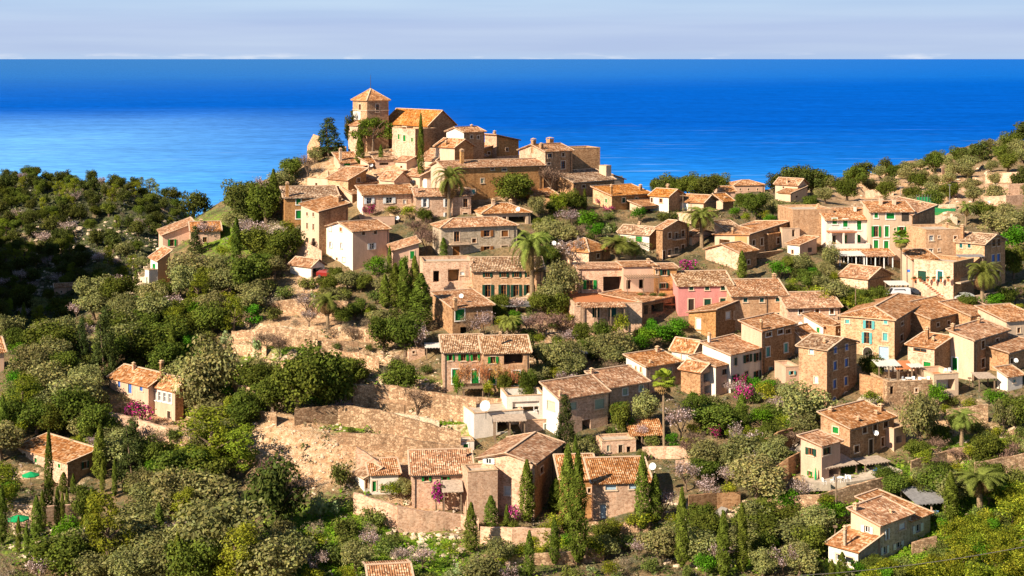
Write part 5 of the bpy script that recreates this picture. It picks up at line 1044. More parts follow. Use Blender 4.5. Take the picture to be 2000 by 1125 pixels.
MAN = '''conifer 642 290 216 62;darkpine 686 296 214 26;umbrella 728 302 230 84;cypress 703 322 262 15;cypress 744 318 282 8
palm 876 428 326 62;palm 1040 592 452 78;palm 1371 482 404 66;palm 1205 520 462 84;palm 1238 522 472 60;palm 1918 602 511 66;fanpalm 1761 565 449 34;fanpalm 1297 874 722 46;palm 996 668 616 50;palm 1915 1002 918 96;palm 1882 402 392 10;palm 1886 440 396 36;palm 1878 870 800 64;palm 640 640 575 60
oak 1005 398 338 78;bare 1075 378 322 64;oak 1112 412 370 44;olive 1052 428 384 40;lemon 1090 425 376 34;cypress 1142 412 368 8;oak 1128 412 378 40;bougainvillea 1188 415 402 26;bougainvillea 1171 402 386 18;citrus 1248 436 403 32;oak 1082 418 392 34;olive 1070 470 425 54;olive 1098 480 432 56;almond 1112 445 408 60;citrus 1148 455 410 40;agave 1183 472 440 26;citrus 1165 470 435 36;bush 1190 430 415 26;oak 1060 455 425 40;bush 1300 432 412 34;bush 1320 430 412 20
cypress 772 602 514 22;cypress 790 612 505 22;cypress 810 604 500 20;cypress 822 645 534 36;cypress 752 602 536 18;cypress 866 508 464 13;cypress 761 540 480 9;oak 792 694 618 70;oak 752 692 620 64;citrus 738 545 500 50;citrus 770 520 488 26;bare 832 505 440 52;bare 815 470 425 60;citrus 786 560 500 28;olive 1095 600 512 64;olive 1072 606 545 60;oak 1060 612 570 60;olive 1100 560 515 36
cypress 1029 1022 898 25;cypress 959 1032 968 22;cypress 920 1080 982 22;cypress 1034 1128 1036 17;cypress 1087 1002 932 26;cypress 1109 1045 868 28;cypress 1129 1105 880 30;cypress 1255 1038 888 25;cypress 1279 1024 924 23;cypress 1332 1112 952 21;cypress 1413 1130 998 23;cypress 1449 1120 982 21;cypress 1083 1104 1010 17;cypress 990 1045 985 10;cypress 1857 1018 922 24;cypress 1625 1130 1092 10;cypress 1645 1128 1078 16;cypress 1637 1130 1096 8;cypress 1124 925 850 10
conifer 1104 880 772 46;cypress 1104 1010 900 20;oak 1212 850 786 40;citrus 1208 830 786 34
cypress 95 1012 836 15;cypress 200 962 898 9;cypress 224 972 893 9;cypress 112 1030 950 11;cypress 122 1025 962 9;cypress 131 1015 955 9;cypress 4 1065 948 16;cypress 36 1082 1008 9;cypress 52 1086 1020 9;cypress 71 1056 968 18;cypress 83 1036 958 13;cypress 124 962 922 15;cypress 143 966 925 9;cypress 266 555 527 8
pine 210 1130 958 92;citrus 130 1085 1008 60;oak 165 1030 950 50;conifer 258 935 818 62;pine 400 935 798 120;pine 470 930 830 80;olive 330 1025 918 104;olive 440 1130 972 176;olive 380 1128 1020 120;darkpine 540 1045 898 112;bare 560 1030 915 90;bare 540 960 890 80;agave 625 1015 960 36;agave 612 1012 972 26;agave 655 1010 978 26;bush 665 958 908 52
oak 635 815 672 118;oak 580 815 700 100;oak 690 760 700 60;olive 400 805 660 120;olive 360 780 700 90;oak 315 700 622 104;oak 190 880 790 76;conifer 205 740 600 60;conifer 382 495 442 36;oak 555 515 448 66;oak 525 525 480 50;cypress 494 442 360 26;darkpine 470 440 360 70;oak 520 440 355 60;bare 600 350 300 34;oak 780 782 706 70;bare 815 810 755 60;olive 612 770 690 56
conifer 160 700 620 30;bougainvillea 278 830 782 60;bougainvillea 252 826 790 30;bougainvillea 725 426 396 20;bougainvillea 711 424 402 12;lemon 800 430 402 36;lemon 765 418 402 30;oak 830 436 406 30;bougainvillea 852 1000 938 56;bougainvillea 1005 1024 985 30;olive 790 975 935 40;lemon 762 976 940 44;bougainvillea 1340 536 505 44;bougainvillea 1450 770 730 30;bougainvillea 1452 795 748 40;bougainvillea 1400 860 830 30;almond 1440 780 745 60;citrus 1470 765 735 30
olive 1565 838 750 108;olive 1478 980 892 116;olive 1795 878 768 74;citrus 1830 802 750 42;citrus 1292 682 632 48;citrus 1262 684 640 50;citrus 1322 680 622 50;citrus 1274 660 622 30;lemon 1213 672 612 32;oak 1176 676 624 44;oak 1135 690 630 36;citrus 1240 690 655 50;almond 1330 862 790 66;almond 1452 895 830 76;almond 1115 520 462 64;olive 1262 832 764 56;almond 1340 960 900 70;almond 1380 985 930 50;oak 1390 850 790 90;oak 1430 850 800 70;cypress 1449 830 768 20;lemon 1497 800 745 40;oak 1360 820 770 56;citrus 1355 806 765 30;oak 1512 830 790 60
almond 815 700 630 44;bare 1060 660 610 76;bare 1100 655 612 60;almond 945 668 605 50;bare 918 668 612 44;vine 945 778 700 44;vine 905 778 706 40;vine 978 778 706 46;vine 1005 778 712 40;citrus 893 780 734 26;oak 985 784 728 30;olive 1080 735 670 60;olive 1110 748 690 66;oak 1032 786 722 36;olive 1040 770 722 40;lemon 955 782 742 26
bare 520 690 645 46;bare 545 705 650 40;bare 640 630 585 60;almond 600 620 570 60;bare 505 685 655 34;olive 560 790 740 44;olive 600 775 690 50;almond 670 820 780 40;agave 440 680 645 28;agave 500 700 660 20;agave 445 750 700 22;agave 610 600 570 20;almond 500 480 430 70;almond 480 470 425 50;almond 400 475 432 44;bare 480 550 500 60
bare 1840 930 890 50;lemon 1870 940 900 40;oak 1790 900 860 50;olive 1960 850 780 50;citrus 1945 800 760 50;lemon 1780 960 930 40;lemon 1250 1040 1000 60;lemon 1080 1045 1005 50;almond 1300 1010 960 50;oak 1480 1060 1000 100;olive 1545 1075 1015 90;bare 1520 1060 1030 60;oak 1710 1120 1090 60;citrus 1680 1120 1098 50;citrus 1740 700 690 20;oak 1705 745 690 50;lemon 1702 800 762 40;oak 1690 620 580 44;lemon 1600 600 560 70;lemon 1570 605 565 60;oak 1545 600 555 50;olive 1635 600 548 60;lemon 1665 615 575 60;oak 1715 600 560 40;olive 1625 530 475 40;oak 1545 530 500 40;olive 1570 535 495 44;citrus 1520 545 510 50;citrus 1940 605 572 50;oak 1890 608 575 40;cypress 1449 548 490 16;citrus 1985 500 440 60;olive 1950 470 415 80;oak 1980 545 480 50;oak 1000 1060 1020 40;lemon 560 460 430 30'''
MAN += ';olive 300 606 552 64;olive 283 596 556 46;oak 322 596 545 44;olive 372 566 494 84;olive 352 590 520 60;bush 268 575 552 30'
for it in MAN.replace('\n', ';').split(';'):
    t = it.split()
    if t: plant(t[0], float(t[1]), float(t[2]), float(t[3]), float(t[4]))
plant('cypress', 822, 290, 221, 11, Y=hit(740, 292).y - 20)
def inside(poly, x, y):
    c = False; j = len(poly) - 1
    for i in range(len(poly)):
        (xi, yi), (xj, yj) = poly[i], poly[j]
        if (yi > y) != (yj > y) and x < (xj - xi) * (y - yi) / (yj - yi) + xi: c = not c
        j = i
    return c
def in_house(x, y, m=1.0):
    for (cx, cy_, ca, sa, wr, wl) in FOOT:
        dx, dy = x - cx, y - cy_; s = dx * ca + dy * sa; t = -dx * sa + dy * ca
        if -m < s < wr + m and -m < t < wl + m: return True
    return False
KEEP = [(t[2] - t[5] / 2, t[2] + t[5] / 2, t[4], t[3]) for t in TREES if t[1] in ('cypress', 'palm', 'fanpalm', 'conifer', 'umbrella', 'agave', 'bougainvillea')]
CLEAR = [(1900,2010,338,425), (1560,1770,985,1045), (1720,1900,930,1000), (1330,1470,1000,1040), (20,260,958,1090), (540,720,830,965), (690,900,735,845), (760,870,1010,1100), (1360,1470,955,1040), (1570,1780,925,985), (1690,1760,705,800), (1740,1900,560,610), (300,440,430,500), (1600,1760,1000,1110), (140,340,425,520), (215,360,790,850)]
def scatter(poly, spacing, kinds, n_try, cover=.22, near=.55):
    ks = [k for k, *_ in kinds]; ws = np.array([k[1] for k in kinds], float); ws /= ws.sum()
    xs = [p[0] for p in poly]; ys = [p[1] for p in poly]; mine = []
    for _ in range(n_try):
        x = random.uniform(min(xs), max(xs)); y = random.uniform(min(ys), max(ys))
        if not inside(poly, x, y) or any((x - a) ** 2 + ((y - b) * 1.5) ** 2 < spacing ** 2 for a, b in mine): continue
        k = kinds[int(rng.choice(len(kinds), p=ws))]; hm = random.uniform(k[2], k[3]); wm = hm * random.uniform(k[4], k[5])
        p = hit(x, y)
        if in_house(p.x, p.y, wm * .3 + .3): continue
        px_w, px_h = wm * F / p.y, hm * F / p.y; yb = HY - p.z * F / p.y
        bad = any(a < x < b and c < yb < d for a, b, c, d in CLEAR) and random.random() < .96
        for (x0, x1, yt, ybh) in KEEP:
            ox = max(0, min(x + px_w/2, x1) - max(x - px_w/2, x0)); oy = max(0, min(yb, ybh) - max(yb - px_h, yt))
            if yb > ybh - 2 and ox * oy > .09 * (x1 - x0) * (ybh - yt): bad = True; break
        if bad: continue
        for (nm, x0, x1, yt, ybh, hy) in LAND:
            if p.y > hy + 13: continue
            ox = max(0, min(x + px_w/2, x1) - max(x - px_w/2, x0)); oy = max(0, min(yb, ybh) - max(yb - px_h, yt))
            if ox * oy > cover * px_w * px_h or ox * oy > .05 * (x1 - x0) * (ybh - yt): bad = True; break
        if bad: continue
        for (rt, kd, a, b, c, w) in TREES:
            if abs(a - x) < (w + px_w) * .5 * near and abs(b - yb) < 14: bad = True; break
        if bad: continue
        mine.append((x, y)); plant(k[0], x, y, hm=hm, wm=wm)
WOOD = [('olive', 4, 4.2, 6.8, 1.1, 1.45), ('oak', 3.2, 4.8, 7.5, .95, 1.25), ('pine', .6, 6, 9, .6, .75), ('scrub', .6, 2.4, 4, 1.1, 1.5), ('almond', .45, 3.4, 5, 1, 1.3), ('bush', 1.4, 1.8, 3, 1.2, 1.7), ('lemon', .5, 2.4, 3.6, 1, 1.2), ('citrus', .5, 3, 4.4, .9, 1.1), ('cypress', .35, 7, 10, .17, .2)]
scatter([(0,690),(60,615),(150,555),(250,500),(330,500),(420,440),(520,375),(600,335),(640,345),(600,360),(550,380),(545,480),(570,560),(530,640),(450,660),(470,720),(560,790),(470,850),(430,900),(400,1000),(480,1125),(560,1120),(540,1160),(0,1160)], 27, WOOD, 9000, .07, .42)
scatter([(-30,350),(60,352),(140,360),(300,372),(375,412),(400,430),(330,480),(250,560),(120,615),(-30,640)], 15, [('darkpine', 5, 4.5, 7.5, .85, 1.15), ('oak', 2.5, 4, 6.5, .9, 1.2), ('pine', 1.6, 6, 8.5, .55, .8), ('almond', .5, 4, 6, 1, 1.3), ('scrub', 1.6, 1.5, 3, 1, 1.5)], 4200, .22, .5)
scatter([(-30,346),(60,346),(140,356),(300,368),(375,408),(300,392),(140,380),(-30,370)], 12, [('darkpine', 5, 6, 9, .9, 1.2), ('oak', 2, 5.5, 7.5, 1, 1.2)], 1800, .22, .35)
scatter([(1585,405),(1640,362),(1750,342),(1850,318),(2030,262),(2030,450),(1900,445),(1840,400),(1830,430),(1700,392),(1610,412)], 23, [('olive', 5, 3.8, 5.6, 1.05, 1.4), ('oak', 2, 4.5, 7, .95, 1.2), ('darkpine', 1.2, 5, 8, .9, 1.2)], 3600, .25, .75)
scatter([(1600,372),(1750,344),(1850,318),(2030,266),(2030,285),(1850,335),(1750,360),(1610,385)], 16, [('darkpine', 4, 6, 9.5, .9, 1.15), ('oak', 3, 5, 8, .95, 1.1)], 1500, .22, .4)
scatter([(1285,380),(1460,377),(1520,372),(1600,362),(1600,385),(1540,395),(1460,388),(1285,392)], 11, [('darkpine', 4, 6, 8.5, .85, 1.1), ('oak', 2, 5, 7, .9, 1.1)], 900, .6, .35)
scatter([(1400,420),(1545,400),(1600,400),(1545,470),(1440,450)], 18, [('olive', 4, 3.8, 6, 1.1, 1.35), ('oak', 2, 4, 6, .9, 1.1), ('cypress', .3, 6, 8, .18, .2)], 300)
VG = [('olive', 3, 3.2, 5, 1, 1.35), ('oak', 2.4, 3.2, 5, .9, 1.2), ('citrus', 1.6, 2.4, 3.6, .95, 1.2), ('bush', 3, 1.4, 2.6, 1.1, 1.6), ('bare', .6, 2.6, 4, .9, 1.3), ('almond', .5, 2.6, 4, .9, 1.3), ('lemon', 1.6, 2, 3, 1, 1.2)]
scatter([(1040,400),(1160,400),(1210,470),(1180,520),(1040,520)], 18, VG, 900, .25, .42)
scatter([(960,600),(1125,600),(1130,770),(1045,770),(1045,690),(960,660)], 20, VG, 900, .25, .42)
scatter([(1345,770),(1600,780),(1600,900),(1400,1000),(1345,900)], 20, VG, 1500, .25, .42)
scatter([(600,540),(800,560),(820,680),(700,640),(600,640)], 22, VG, 900, .25, .42)
scatter([(1400,1030),(1650,955),(1620,1130),(1290,1130),(1290,1040)], 31, VG, 1500, .25, .42)
scatter([(1780,790),(2020,790),(2020,980),(1790,940)], 28, VG + [('bush', 3, 1.5, 2.5, 1.2, 1.5)], 500)
scatter([(1720,950),(1880,950),(1880,990),(1720,985)], 18, VG, 360, .25, .42)
scatter([(1830,1010),(2030,960),(2030,1150),(1690,1150),(1700,1110),(1820,1080)], 19, [('lemon', 5, 2.4, 3.6, 1.1, 1.3), ('citrus', 1, 2, 3, 1, 1.2), ('bush', 1, 1.5, 2.2, 1.2, 1.5)], 1800, .25, .4)
scatter([(560,1010),(700,990),(760,1050),(900,1090),(1280,1050),(1290,1160),(500,1160)], 33, [('bush', 4, 1.5, 2.6, 1.2, 1.6), ('lemon', 1.5, 2, 3.2, 1, 1.3), ('olive', 1.2, 3, 4.5, 1, 1.3), ('agave', 1, 1.5, 2.5, .8, 1.1), ('scrub', 1.4, 2, 3, 1, 1.3), ('almond', .7, 2.5, 3.6, 1, 1.3)], 700)
scatter([(470,650),(700,620),(860,700),(900,850),(680,870),(560,740)], 30, [('bush', 2, 1, 1.8, 1.2, 1.6), ('bare', 2, 2.5, 3.6, 1, 1.3), ('scrub', 2, 1.4, 2.4, 1, 1.4), ('olive', 1, 2.6, 4, 1, 1.3)], 300)
scatter([(930,1040),(1300,1030),(1300,1125),(930,1125)], 34, VG, 200)
scatter([(1480,520),(1560,520),(1740,570),(1745,610),(1640,600),(1540,580)], 18, VG, 900, .25, .42)
scatter([(1150,620),(1330,640),(1340,680),(1200,690)], 20, VG, 300, .25, .42)
scatter([(1080,640),(1220,690),(1200,740),(1120,740)], 20, VG, 300, .25, .42)
scatter([(1180,820),(1340,860),(1340,890),(1130,930),(1110,880)], 20, VG, 400, .25, .42)
scatter([(1860,590),(1990,580),(1990,640),(1880,610)], 18, VG, 200, .3, .42)
scatter([(1400,420),(1530,430),(1520,460),(1400,450)], 16, VG, 300, .3, .42)
scatter([(600,300),(680,300),(720,400),(600,345)], 16, [('olive', 2, 2.5, 4, .9, 1.2), ('bush', 2, 1.5, 2.4, 1.1, 1.4), ('bare', 2, 2.5, 3.6, 1, 1.3)], 200)
scatter([(520,445),(560,450),(600,510),(640,545),(700,560),(700,600),(540,560)], 22, VG, 200)

# ------------------------------------------------------------------ ground cover (uncountable)
def undergrowth():
    r = np.random.default_rng(5); C = []; K = []
    n = 26000
    u = r.uniform(-40, 2040, n); Y = np.where(r.random(n) < .82, 190 + 175 * r.random(n) ** 1.2, r.uniform(365, 760, n))
    for k in range(n):
        x = (u[k] - CX) / F * Y[k]; y = Y[k]
        g, ro, fa = zone_at(x, y)
        if r.random() > .30 + g * .9 + fa * .5 - ro * .22: continue
        if in_house(x, y, .2): continue
        z = gz(x, y); s = r.uniform(.35, .95) * (1 + 1.6 * fa); m = 9
        d = r.normal(size=(m, 3)); d[:, 2] = np.abs(d[:, 2]); d /= np.linalg.norm(d, axis=1, keepdims=True)
        P = np.array([x, y, z]) + d * s * r.uniform(.5, 1, (m, 1))
        q = r.random()
        if r.random() < g: c = (.15, .26, .018) if q < .6 else (.26, .32, .04)
        elif fa > .5: c = (.07, .085, .035) if q < .5 else ((.20, .19, .12) if q < .8 else (.36, .32, .27))
        else: c = (.10, .125, .035) if q < .45 else ((.28, .21, .13) if q < .75 else ((.20, .19, .10) if q < .92 else (.42, .33, .28)))
        col = np.array(c)[None] * r.uniform(.65, 1.3, (m, 1))
        a, b = cards(P, d + np.array([0, 0, .5]) + r.normal(size=(m, 3)) * .3, s * .62, .6, col, r); C.append(a); K.append(b)
    # the slopes running on past both sides of the view
    for k in range(9000):
        u_ = r.uniform(-420, -40) if k % 2 else r.uniform(2030, 2560); y = r.uniform(185, 640); x = (u_ - CX) / F * y; z = gz(x, y); s = r.uniform(.6, 1.9); m = 13
        d = r.normal(size=(m, 3)); d[:, 2] = np.abs(d[:, 2]); d /= np.linalg.norm(d, axis=1, keepdims=True)
        P = np.array([x, y, z]) + d * s * r.uniform(.5, 1, (m, 1))
        c = ((.14, .16, .035), (.20, .205, .08), (.12, .17, .02), (.25, .20, .13))[int(r.integers(4))]
        a, b = cards(P, d + np.array([0, 0, .4]) + r.normal(size=(m, 3)) * .3, s * .6, .65, np.array(c)[None] * r.uniform(.7, 1.3, (m, 1)), r); C.append(a); K.append(b)
    # close scrub between the trees of the far left hill
    for k in range(5200):
        u_, y = r.uniform(-40, 440), r.uniform(500, 790); x = (u_ - CX) / F * y; z = gz(x, y); s = r.uniform(.8, 2.0); m = 14
        if fbm(np.array([x / 30]), np.array([y / 30]))[0] > .10 and r.random() < .75: continue
        d = r.normal(size=(m, 3)); d[:, 2] = np.abs(d[:, 2]); d /= np.linalg.norm(d, axis=1, keepdims=True)
        P = np.array([x, y, z]) + d * s * r.uniform(.5, 1, (m, 1)) * np.array([1, 1, .8])
        c = ((.085, .105, .028), (.12, .135, .04), (.15, .15, .07))[int(r.integers(3))]
        a, b = cards(P, d + np.array([0, 0, .4]) + r.normal(size=(m, 3)) * .3, s * .6, .65, np.array(c)[None] * r.uniform(.7, 1.3, (m, 1)), r); C.append(a); K.append(b)
    # lush grass of the lower terraces
    for (u0, u1, y0, y1, nn) in ((1480, 2040, 190, 226, 16000), (540, 960, 195, 224, 9000), (620, 960, 240, 258, 2500), (440, 640, 252, 268, 2500), (1560, 1760, 268, 292, 2500), (-20, 140, 196, 214, 2500)):
        for k in range(nn):
            u_, y = r.uniform(u0, u1), r.uniform(y0, y1); x = (u_ - CX) / F * y
            g, ro, fa = zone_at(x, y)
            if g < .30 + .35 * r.random() or in_house(x, y, .2): continue
            z = gz(x, y); m = 4; s = r.uniform(.18, .40)
            d = r.normal(size=(m, 3)); d[:, 2] = np.abs(d[:, 2]) + .3; d /= np.linalg.norm(d, axis=1, keepdims=True)
            P = np.array([x, y, z]) + d * s * r.uniform(.5, 1, (m, 1))
            c = ((.13, .27, .012), (.20, .33, .020), (.28, .34, .04))[int(r.integers(3))]
            a, b = cards(P, d + np.array([0, 0, .9]), s * .9, .5, np.array(c)[None] * r.uniform(.75, 1.25, (m, 1)), r); C.append(a); K.append(b)
    tag(inst('undergrowth', leaf_mesh('undergrowth', np.concatenate(C), np.concatenate(K))), 'low grass, weeds and dry scrub covering the slopes', 'undergrowth', None, 'stuff')
undergrowth()
# ------------------------------------------------------------------ retaining walls, paths, terraces, small things
def hitY(px, py): return hit(px, py).y
def wall(label, pts, mat='dry', name='terrace_wall', cat='stone wall', th=.5, seg=1.2):
    """retaining wall through photo points (x, top row, bottom row)"""
    P = []
    for (x, yt, yb) in pts:
        h = hit(x, yb); P.append((Vector((h.x, h.y, 0)), -(yt - HY) / F * h.y, h.z))
    org = P[0][0].copy(); org.z = P[0][2]; b = MB(); r = random.Random(len(label))
    rows = []
    for k in range(len(P) - 1):
        n = max(1, int((P[k+1][0] - P[k][0]).length / seg))
        for i in range(n + (k == len(P) - 2)):
            t = i / n; q = P[k][0].lerp(P[k+1][0], t); zt = P[k][1] * (1-t) + P[k+1][1] * t + r.uniform(-.10, .10); zb = P[k][2] * (1-t) + P[k+1][2] * t
            rows.append((q.x - org.x, q.y - org.y, zb - org.z - 1.5, zt - org.z))
    for A, B in zip(rows, rows[1:]):
        (x0, y0, b0, t0), (x1, y1, b1, t1) = A, B
        b.face([(x0,y0,b0),(x1,y1,b1),(x1,y1,t1),(x0,y0,t0)]); b.face([(x0,y0,t0),(x1,y1,t1),(x1,y1+th,t1),(x0,y0+th,t0)]); b.face([(x1,y1+th,b1),(x0,y0+th,b0),(x0,y0+th,t0),(x1,y1+th,t1)])
    A, B = rows[0], rows[-1]
    b.face([(A[0],A[1]+th,A[2]),(A[0],A[1],A[2]),(A[0],A[1],A[3]),(A[0],A[1]+th,A[3])]); b.face([(B[0],B[1],B[2]),(B[0],B[1]+th,B[2]),(B[0],B[1]+th,B[3]),(B[0],B[1],B[3])])
    o = b.build(name, M[mat], None, org); tag(o, label, cat, 'retaining walls of the terraces')
    return o
def path(name, label, pts, w, mat):
    b = MB(); P = []
    for k in range(len(pts) - 1):
        a, c = hit(*pts[k]), hit(*pts[k+1]); n = max(2, int((c - a).length / 1.0))
        for i in range(n + (k == len(pts) - 2)):
            q = a.lerp(c, i / n); P.append(Vector((q.x, q.y, 0)))
    L_, R_ = [], []
    for i, q in enumerate(P):
        d = (P[min(i+1, len(P)-1)] - P[max(0, i-1)]).normalized(); s = Vector((-d.y, d.x, 0)) * w / 2
        z = max(gz(q.x + s.x * t, q.y + s.y * t) for t in (-1, -.5, 0, .5, 1)) + .06
        L_.append((q.x + s.x, q.y + s.y, z)); R_.append((q.x - s.x, q.y - s.y, z))
    for i in range(len(P) - 1):
        b.face([L_[i], R_[i], R_[i+1], L_[i+1]][::-1]); dn = lambda v: (v[0], v[1], v[2] - 1.2)
        b.face([R_[i], R_[i+1], dn(R_[i+1]), dn(R_[i])]); b.face([L_[i+1], L_[i], dn(L_[i]), dn(L_[i+1])])
    tag(b.build(name, M[mat]), label, None, None, 'structure')
wall('long pale dry stone wall under the almond terrace in the middle', [(690,752,800),(760,752,800),(840,766,812),(930,778,826)])
wall('curved dry stone wall below the grassy strip left of the stone shed', [(575,800,832),(660,792,830),(740,800,850),(900,846,890)])
wall('orange dry stone wall under leafless trees, upper left terrace', [(452,648,676),(540,640,676),(620,648,690)])
wall('rose dry stone wall right of the leafless trees', [(530,590,612),(600,580,612),(680,590,625)])
wall('low dry stone wall beside the shaded oak', [(640,682,706),(700,690,716),(740,700,726)])
wall('sloping pale wall triangle left of the reddish front roof', [(696,872,930),(735,898,932),(778,922,940)], 'rose')
wall('tall pale retaining wall under the front terrace garden', [(690,962,1004),(760,985,1030),(800,1000,1040)], 'rose')
wall('terrace wall with pillars before the bougainvillea house', [(776,990,1040),(830,1000,1040),(900,1005,1034),(935,1012,1040)], 'rose')
wall('arched garden wall under the biggest front house', [(938,1030,1062),(1000,1032,1070),(1085,1034,1068)], 'rose')
wall('fence topped wall below the fan palm', [(1255,874,890),(1310,874,896),(1390,870,898)], 'rose')
wall('stone garden wall right of the fence, above the almond trees', [(1320,900,926),(1365,898,928)], 'rose')
wall('dark stair wall climbing right of the blossoming almond', [(1480,866,905),(1520,845,890),(1562,832,862)], 'brown')
wall('shaded retaining wall left of the round olive tree', [(1345,968,1016),(1400,964,1000),(1446,962,985)], 'brown')
wall('ivy topped stair wall left of the pink farmhouse wing', [(1500,925,960),(1540,895,940),(1562,885,920)], 'brown')
wall('long terrace wall under the lower right farmhouse', [(1500,975,1010),(1600,966,1005),(1700,940,975),(1765,922,950)])
wall('rubble wall at the right edge above lush grass', [(1905,905,935),(1960,895,930),(2010,885,925)])
wall('short stone wall right of the bottom right grey house', [(1782,1062,1085),(1830,1048,1078)])
wall('thin parapet wall beside the palm under the stone gable house', [(1905,578,592),(1945,572,586),(1985,562,582)], 'cream')
wall('upper terrace wall on the right hill, nearest the edge', [(1925,362,382),(1970,360,382),(2010,358,382)], 'rose')
wall('highest terrace wall on the right hill', [(1925,340,358),(2010,334,356)], 'rose')
wall('terrace wall left of the tennis court among olives', [(1690,372,386),(1745,368,382)], 'rose')
wall('middle terrace wall on the right hill among olives', [(1840,328,340),(1880,324,338)], 'rose')
wall('grey wall under the green tennis court', [(1826,400,408),(1868,398,408)], 'grey')
wall('low wall below the tennis court', [(1826,420,436),(1870,424,440)], 'grey')
wall('wall under the blue shuttered villa', [(210,805,845),(265,818,850),(330,838,865)], 'rose')
wall('white rubble wall beneath the green parasol at bottom left', [(20,985,1022),(70,990,1030),(150,985,1020)], 'rose')
wall('retaining wall below the ochre house at the left edge of village', [(545,452,470),(580,462,505),(628,490,520)], 'rose')
wall('garden wall left of the green door terrace', [(1060,690,710),(1120,690,715)], 'rose')
wall('shaded lane wall right of the tall dark house', [(1680,730,770),(1735,742,782)], 'brown')
wall('ruined pale wall by the sea view on the left summit', [(600,285,312),(612,262,312),(625,266,310)], 'tan')
wall('long low wall under the dark pines on the left summit', [(624,288,302),(655,286,300),(676,286,302)], 'brown')
wall('wall in front of the leafless tree right of the long hall', [(1060,385,402),(1110,398,412)], 'brown')
wall('lowest long terrace wall above the reddish front roof', [(660,846,866),(760,850,884),(860,868,905),(905,872,905)])
wall('second terrace wall below the leafless trees', [(500,700,722),(580,712,736),(640,722,748)])
wall('short terrace wall left of the bare almond tree', [(452,672,690),(520,676,698)])
wall('terrace wall under the fruit garden, left of the tall white chimney house', [(700,640,664),(770,650,672)])
wall('terrace wall below the long low house gardens', [(850,770,790),(940,776,800),(990,780,800)])
wall('stepped wall in the quarry left of the bare cliff', [(470,800,822),(540,806,834)])
wall('lower garden wall in front of the twin cypresses', [(1096,1020,1040),(1180,1022,1046),(1270,1020,1040)])
wall('bottom terrace wall among blossoming almonds', [(940,1085,1105),(1080,1080,1104),(1180,1072,1096)])
wall('dry stone wall right of the lower right farmhouse', [(1780,900,925),(1850,880,910),(1900,870,890)])
wall('dry stone wall above the banana green palm', [(1850,800,830),(1930,790,825)])
wall('narrow dry stone wall above the curved wall, mid slope', [(640,770,786),(720,778,796),(790,792,812)])
wall('narrow dry stone wall between leafless trees, upper', [(560,660,674),(640,668,684),(700,668,686)])
wall('narrow dry stone wall between leafless trees, lower', [(470,716,730),(540,724,742),(600,736,752)])
wall('field wall below the spiky plants', [(455,752,770),(520,760,780),(560,772,792)])
wall('small retaining wall with grass on top beside the white dish', [(770,806,822),(840,818,834),(858,824,840)],'grey')
wall('grass terrace wall above the bottom right house, upper', [(1640,968,984),(1720,962,978),(1780,956,972)])
wall('grass terrace wall above the bottom right house, lower', [(1560,1022,1040),(1620,1016,1034)])
wall('orchard wall at the right edge', [(1980,1060,1085),(2010,1050,1085)])
wall('lowest terrace wall on the right hill, at the edge', [(1922,384,402),(1965,382,402),(2010,380,400)], 'rose')
path('lane', 'pale paved lane beside the ochre house', [(528,462),(545,448),(560,440)], 4.5, 'paving')
path('path', 'shaded stone path right of the tall dark house', [(1690,790),(1715,760),(1735,735),(1742,715)], 3.2, 'paving')
path('steps', 'stepped stone path beside the round olive tree', [(1345,1028),(1380,1015),(1412,1000)], 1.8, 'asphalt')
path('stairs', 'stepped lane climbing to the farmhouse', [(1480,930),(1520,900),(1562,868)], 2.4, 'paving')
path('square', 'grey paved yard before the outside stair', [(1765,590),(1810,594),(1860,596)], 6, 'asphalt')
path('terrace', 'paved terrace in front of the farmhouse', [(1570,948),(1640,940),(1745,920)], 4.0, 'paving')

def canopy(label, x0, x1, yt, yb, depth, mat='reed', slope=.35, posts=3, name='pergola', cat='pergola', post='pole', a=5, Y=None):
    """roof on posts: photo span x0..x1, front edge row yt, foot row yb"""
    Yc = Y or hitY((x0 + x1) / 2, yb); C = Vector(((x0 - CX) / F * Yc, Yc, -(yb - HY) / F * Yc)); w = (x1 - x0) * Yc / F / math.cos(rad(a)); h = (yb - yt) * Yc / F
    root = empty(name, C, rad(a), label, cat); FOOT.append((C.x, C.y, math.cos(rad(a)), math.sin(rad(a)), w, depth))
    b = MB(); b.poly_slab([(-.2,-.2,h), (w+.2,-.2,h), (w+.2,depth,h+slope), (-.2,depth,h+slope)], .1)
    n = int(w / .5)
    for k in range(n): b.box(k*w/n, -.3, h-.18, k*w/n+.08, -.2, h-.06)
    b.build('canopy', M[mat], root)
    for k in range(posts):
        for y in (0, depth - .3):
            p = MB(); p.box(-.09, -.09, -2, .09, .09, h - .1 + (slope * y / depth)); p.build('post', M[post], root, (.1 + k * (w - .2) / max(1, posts - 1), y + .1, 0))
    return root
canopy('flat grey pergola beside the small house with tall white chimney', 962, 1034, 598, 628, 4, 'slate', .2, 4)
canopy('pale canopy left of the long low house', 832, 868, 678, 700, 3, 'canvas', .2, 2)
canopy('grey canopy over dark porch below the white terrace block', 966, 1026, 822, 848, 3, 'reed', .3, 3, Y=HH['h58b'].C.y - 2.5)
canopy('tiled shelter beneath the arched door house', 1232, 1296, 850, 872, 5, 'tile', 1.3, 4, 'shelter', 'shelter')
canopy('reed porch roof beside the pink farmhouse wing', 1606, 1682, 914, 940, 4, 'reed', .5, 3, Y=HH['h62b'].C.y + .5, a=24)
canopy('grey slate roofed shelter behind the bottom right house', 1792, 1852, 984, 1016, 5, 'slate', .9, 3, 'shelter', 'shelter', 'mortar', 14)
canopy('wooden carport roof under the orange vines', 905, 944, 758, 780, 3, 'pole', .1, 2)
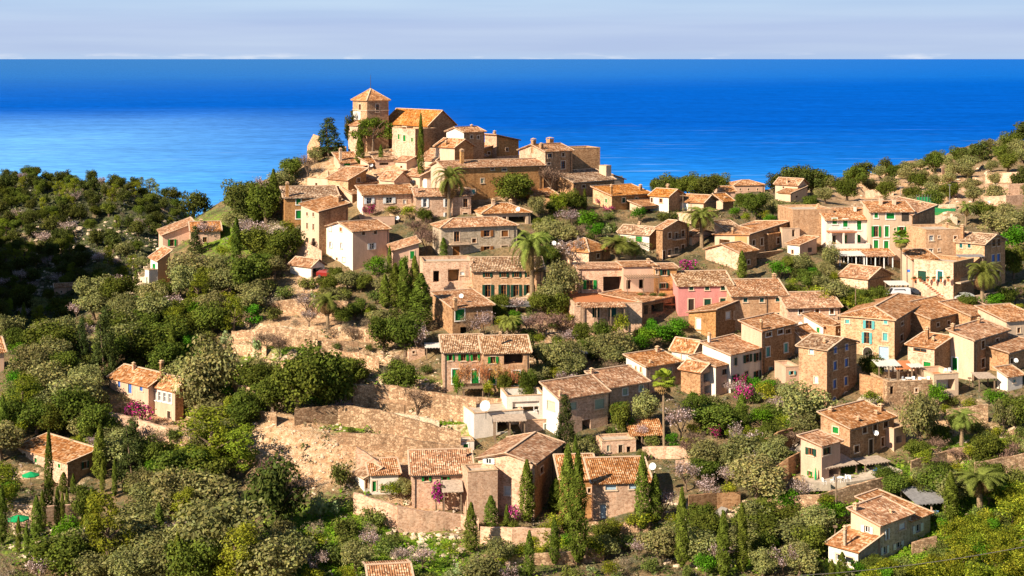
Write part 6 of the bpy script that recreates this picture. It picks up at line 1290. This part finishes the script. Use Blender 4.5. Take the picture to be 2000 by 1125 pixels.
canopy('small white garden canopy among the olives in the quarry garden', 468, 500, 742, 756, 3, 'canvas', .5, 2, 'gazebo', 'gazebo')
canopy('red awning of the terrace restaurant', 1752, 1784, 720, 742, 2.5, 'terra', .8, 2, 'awning', 'awning', Y=HH['h45'].C.y - 3)
canopy('pale terrace awning left of the red awning', 1716, 1758, 714, 742, 3, 'canvas', .4, 3, 'awning', 'awning', Y=HH['h45'].C.y - 3.2)
canopy('white parasol canopy right of the red awning', 1780, 1802, 716, 745, 2, 'canvas', .1, 2, 'awning', 'awning', Y=HH['h45'].C.y - 4)
canopy('pale awning over the restaurant pillars', 1640, 1690, 499, 528, 3, 'canvas', .5, 4, 'awning', 'awning', 'whitep', Y=HH['h71e'].C.y - 2.6)
canopy('second restaurant awning right of the first', 1692, 1746, 500, 528, 3, 'tile', .6, 4, 'awning', 'awning', 'whitep', Y=HH['h71e'].C.y - 2.6)
canopy('brown canopy beside the magenta bougainvillea terrace', 866, 902, 960, 984, 3, 'reed', .8, 2, Y=HH['h59'].C.y - 3)
canopy('vine covered pergola in front of the farmhouse windows', 1690, 1742, 906, 930, 3, 'reed', .1, 3, a=24)
canopy('white door canopy of the stone gable house', 1874, 1922, 501, 520, 1.6, 'slate', .2, 2, 'door_canopy', 'canopy', Y=HH['h71h'].C.y - 2)
canopy('reed covered carport beside the cream house at right', 1912, 1945, 738, 765, 3, 'reed', .3, 2)
canopy('white car canopy by the restaurant lane', 1738, 1776, 556, 580, 3, 'canvas', .3, 3)
canopy('tiled porch eave over the green terrace door', 1138, 1222, 600, 622, 2.2, 'tile', .5, 4, Y=HH['h36d'].C.y - 2.4, a=8)
canopy('dark garden canopy between the long low house and the citrus hedge', 1112, 1146, 690, 714, 3, 'slate', .2, 3)
# balcony of the hotel and others belong to their houses
def balcony(key, x0, x1, y, depth, label_mat='mortar', rail=None, posts=0, drop=0, face='R', parapet=None):
    Hs = HH[key]; s0 = solve(Hs.C, Hs.a, x0, None)[0]; s1 = solve(Hs.C, Hs.a, x1, None)[0]; z = -(y - HY) / F * Hs.C.y - Hs.C.z
    b = MB(); b.box(s0, -depth, z - .22, s1, -.01, z); o = b.build('balcony', M[label_mat], Hs.root)
    if parapet:
        b = MB(); b.box(s0, -depth, z, s1, -depth + .15, z + .9); b.box(s0, -depth + .15, z, s0 + .15, -.01, z + .9); b.box(s1 - .15, -depth + .15, z, s1, -.01, z + .9); b.build('parapet', M[parapet], o)
    else:
        b = MB(); n = max(2, int((s1 - s0) / .22))
        b.box(s0, -depth, z + .92, s1, -depth + .05, z + .98)
        for k in range(n + 1): x = s0 + (s1 - s0) * k / n; b.box(x - .015, -depth + .01, z, x + .015, -depth + .04, z + .92)
        b.build('railing', M[rail or 'metal'], o)
    for k in range(posts):
        x = s0 + .15 + k * (s1 - s0 - .3) / max(1, posts - 1)
        b = MB(); b.box(x - .18, -depth + .02, z - drop, x + .18, -depth + .38, z - .22); b.build('pillar', M['white'], o)
balcony('h71b', 1604 + 10, 1666, 450, 2.6, 'terra', 'whitep', 3, 3.2)
balcony('h71b', 1614, 1690, 482, 2.8, 'mortar', None, 0, 0, 'R', 'white')
balcony('h30', 876, 916, 476, 1.3, 'mortar', 'metal')
balcony('h37b', 1312, 1332, 470, .9, 'mortar', 'metal'); balcony('h37b', 1302, 1330, 500, .9, 'mortar', 'metal')
balcony('h36', 1176, 1218, 578, 1.0, 'terra', None, 2, 0, 'R', 'rose')
balcony('h71i', 1795 + 70, 1898, 552, 1.2, 'mortar', 'metal')
# trellis with slats in front of the trellis house
def trellis():
    Hs = HH['h36b']; root = Hs.root; b = MB(); Y = Hs.C.y
    z1 = Hs.h - 1.6; D = 3.2
    for k in range(14): b.box(k * Hs.wr / 13, -D, z1, k * Hs.wr / 13 + .1, 0, z1 + .12)
    for k in range(3): b.box(k * (Hs.wr - .12) / 2, -D, 0, k * (Hs.wr - .12) / 2 + .12, -D + .12, z1)
    b.box(0, -D - .05, z1 - .14, Hs.wr, -D + .1, z1)
    b.build('trellis', M['pole'], root)
    b = MB(); b.box(0, -D - .3, -.2, Hs.wr + 4.2, 0, 0); b.build('terrace_floor', M['terra'], root)
trellis()
def outside_stair():
    Hs = HH['h71i']; b = MB(); n = 14; s0 = Hs.wl * .02; z0 = -(550 - HY) / F * Hs.C.y - Hs.C.z
    for k in range(n):
        z = z0 * (1 - k / n); y = Hs.wl * .85 - k * Hs.wl * .75 / n
        b.box(-1.2, y - Hs.wl * .75 / n, -2, -.02, y, z)
    b.build('stair', M['rose'], Hs.root)
    b = MB(); b.box(-1.2, Hs.wl * .851, z0 - .25, -.02, Hs.wl, z0); b.build('landing', M['terra'], Hs.root)
outside_stair()

# --- satellite dishes
def dish(label, px, py, dpx, Y=None, key=None, off=-.4):
    Yd = (HH[key].C.y + off) if key else (Y or hitY(px, py + 12))
    c = Vector(((px - CX) / F * Yd, Yd, -(py - HY) / F * Yd)); R = dpx * Yd / F / 2
    root = empty('satellite_dish', c, random.uniform(-.5, .2), label, 'satellite dish', 'satellite dishes on roofs and terraces')
    b = MB(); n = 16; rings = [(0, .0), (.5, -.05), (.8, -.13), (1, -.22)]
    tilt = Matrix.Rotation(rad(-25), 3, 'X')
    pt_ = lambda q, i: tilt @ Vector((math.cos(2*math.pi*i/n) * q[0] * R, q[1] * R * 1.2, math.sin(2*math.pi*i/n) * q[0] * R))
    for A, B in zip(rings, rings[1:]):
        for i in range(n):
            if A[0] == 0: b.face([pt_(A, 0), pt_(B, i), pt_(B, i+1)])
            else: b.face([pt_(A, i), pt_(B, i), pt_(B, i+1), pt_(A, i+1)])
    b.build('reflector', M['whitep'], root)
    b = MB(); b.tube([tilt @ Vector((0, -.1*R, -R)), tilt @ Vector((0, -R*.9, -.1*R))], [.03, .03], 4); b.tube([(0, .05, -.1*R), (0, .25, -R*.6), (0, .25, -R - 1.2)], [.05, .05, .05], 5)
    b.build('bracket', M['metal'], root)
dish('large white dish on the white terrace left of the ochre recess', 948, 793, 21, Y=HH['h58b'].C.y - .2)
dish('big white dish between almond blossoms right of the fan palm', 1368, 805, 19)
dish('white dish behind the slim cypress at front row right end', 1275, 911, 14, key='h61b', off=3)
dish('left one of two white dishes behind the orange hip roof', 1082, 475, 9, key='h38', off=8)
dish('right one of two white dishes behind the orange hip roof', 1091, 478, 8, key='h38', off=8.4)
dish('white dish on the gable of the bungalow with dark porch', 1012, 409, 9, key='h39', off=-1)
dish('white dish left of the tall stone chimney, rose house', 901, 578, 9, key='h33', off=3)
dish('white dish on shaded wall of the lower right farmhouse', 1711, 846, 10, key='h62', off=3.2)
dish('white dish beside the flat peach house', 776, 426, 8, key='h28', off=2)
dish('grey white dish above the tiny white house with green window', 1563, 633, 9, key='h73', off=3)
dish('white dish in shade below the citrus hedge', 1196, 697, 9)
dish('white dish on pole at right edge, shaded edge house', 1984, 704, 9, key='h48b', off=-.3)
dish('white dish on the right hill above the date palm', 1931, 395, 6)
dish('small white dish on the upper arcade roof', 725, 323, 7, key='h18', off=2)
# --- cars
def car(label, px, py, color, L=4.2, van=False, a=0.0):
    p = hit(px, py); root = empty('parked_van' if van else 'parked_car', p + Vector((0, 0, .1)), a, label, 'van' if van else 'car')
    m = plain('car_paint_' + ('%02d' % len(LAND)) + label[:4], color, .35); m.node_tree.nodes['Principled BSDF'].inputs['Specular IOR Level'].default_value = .5
    hw = .86; hgt = 1.95 if van else 1.42
    prof = [(-L/2, .35), (-L/2, .85), (-L/2 + .9, 1.0), (-L/2 + 1.5, hgt), (L/2 - (.1 if van else .7), hgt), (L/2, 1.0 if not van else 1.2), (L/2, .35)]
    b = MB(); inset = lambda z: hw - (.12 if z > 1.1 else 0)
    for A, B in zip(prof, prof[1:]): b.face([(A[0], -inset(A[1]), A[1]), (A[0], inset(A[1]), A[1]), (B[0], inset(B[1]), B[1]), (B[0], -inset(B[1]), B[1])][::-1])
    for s in (-1, 1): b.face([(q[0], s * inset(q[1]), q[1]) for q in (prof if s < 0 else prof[::-1])])
    b.face([(-L/2,-hw,.35),(-L/2,hw,.35),(L/2,hw,.35),(L/2,-hw,.35)]); b.build('body', m, root)
    for s in (-1, 1):
        w = MB(); y = s * (hw - .06); w.face([(-L/2+1.2, y + s*.01, 1.02), (L/2 - .8, y + s*.01, 1.02), (L/2 - 1.1, y - s*.03, hgt - .12), (-L/2 + 1.65, y - s*.03, hgt - .12)][::s]); w.build('side_window', M['glass'], root)
        for x in (-L/2 + .8, L/2 - .8):
            t = MB(); t.tube([(x, s*(hw-.12), .32), (x, s*(hw+.03), .32)], [.32, .32], 12); t.build('wheel', M['metal'], root)
    w = MB(); w.face([(-L/2+.93, -.68, 1.05), (-L/2+1.5, -.62, hgt-.05), (-L/2+1.5, .62, hgt-.05), (-L/2+.93, .68, 1.05)][::-1]); o = w.build('windscreen', M['glass'], root); o.location = (-.03, 0, .03)
car('red car parked outside the open garage', 638, 543, (.22, .015, .012), 3.8, a=2.6)
car('white van parked below the restaurant lane', 1752, 584, (.62, .64, .68), 4.8, True, .1)
car('dark car parked behind the white van', 1772, 578, (.05, .055, .07), 4, False, .2)
car('pale car under the carport of the stone gable house', 1880, 588, (.5, .5, .5), 4, False, .3)
# --- parasols, tables, chairs, pots, clothes, poles
def parasol(label, px, py, color, dia=2.6):
    p = hit(px, py); root = empty('parasol', p, 0, label, 'parasol')
    b = MB(); n = 8
    for k in range(n):
        a0, a1 = 2*math.pi*k/n, 2*math.pi*(k+1)/n; r = dia / 2
        b.face([(0,0,2.6), (math.cos(a0)*r, math.sin(a0)*r, 2.1), (math.cos(a1)*r, math.sin(a1)*r, 2.1)]); b.face([(math.cos(a0)*r, math.sin(a0)*r, 2.1), (math.cos(a0)*r, math.sin(a0)*r, 1.95), (math.cos(a1)*r, math.sin(a1)*r, 1.95), (math.cos(a1)*r, math.sin(a1)*r, 2.1)])
    b.build('canopy', color, root); b = MB(); b.tube([(0,0,0), (0,0,2.6)], [.03,.03], 6); b.build('pole', M['pole'], root)
grn = plain('green_canvas', (.01, .30, .10), .7)
parasol('bright green parasol on the terrace of bottom left house', 60, 955, grn)
parasol('second green parasol half hidden below the cypresses at bottom left', 36, 1042, grn, 3.0)
def closed_parasol(label, px, py, color):
    p = hit(px, py); root = empty('parasol', p, 0, label, 'parasol'); b = MB(); b.tube([(0,0,.8), (0,0,1.2), (0,0,2.5)], [.12,.2,.05], 8); b.build('canopy', color, root); b = MB(); b.tube([(0,0,0), (0,0,.8)], [.04,.04], 6); b.build('pole', M['pole'], root)
closed_parasol('folded green parasol beside the pink farmhouse wing', 1593, 948, grn)
def table(label, px, py, Y=None, ey=None):
    p = hit(px, py)
    if Y: p = Vector(((px - CX) / F * Y, Y, -(py - HY) / F * Y))
    root = empty('garden_table', p, random.uniform(0, 1), label, 'table', 'garden tables'); b = MB(); b.tube([(0,0,.70), (0,0,.75)], [.6,.6], 14); b.build('tabletop', M['whitep'], root)
    for k in range(4): q = MB(); a = math.pi/4 + k*math.pi/2; q.tube([(math.cos(a)*.4, math.sin(a)*.4, 0), (math.cos(a)*.35, math.sin(a)*.35, .7)], [.03,.03], 5); q.build('leg', M['whitep'], root)
def chair(label, px, py, Y=None, mat='whitep'):
    p = hit(px, py)
    if Y: p = Vector(((px - CX) / F * Y, Y, -(py - HY) / F * Y))
    root = empty('garden_chair', p, random.uniform(0, 6.28), label, 'chair', 'garden chairs'); b = MB(); b.box(-.25,-.25,.42,.25,.25,.47); b.build('seat', M[mat], root); b = MB(); b.box(-.25,.22,.47,.25,.27,.95); b.build('backrest', M[mat], root)
    for x in (-.22, .22):
        for y in (-.22, .22): q = MB(); q.box(x-.02,y-.02,0,x+.02,y+.02,.42); q.build('leg', M[mat], root)
Yt = HH['h62b'].C.y - 3
table('white garden table on the farmhouse terrace', 1640, 942, Yt); 
for k, (x, y, w) in enumerate(((1626, 943, 'leftmost'), (1650, 941, 'second from left'), (1660, 940, 'third from left'), (1610, 946, 'pale green plastic'))):
    chair('pale plastic chair beside the folded green parasol' if k == 3 else w + ' white chair at the farmhouse terrace table', x, y, Yt - .3 + .2 * k)
Yr = HH['h76'].C.y + 2; zt = 746
for k, (x, lab) in enumerate(((1775, 'left'), (1802, 'right'))): table(lab + ' white table on the restaurant terrace', x, zt + 1, Yr)
for k, (x, lab) in enumerate(((1766, 'leftmost'), (1784, 'second from left'), (1796, 'second from right'), (1812, 'rightmost'))): chair(lab + ' white chair on the restaurant terrace', x, zt + 1, Yr - .4)
chair('white chair on the open cream terrace', 1846, 730, HH['h76b'].C.y + 2); chair('second white chair on the open cream terrace, further right', 1856, 730, HH['h76b'].C.y + 2.5)
Yb = HH['h71b'].C.y - 1.6
for k, (x, lab) in enumerate(((1622, 'leftmost'), (1640, 'middle'), (1656, 'rightmost'))): chair(lab + ' white chair on the upper hotel balcony', x, 450, Yb)
Yk = HH['h36b'].C.y - 1.8
table('white table under the slatted trellis', 1238, 590, Yk)
for x, lab in ((1230, 'left'), (1247, 'right')): chair(lab + ' white chair under the slatted trellis', x, 590, Yk)
chair('white chair in the ochre recess, left', 1018, 806, HH['h58'].C.y + .8); chair('white chair in the ochre recess, right', 1046, 806, HH['h58'].C.y + .9)
def pot(label, px, py, Y, hh=.9, plantk='bush'):
    p = Vector(((px - CX) / F * Y, Y, -(py - HY) / F * Y)); root = empty('flower_pot', p, 0, label, 'flower pot', 'terracotta flower pots'); b = MB(); b.tube([(0,0,0), (0,0,hh*.55), (0,0,hh*.6)], [.18*hh/.9,.30*hh/.9,.32*hh/.9], 10); b.build('pot', M['terra'], root)
    c = inst('plant', PROTO[plantk][0][1], root, (0, 0, hh * .5)); c.scale = (.42 * hh / .9,) * 3
for x, lab in ((1252, 'leftmost'), (1276, 'middle'), (1293, 'rightmost')): pot(lab + ' tall terracotta pot on the trellis terrace', x, 591, Yk - .6, 1.5)
Ys = HH['h71i'].C.y + 1
for k, (x, lab) in enumerate(((1786, 'leftmost'), (1797, 'second from left'), (1812, 'third from left'), (1824, 'fourth from left'), (1838, 'second from right'), (1852, 'rightmost'))):
    pot(lab + ' flower pot on the ledge above the outside stair', x, 550, HH['h71i'].C.y + HH['h71i'].wl * (1 - (x - 1785) / 77) * HH['h71i'].ca - 1.3, .8)
def clothes():
    Yc = hitY(1820, 1012); cols = [(.6,.6,.65), (.10,.18,.5), (.55,.03,.10), (.65,.65,.68), (.15,.3,.55)]
    for k, (c, w) in enumerate(zip(cols, ('grey shirt leftmost', 'dark blue shirt', 'red shirt', 'white shirt', 'light blue shirt'))):
        x = 1806 + k * 5.2; p = Vector(((x - CX) / F * Yc, Yc - .3, -(996 - HY) / F * Yc)); b = MB()
        b.poly_slab([(-.22, 0, -.75), (.22, .02, -.75), (.25, .05, 0), (-.25, .03, 0)], .04); b.box(-.36, -.01, -.3, -.24, .05, -.02); b.box(.24, -.01, -.3, .36, .05, -.02)
        tag(b.build('laundry', plain('cloth_%d' % k, c, .9), None, p), w + ' hanging under the grey slate shelter', 'laundry', 'washing on the line')
clothes()
def pole(label, px, yb, yt, r=.10, arm=False, mat='pole', name='utility_pole', cat='pole'):
    p = hit(px, yb); h = (yb - yt) * p.y / F; root = empty(name, p, 0, label, cat)
    b = MB(); b.tube([(0,0,-1), (0,0,h)], [r, r*.7], 7); b.build('shaft', M[mat], root)
    if arm: b = MB(); b.box(-.7, -.05, h - .5, .7, .05, h - .38); b.build('crossarm', M[mat], root)
    else: b = MB(); b.box(-.25, -.25, h, .25, .25, h + .22); b.build('lamp_head' if cat == 'lamp' else 'cap', M['whitep'] if cat == 'lamp' else M[mat], root)
pole('wooden utility pole in the garden left of the white van', 1671, 625, 556, .1, True)
pole('wooden pole left of the bottom right grey house', 1633, 1010, 930, .13)
pole('thin wooden pole left of bottom right lean-to', 1631, 1070, 1030, .12)
pole('lamp post beside the roof of the lower right farmhouse', 1604, 830, 790, .07, False, 'metal', 'street_lamp', 'lamp')
pole('grey floodlight mast by the tennis court, left', 1759, 398, 366, .1, False, 'slate', 'floodlight_mast', 'mast')
pole('grey floodlight mast by the tennis court, right', 1855, 398, 362, .1, False, 'slate', 'floodlight_mast', 'mast')
pole('white pole before the bougainvillea terrace', 825, 990, 968, .07, False, 'whitep')
pole('metal pole at the foot of the front terrace garden', 718, 1006, 968, .07, False, 'metal')
pole('utility pole between the garage house windows', 1334, 416, 378, .09, True)
pole('wooden post left of the stair wall below the olive', 1432, 962, 935, .1)
pole('thin post by the cream carport at right', 1894, 760, 740, .06)
def tennis():
    gm = plain('green_windscreen', (.03, .26, .10), .8); cm = plain('green_court', (.06, .28, .08), .9)
    Y = hitY(1850, 415); root = empty('tennis_court', Vector(((1826 - CX) / F * Y, Y, -(415 - HY) / F * Y)), .12, 'green tennis court with green mesh fence on the right hill', 'tennis court')
    w = 42 * Y / F; b = MB(); b.box(0, 0, -.8, w, 12, .05); b.build('court', cm, root)
    b = MB(); b.box(0, 11.5, 0, w * 1.1, 11.56, 2.6); b.box(0, .05, 0, w, .10, .9); b.build('fence', gm, root)
    for k in range(8): q = MB(); q.tube([(k*w/7, 11.4, 0), (k*w/7, 11.4, 3.2)], [.05,.05], 5); q.build('fence_post', M['slate'], root)
    Y2 = hitY(1790, 404); r2 = empty('mesh_fence', Vector(((1762 - CX) / F * Y2, Y2, -(404 - HY) / F * Y2)), .05, 'green mesh fence behind the tallest cream house', 'fence')
    w2 = 66 * Y2 / F; b = MB(); b.box(0, 0, -.5, w2, .05, 2.2); b.build('mesh', gm, r2)
    for k in range(7): q = MB(); q.tube([(k*w2/6, -.08, -.5), (k*w2/6, -.08, 2.6)], [.05,.05], 5); q.build('fence_post', M['slate'], r2)
tennis()
def cable():
    a = Vector(((1560 - CX) / F * 180, 180, -(1124 - HY) / F * 180)); c = Vector(((2060 - CX) / F * 165, 165, -(1056 - HY) / F * 165)); b = MB(); P = []
    for k in range(25):
        t = k / 24; q = a.lerp(c, t); q.z -= .9 * 4 * t * (1 - t) * .6; P.append(q)
    b.tube(P, [.045] * 25, 5); tag(b.build('power_cable', M['metal']), 'dark power cable sagging across the bottom right corner', 'cable')
cable()
def rails(label, x0, y0, x1, y1, h=1.0, name='railing_fence'):
    a, c = hit(x0, y0), hit(x1, y1); n = max(3, int((c - a).length / 1.4)); root = empty(name, a, 0, label, 'fence'); b = MB()
    for k in range(n): 
        p, q = a.lerp(c, k/n) - a, a.lerp(c, (k+1)/n) - a
        p.z = gz(a.x + p.x, a.y + p.y) - a.z; q.z = gz(a.x + q.x, a.y + q.y) - a.z
        for z in (h, h * .5): b.tube([p + Vector((0,0,z)), q + Vector((0,0,z))], [.03,.03], 4)
        t = MB(); t.box(-.05, -.05, -.3, .05, .05, h + .05); t.build('fence_post', M['pole'], root, p)
    b.build('rail', M['pole'], root)
rails('dark railing on the wall below the fan palm', 1258, 873, 1392, 868, 1.1)
rails('rustic rail fence left of the round olive', 1350, 1062, 1440, 1045, 1.0)
rails('rail fence in the grass below the round olive', 1460, 1050, 1560, 1048, 1.0)
def tarp():
    p = hit(1716, 926); b = MB(); r = random.Random(3); n = 14
    rings = [[Vector((math.cos(2*math.pi*i/n) * q * (1 + r.uniform(-.12, .12)), math.sin(2*math.pi*i/n) * q * .7, z + r.uniform(-.05, .05))) for i in range(n)] for q, z in ((1.0, 0), (.95, .35), (.6, .75), (.2, .85))]
    for A, B in zip(rings, rings[1:]):
        for i in range(n): b.face([A[i], A[(i+1) % n], B[(i+1) % n], B[i]])
    b.face(rings[-1]); tag(b.build('tarpaulin', plain('blue_tarp', (.02, .16, .55), .5), None, p), 'bright blue tarpaulin heap on the farmhouse terrace', 'tarpaulin')
tarp()
def sign(label, px, py, w, h, Y, col):
    b = MB(); wm, hm = w * Y / F, h * Y / F; b.box(-wm/2, -.03, -hm/2, wm/2, .03, hm/2); tag(b.build('sign', plain('sign_' + label[:4], col, .6), None, ((px - CX) / F * Y, Y, -(py - HY) / F * Y)), label, 'sign')
sign('small blue sign left of the house with outside stair', 1775, 529, 5, 5, HH['h71i'].C.y + 3, (.05, .18, .62))
def rocks():
    r = np.random.default_rng(9); V = []; Fc = []; k0 = 0
    t = (1 + 5 ** .5) / 2; base = np.array([(-1,t,0),(1,t,0),(-1,-t,0),(1,-t,0),(0,-1,t),(0,1,t),(0,-1,-t),(0,1,-t),(t,0,-1),(t,0,1),(-t,0,-1),(-t,0,1)], float) / 1.9
    tri = [(0,11,5),(0,5,1),(0,1,7),(0,7,10),(0,10,11),(1,5,9),(5,11,4),(11,10,2),(10,7,6),(7,1,8),(3,9,4),(3,4,2),(3,2,6),(3,6,8),(3,8,9),(4,9,5),(2,4,11),(6,2,10),(8,6,7),(9,8,1)]
    for n, (u0, u1, y0, y1, s0, s1) in ((150, (480,720,830,970,.10,.45)), (160, (760,900,980,1090,.2,1.0)), (340, (60,340,430,600,.5,2.0)), (200, (1650,2000,320,430,.3,1.0)), (160, (20,200,990,1090,.2,.7)), (260, (1300,1560,980,1110,.15,.7)), (300, (450,900,640,850,.12,.5)), (200, (900,1300,600,1000,.12,.45))):
        for _ in range(n):
            p = hit(r.uniform(u0, u1), r.uniform(y0, y1)); s = r.uniform(s0, s1) * r.uniform(.5, 1)
            if in_house(p.x, p.y, .5): continue
            q = base * r.uniform(.65, 1.2, (12, 1)) * np.array([s * r.uniform(.8, 1.4), s * r.uniform(.8, 1.4), s * r.uniform(.5, .9)]) + np.array(p)
            V += [tuple(v) for v in q]; Fc += [tuple(k0 + i for i in f) for f in tri]; k0 += 12
    me = bpy.data.meshes.new('rocks'); me.from_pydata(V, [], Fc); me.materials.append(plain('pale_limestone', (.56, .43, .31), .95, 0, .35, 1.2))
    tag(inst('rocks', me), 'pale limestone rocks and rubble scattered on the slopes', 'rocks', None, 'stuff')
rocks()

# ------------------------------------------------------------------ labels for the plants: kind, size and the nearest house
def label_trees():
    from collections import defaultdict
    byk = defaultdict(list)
    for t in TREES: byk[t[1]].append(t)
    raw = defaultdict(list)
    houses = [h for h in LAND if h[0]]
    for kind, lst in byk.items():
        hs = sorted((t[3] - t[4]) for t in lst); n = len(hs)
        for t in lst:
            root, k, x, yb, yt, w = t; h = yb - yt
            size = '' if n < 3 else ('small ' if h < hs[n // 3] else ('tall ' if h > hs[2 * n // 3] else ''))
            best = min(houses, key=lambda q: ((x - (q[1] + q[2]) / 2) / 1.0) ** 2 + ((yb - (q[3] + q[4]) / 2) * 1.2) ** 2)
            x0, x1, y0, y1 = best[1:5]
            if yb > y1 - 4 and x0 - 12 < x < x1 + 12: rel = 'below'
            elif yb < y0 + (y1 - y0) * .6 and x0 - 12 < x < x1 + 12: rel = 'behind'
            elif x < (x0 + x1) / 2: rel = 'left of' if abs(x - x0) < 70 else 'far left of'
            else: rel = 'right of' if abs(x - x1) < 70 else 'far right of'
            if FARM_AT(root.location) > .5 and x < 420: where = 'on the far left hill'
            elif root.location.y > 430 and x > 1200: where = 'on the far right hill'
            else: where = rel + ' ' + best[0]
            raw[(size + WORD[k][1], where)].append(t)
    ordn = ['leftmost', 'second from left', 'third from left', 'fourth from left', 'fifth from left', 'sixth from left', 'seventh from left', 'eighth from left', 'ninth from left', 'tenth from left']
    for (nm, where), lst in raw.items():
        lst.sort(key=lambda t: t[2])
        for i, t in enumerate(lst):
            o = t[0]; o['category'] = WORD[t[1]][0].replace('_', ' '); o['group'] = GRP[t[1]]
            if len(lst) == 1: lab = nm + ' ' + where
            elif len(lst) <= 10: lab = (ordn[i] if i < len(lst) - 1 else 'rightmost') + ' ' + nm + ' ' + where
            else:
                rows = 'upper' if t[3] < sorted(q[3] for q in lst)[len(lst) // 2] else 'lower'
                sub = [q for q in lst if (q[3] < sorted(z[3] for z in lst)[len(lst) // 2]) == (rows == 'upper')]; j = sub.index(t)
                num = ['first','second','third','fourth','fifth','sixth','seventh','eighth','ninth','tenth','eleventh','twelfth','thirteenth','fourteenth','fifteenth','sixteenth','seventeenth','eighteenth','nineteenth','twentieth']
                lab = (num[j] if j < 20 else 'right end') + ' from left of ' + rows + ' ' + nm + 's ' + where
            o['label'] = lab if len(lab.split()) <= 16 else ' '.join(lab.split()[:16])
def FARM_AT(p): return zone_at(p.x, p.y)[2]
label_trees()
print('trees', len(TREES), {k: sum(1 for t in TREES if t[1] == k) for k in WORD}, 'objects', len(bpy.data.objects))
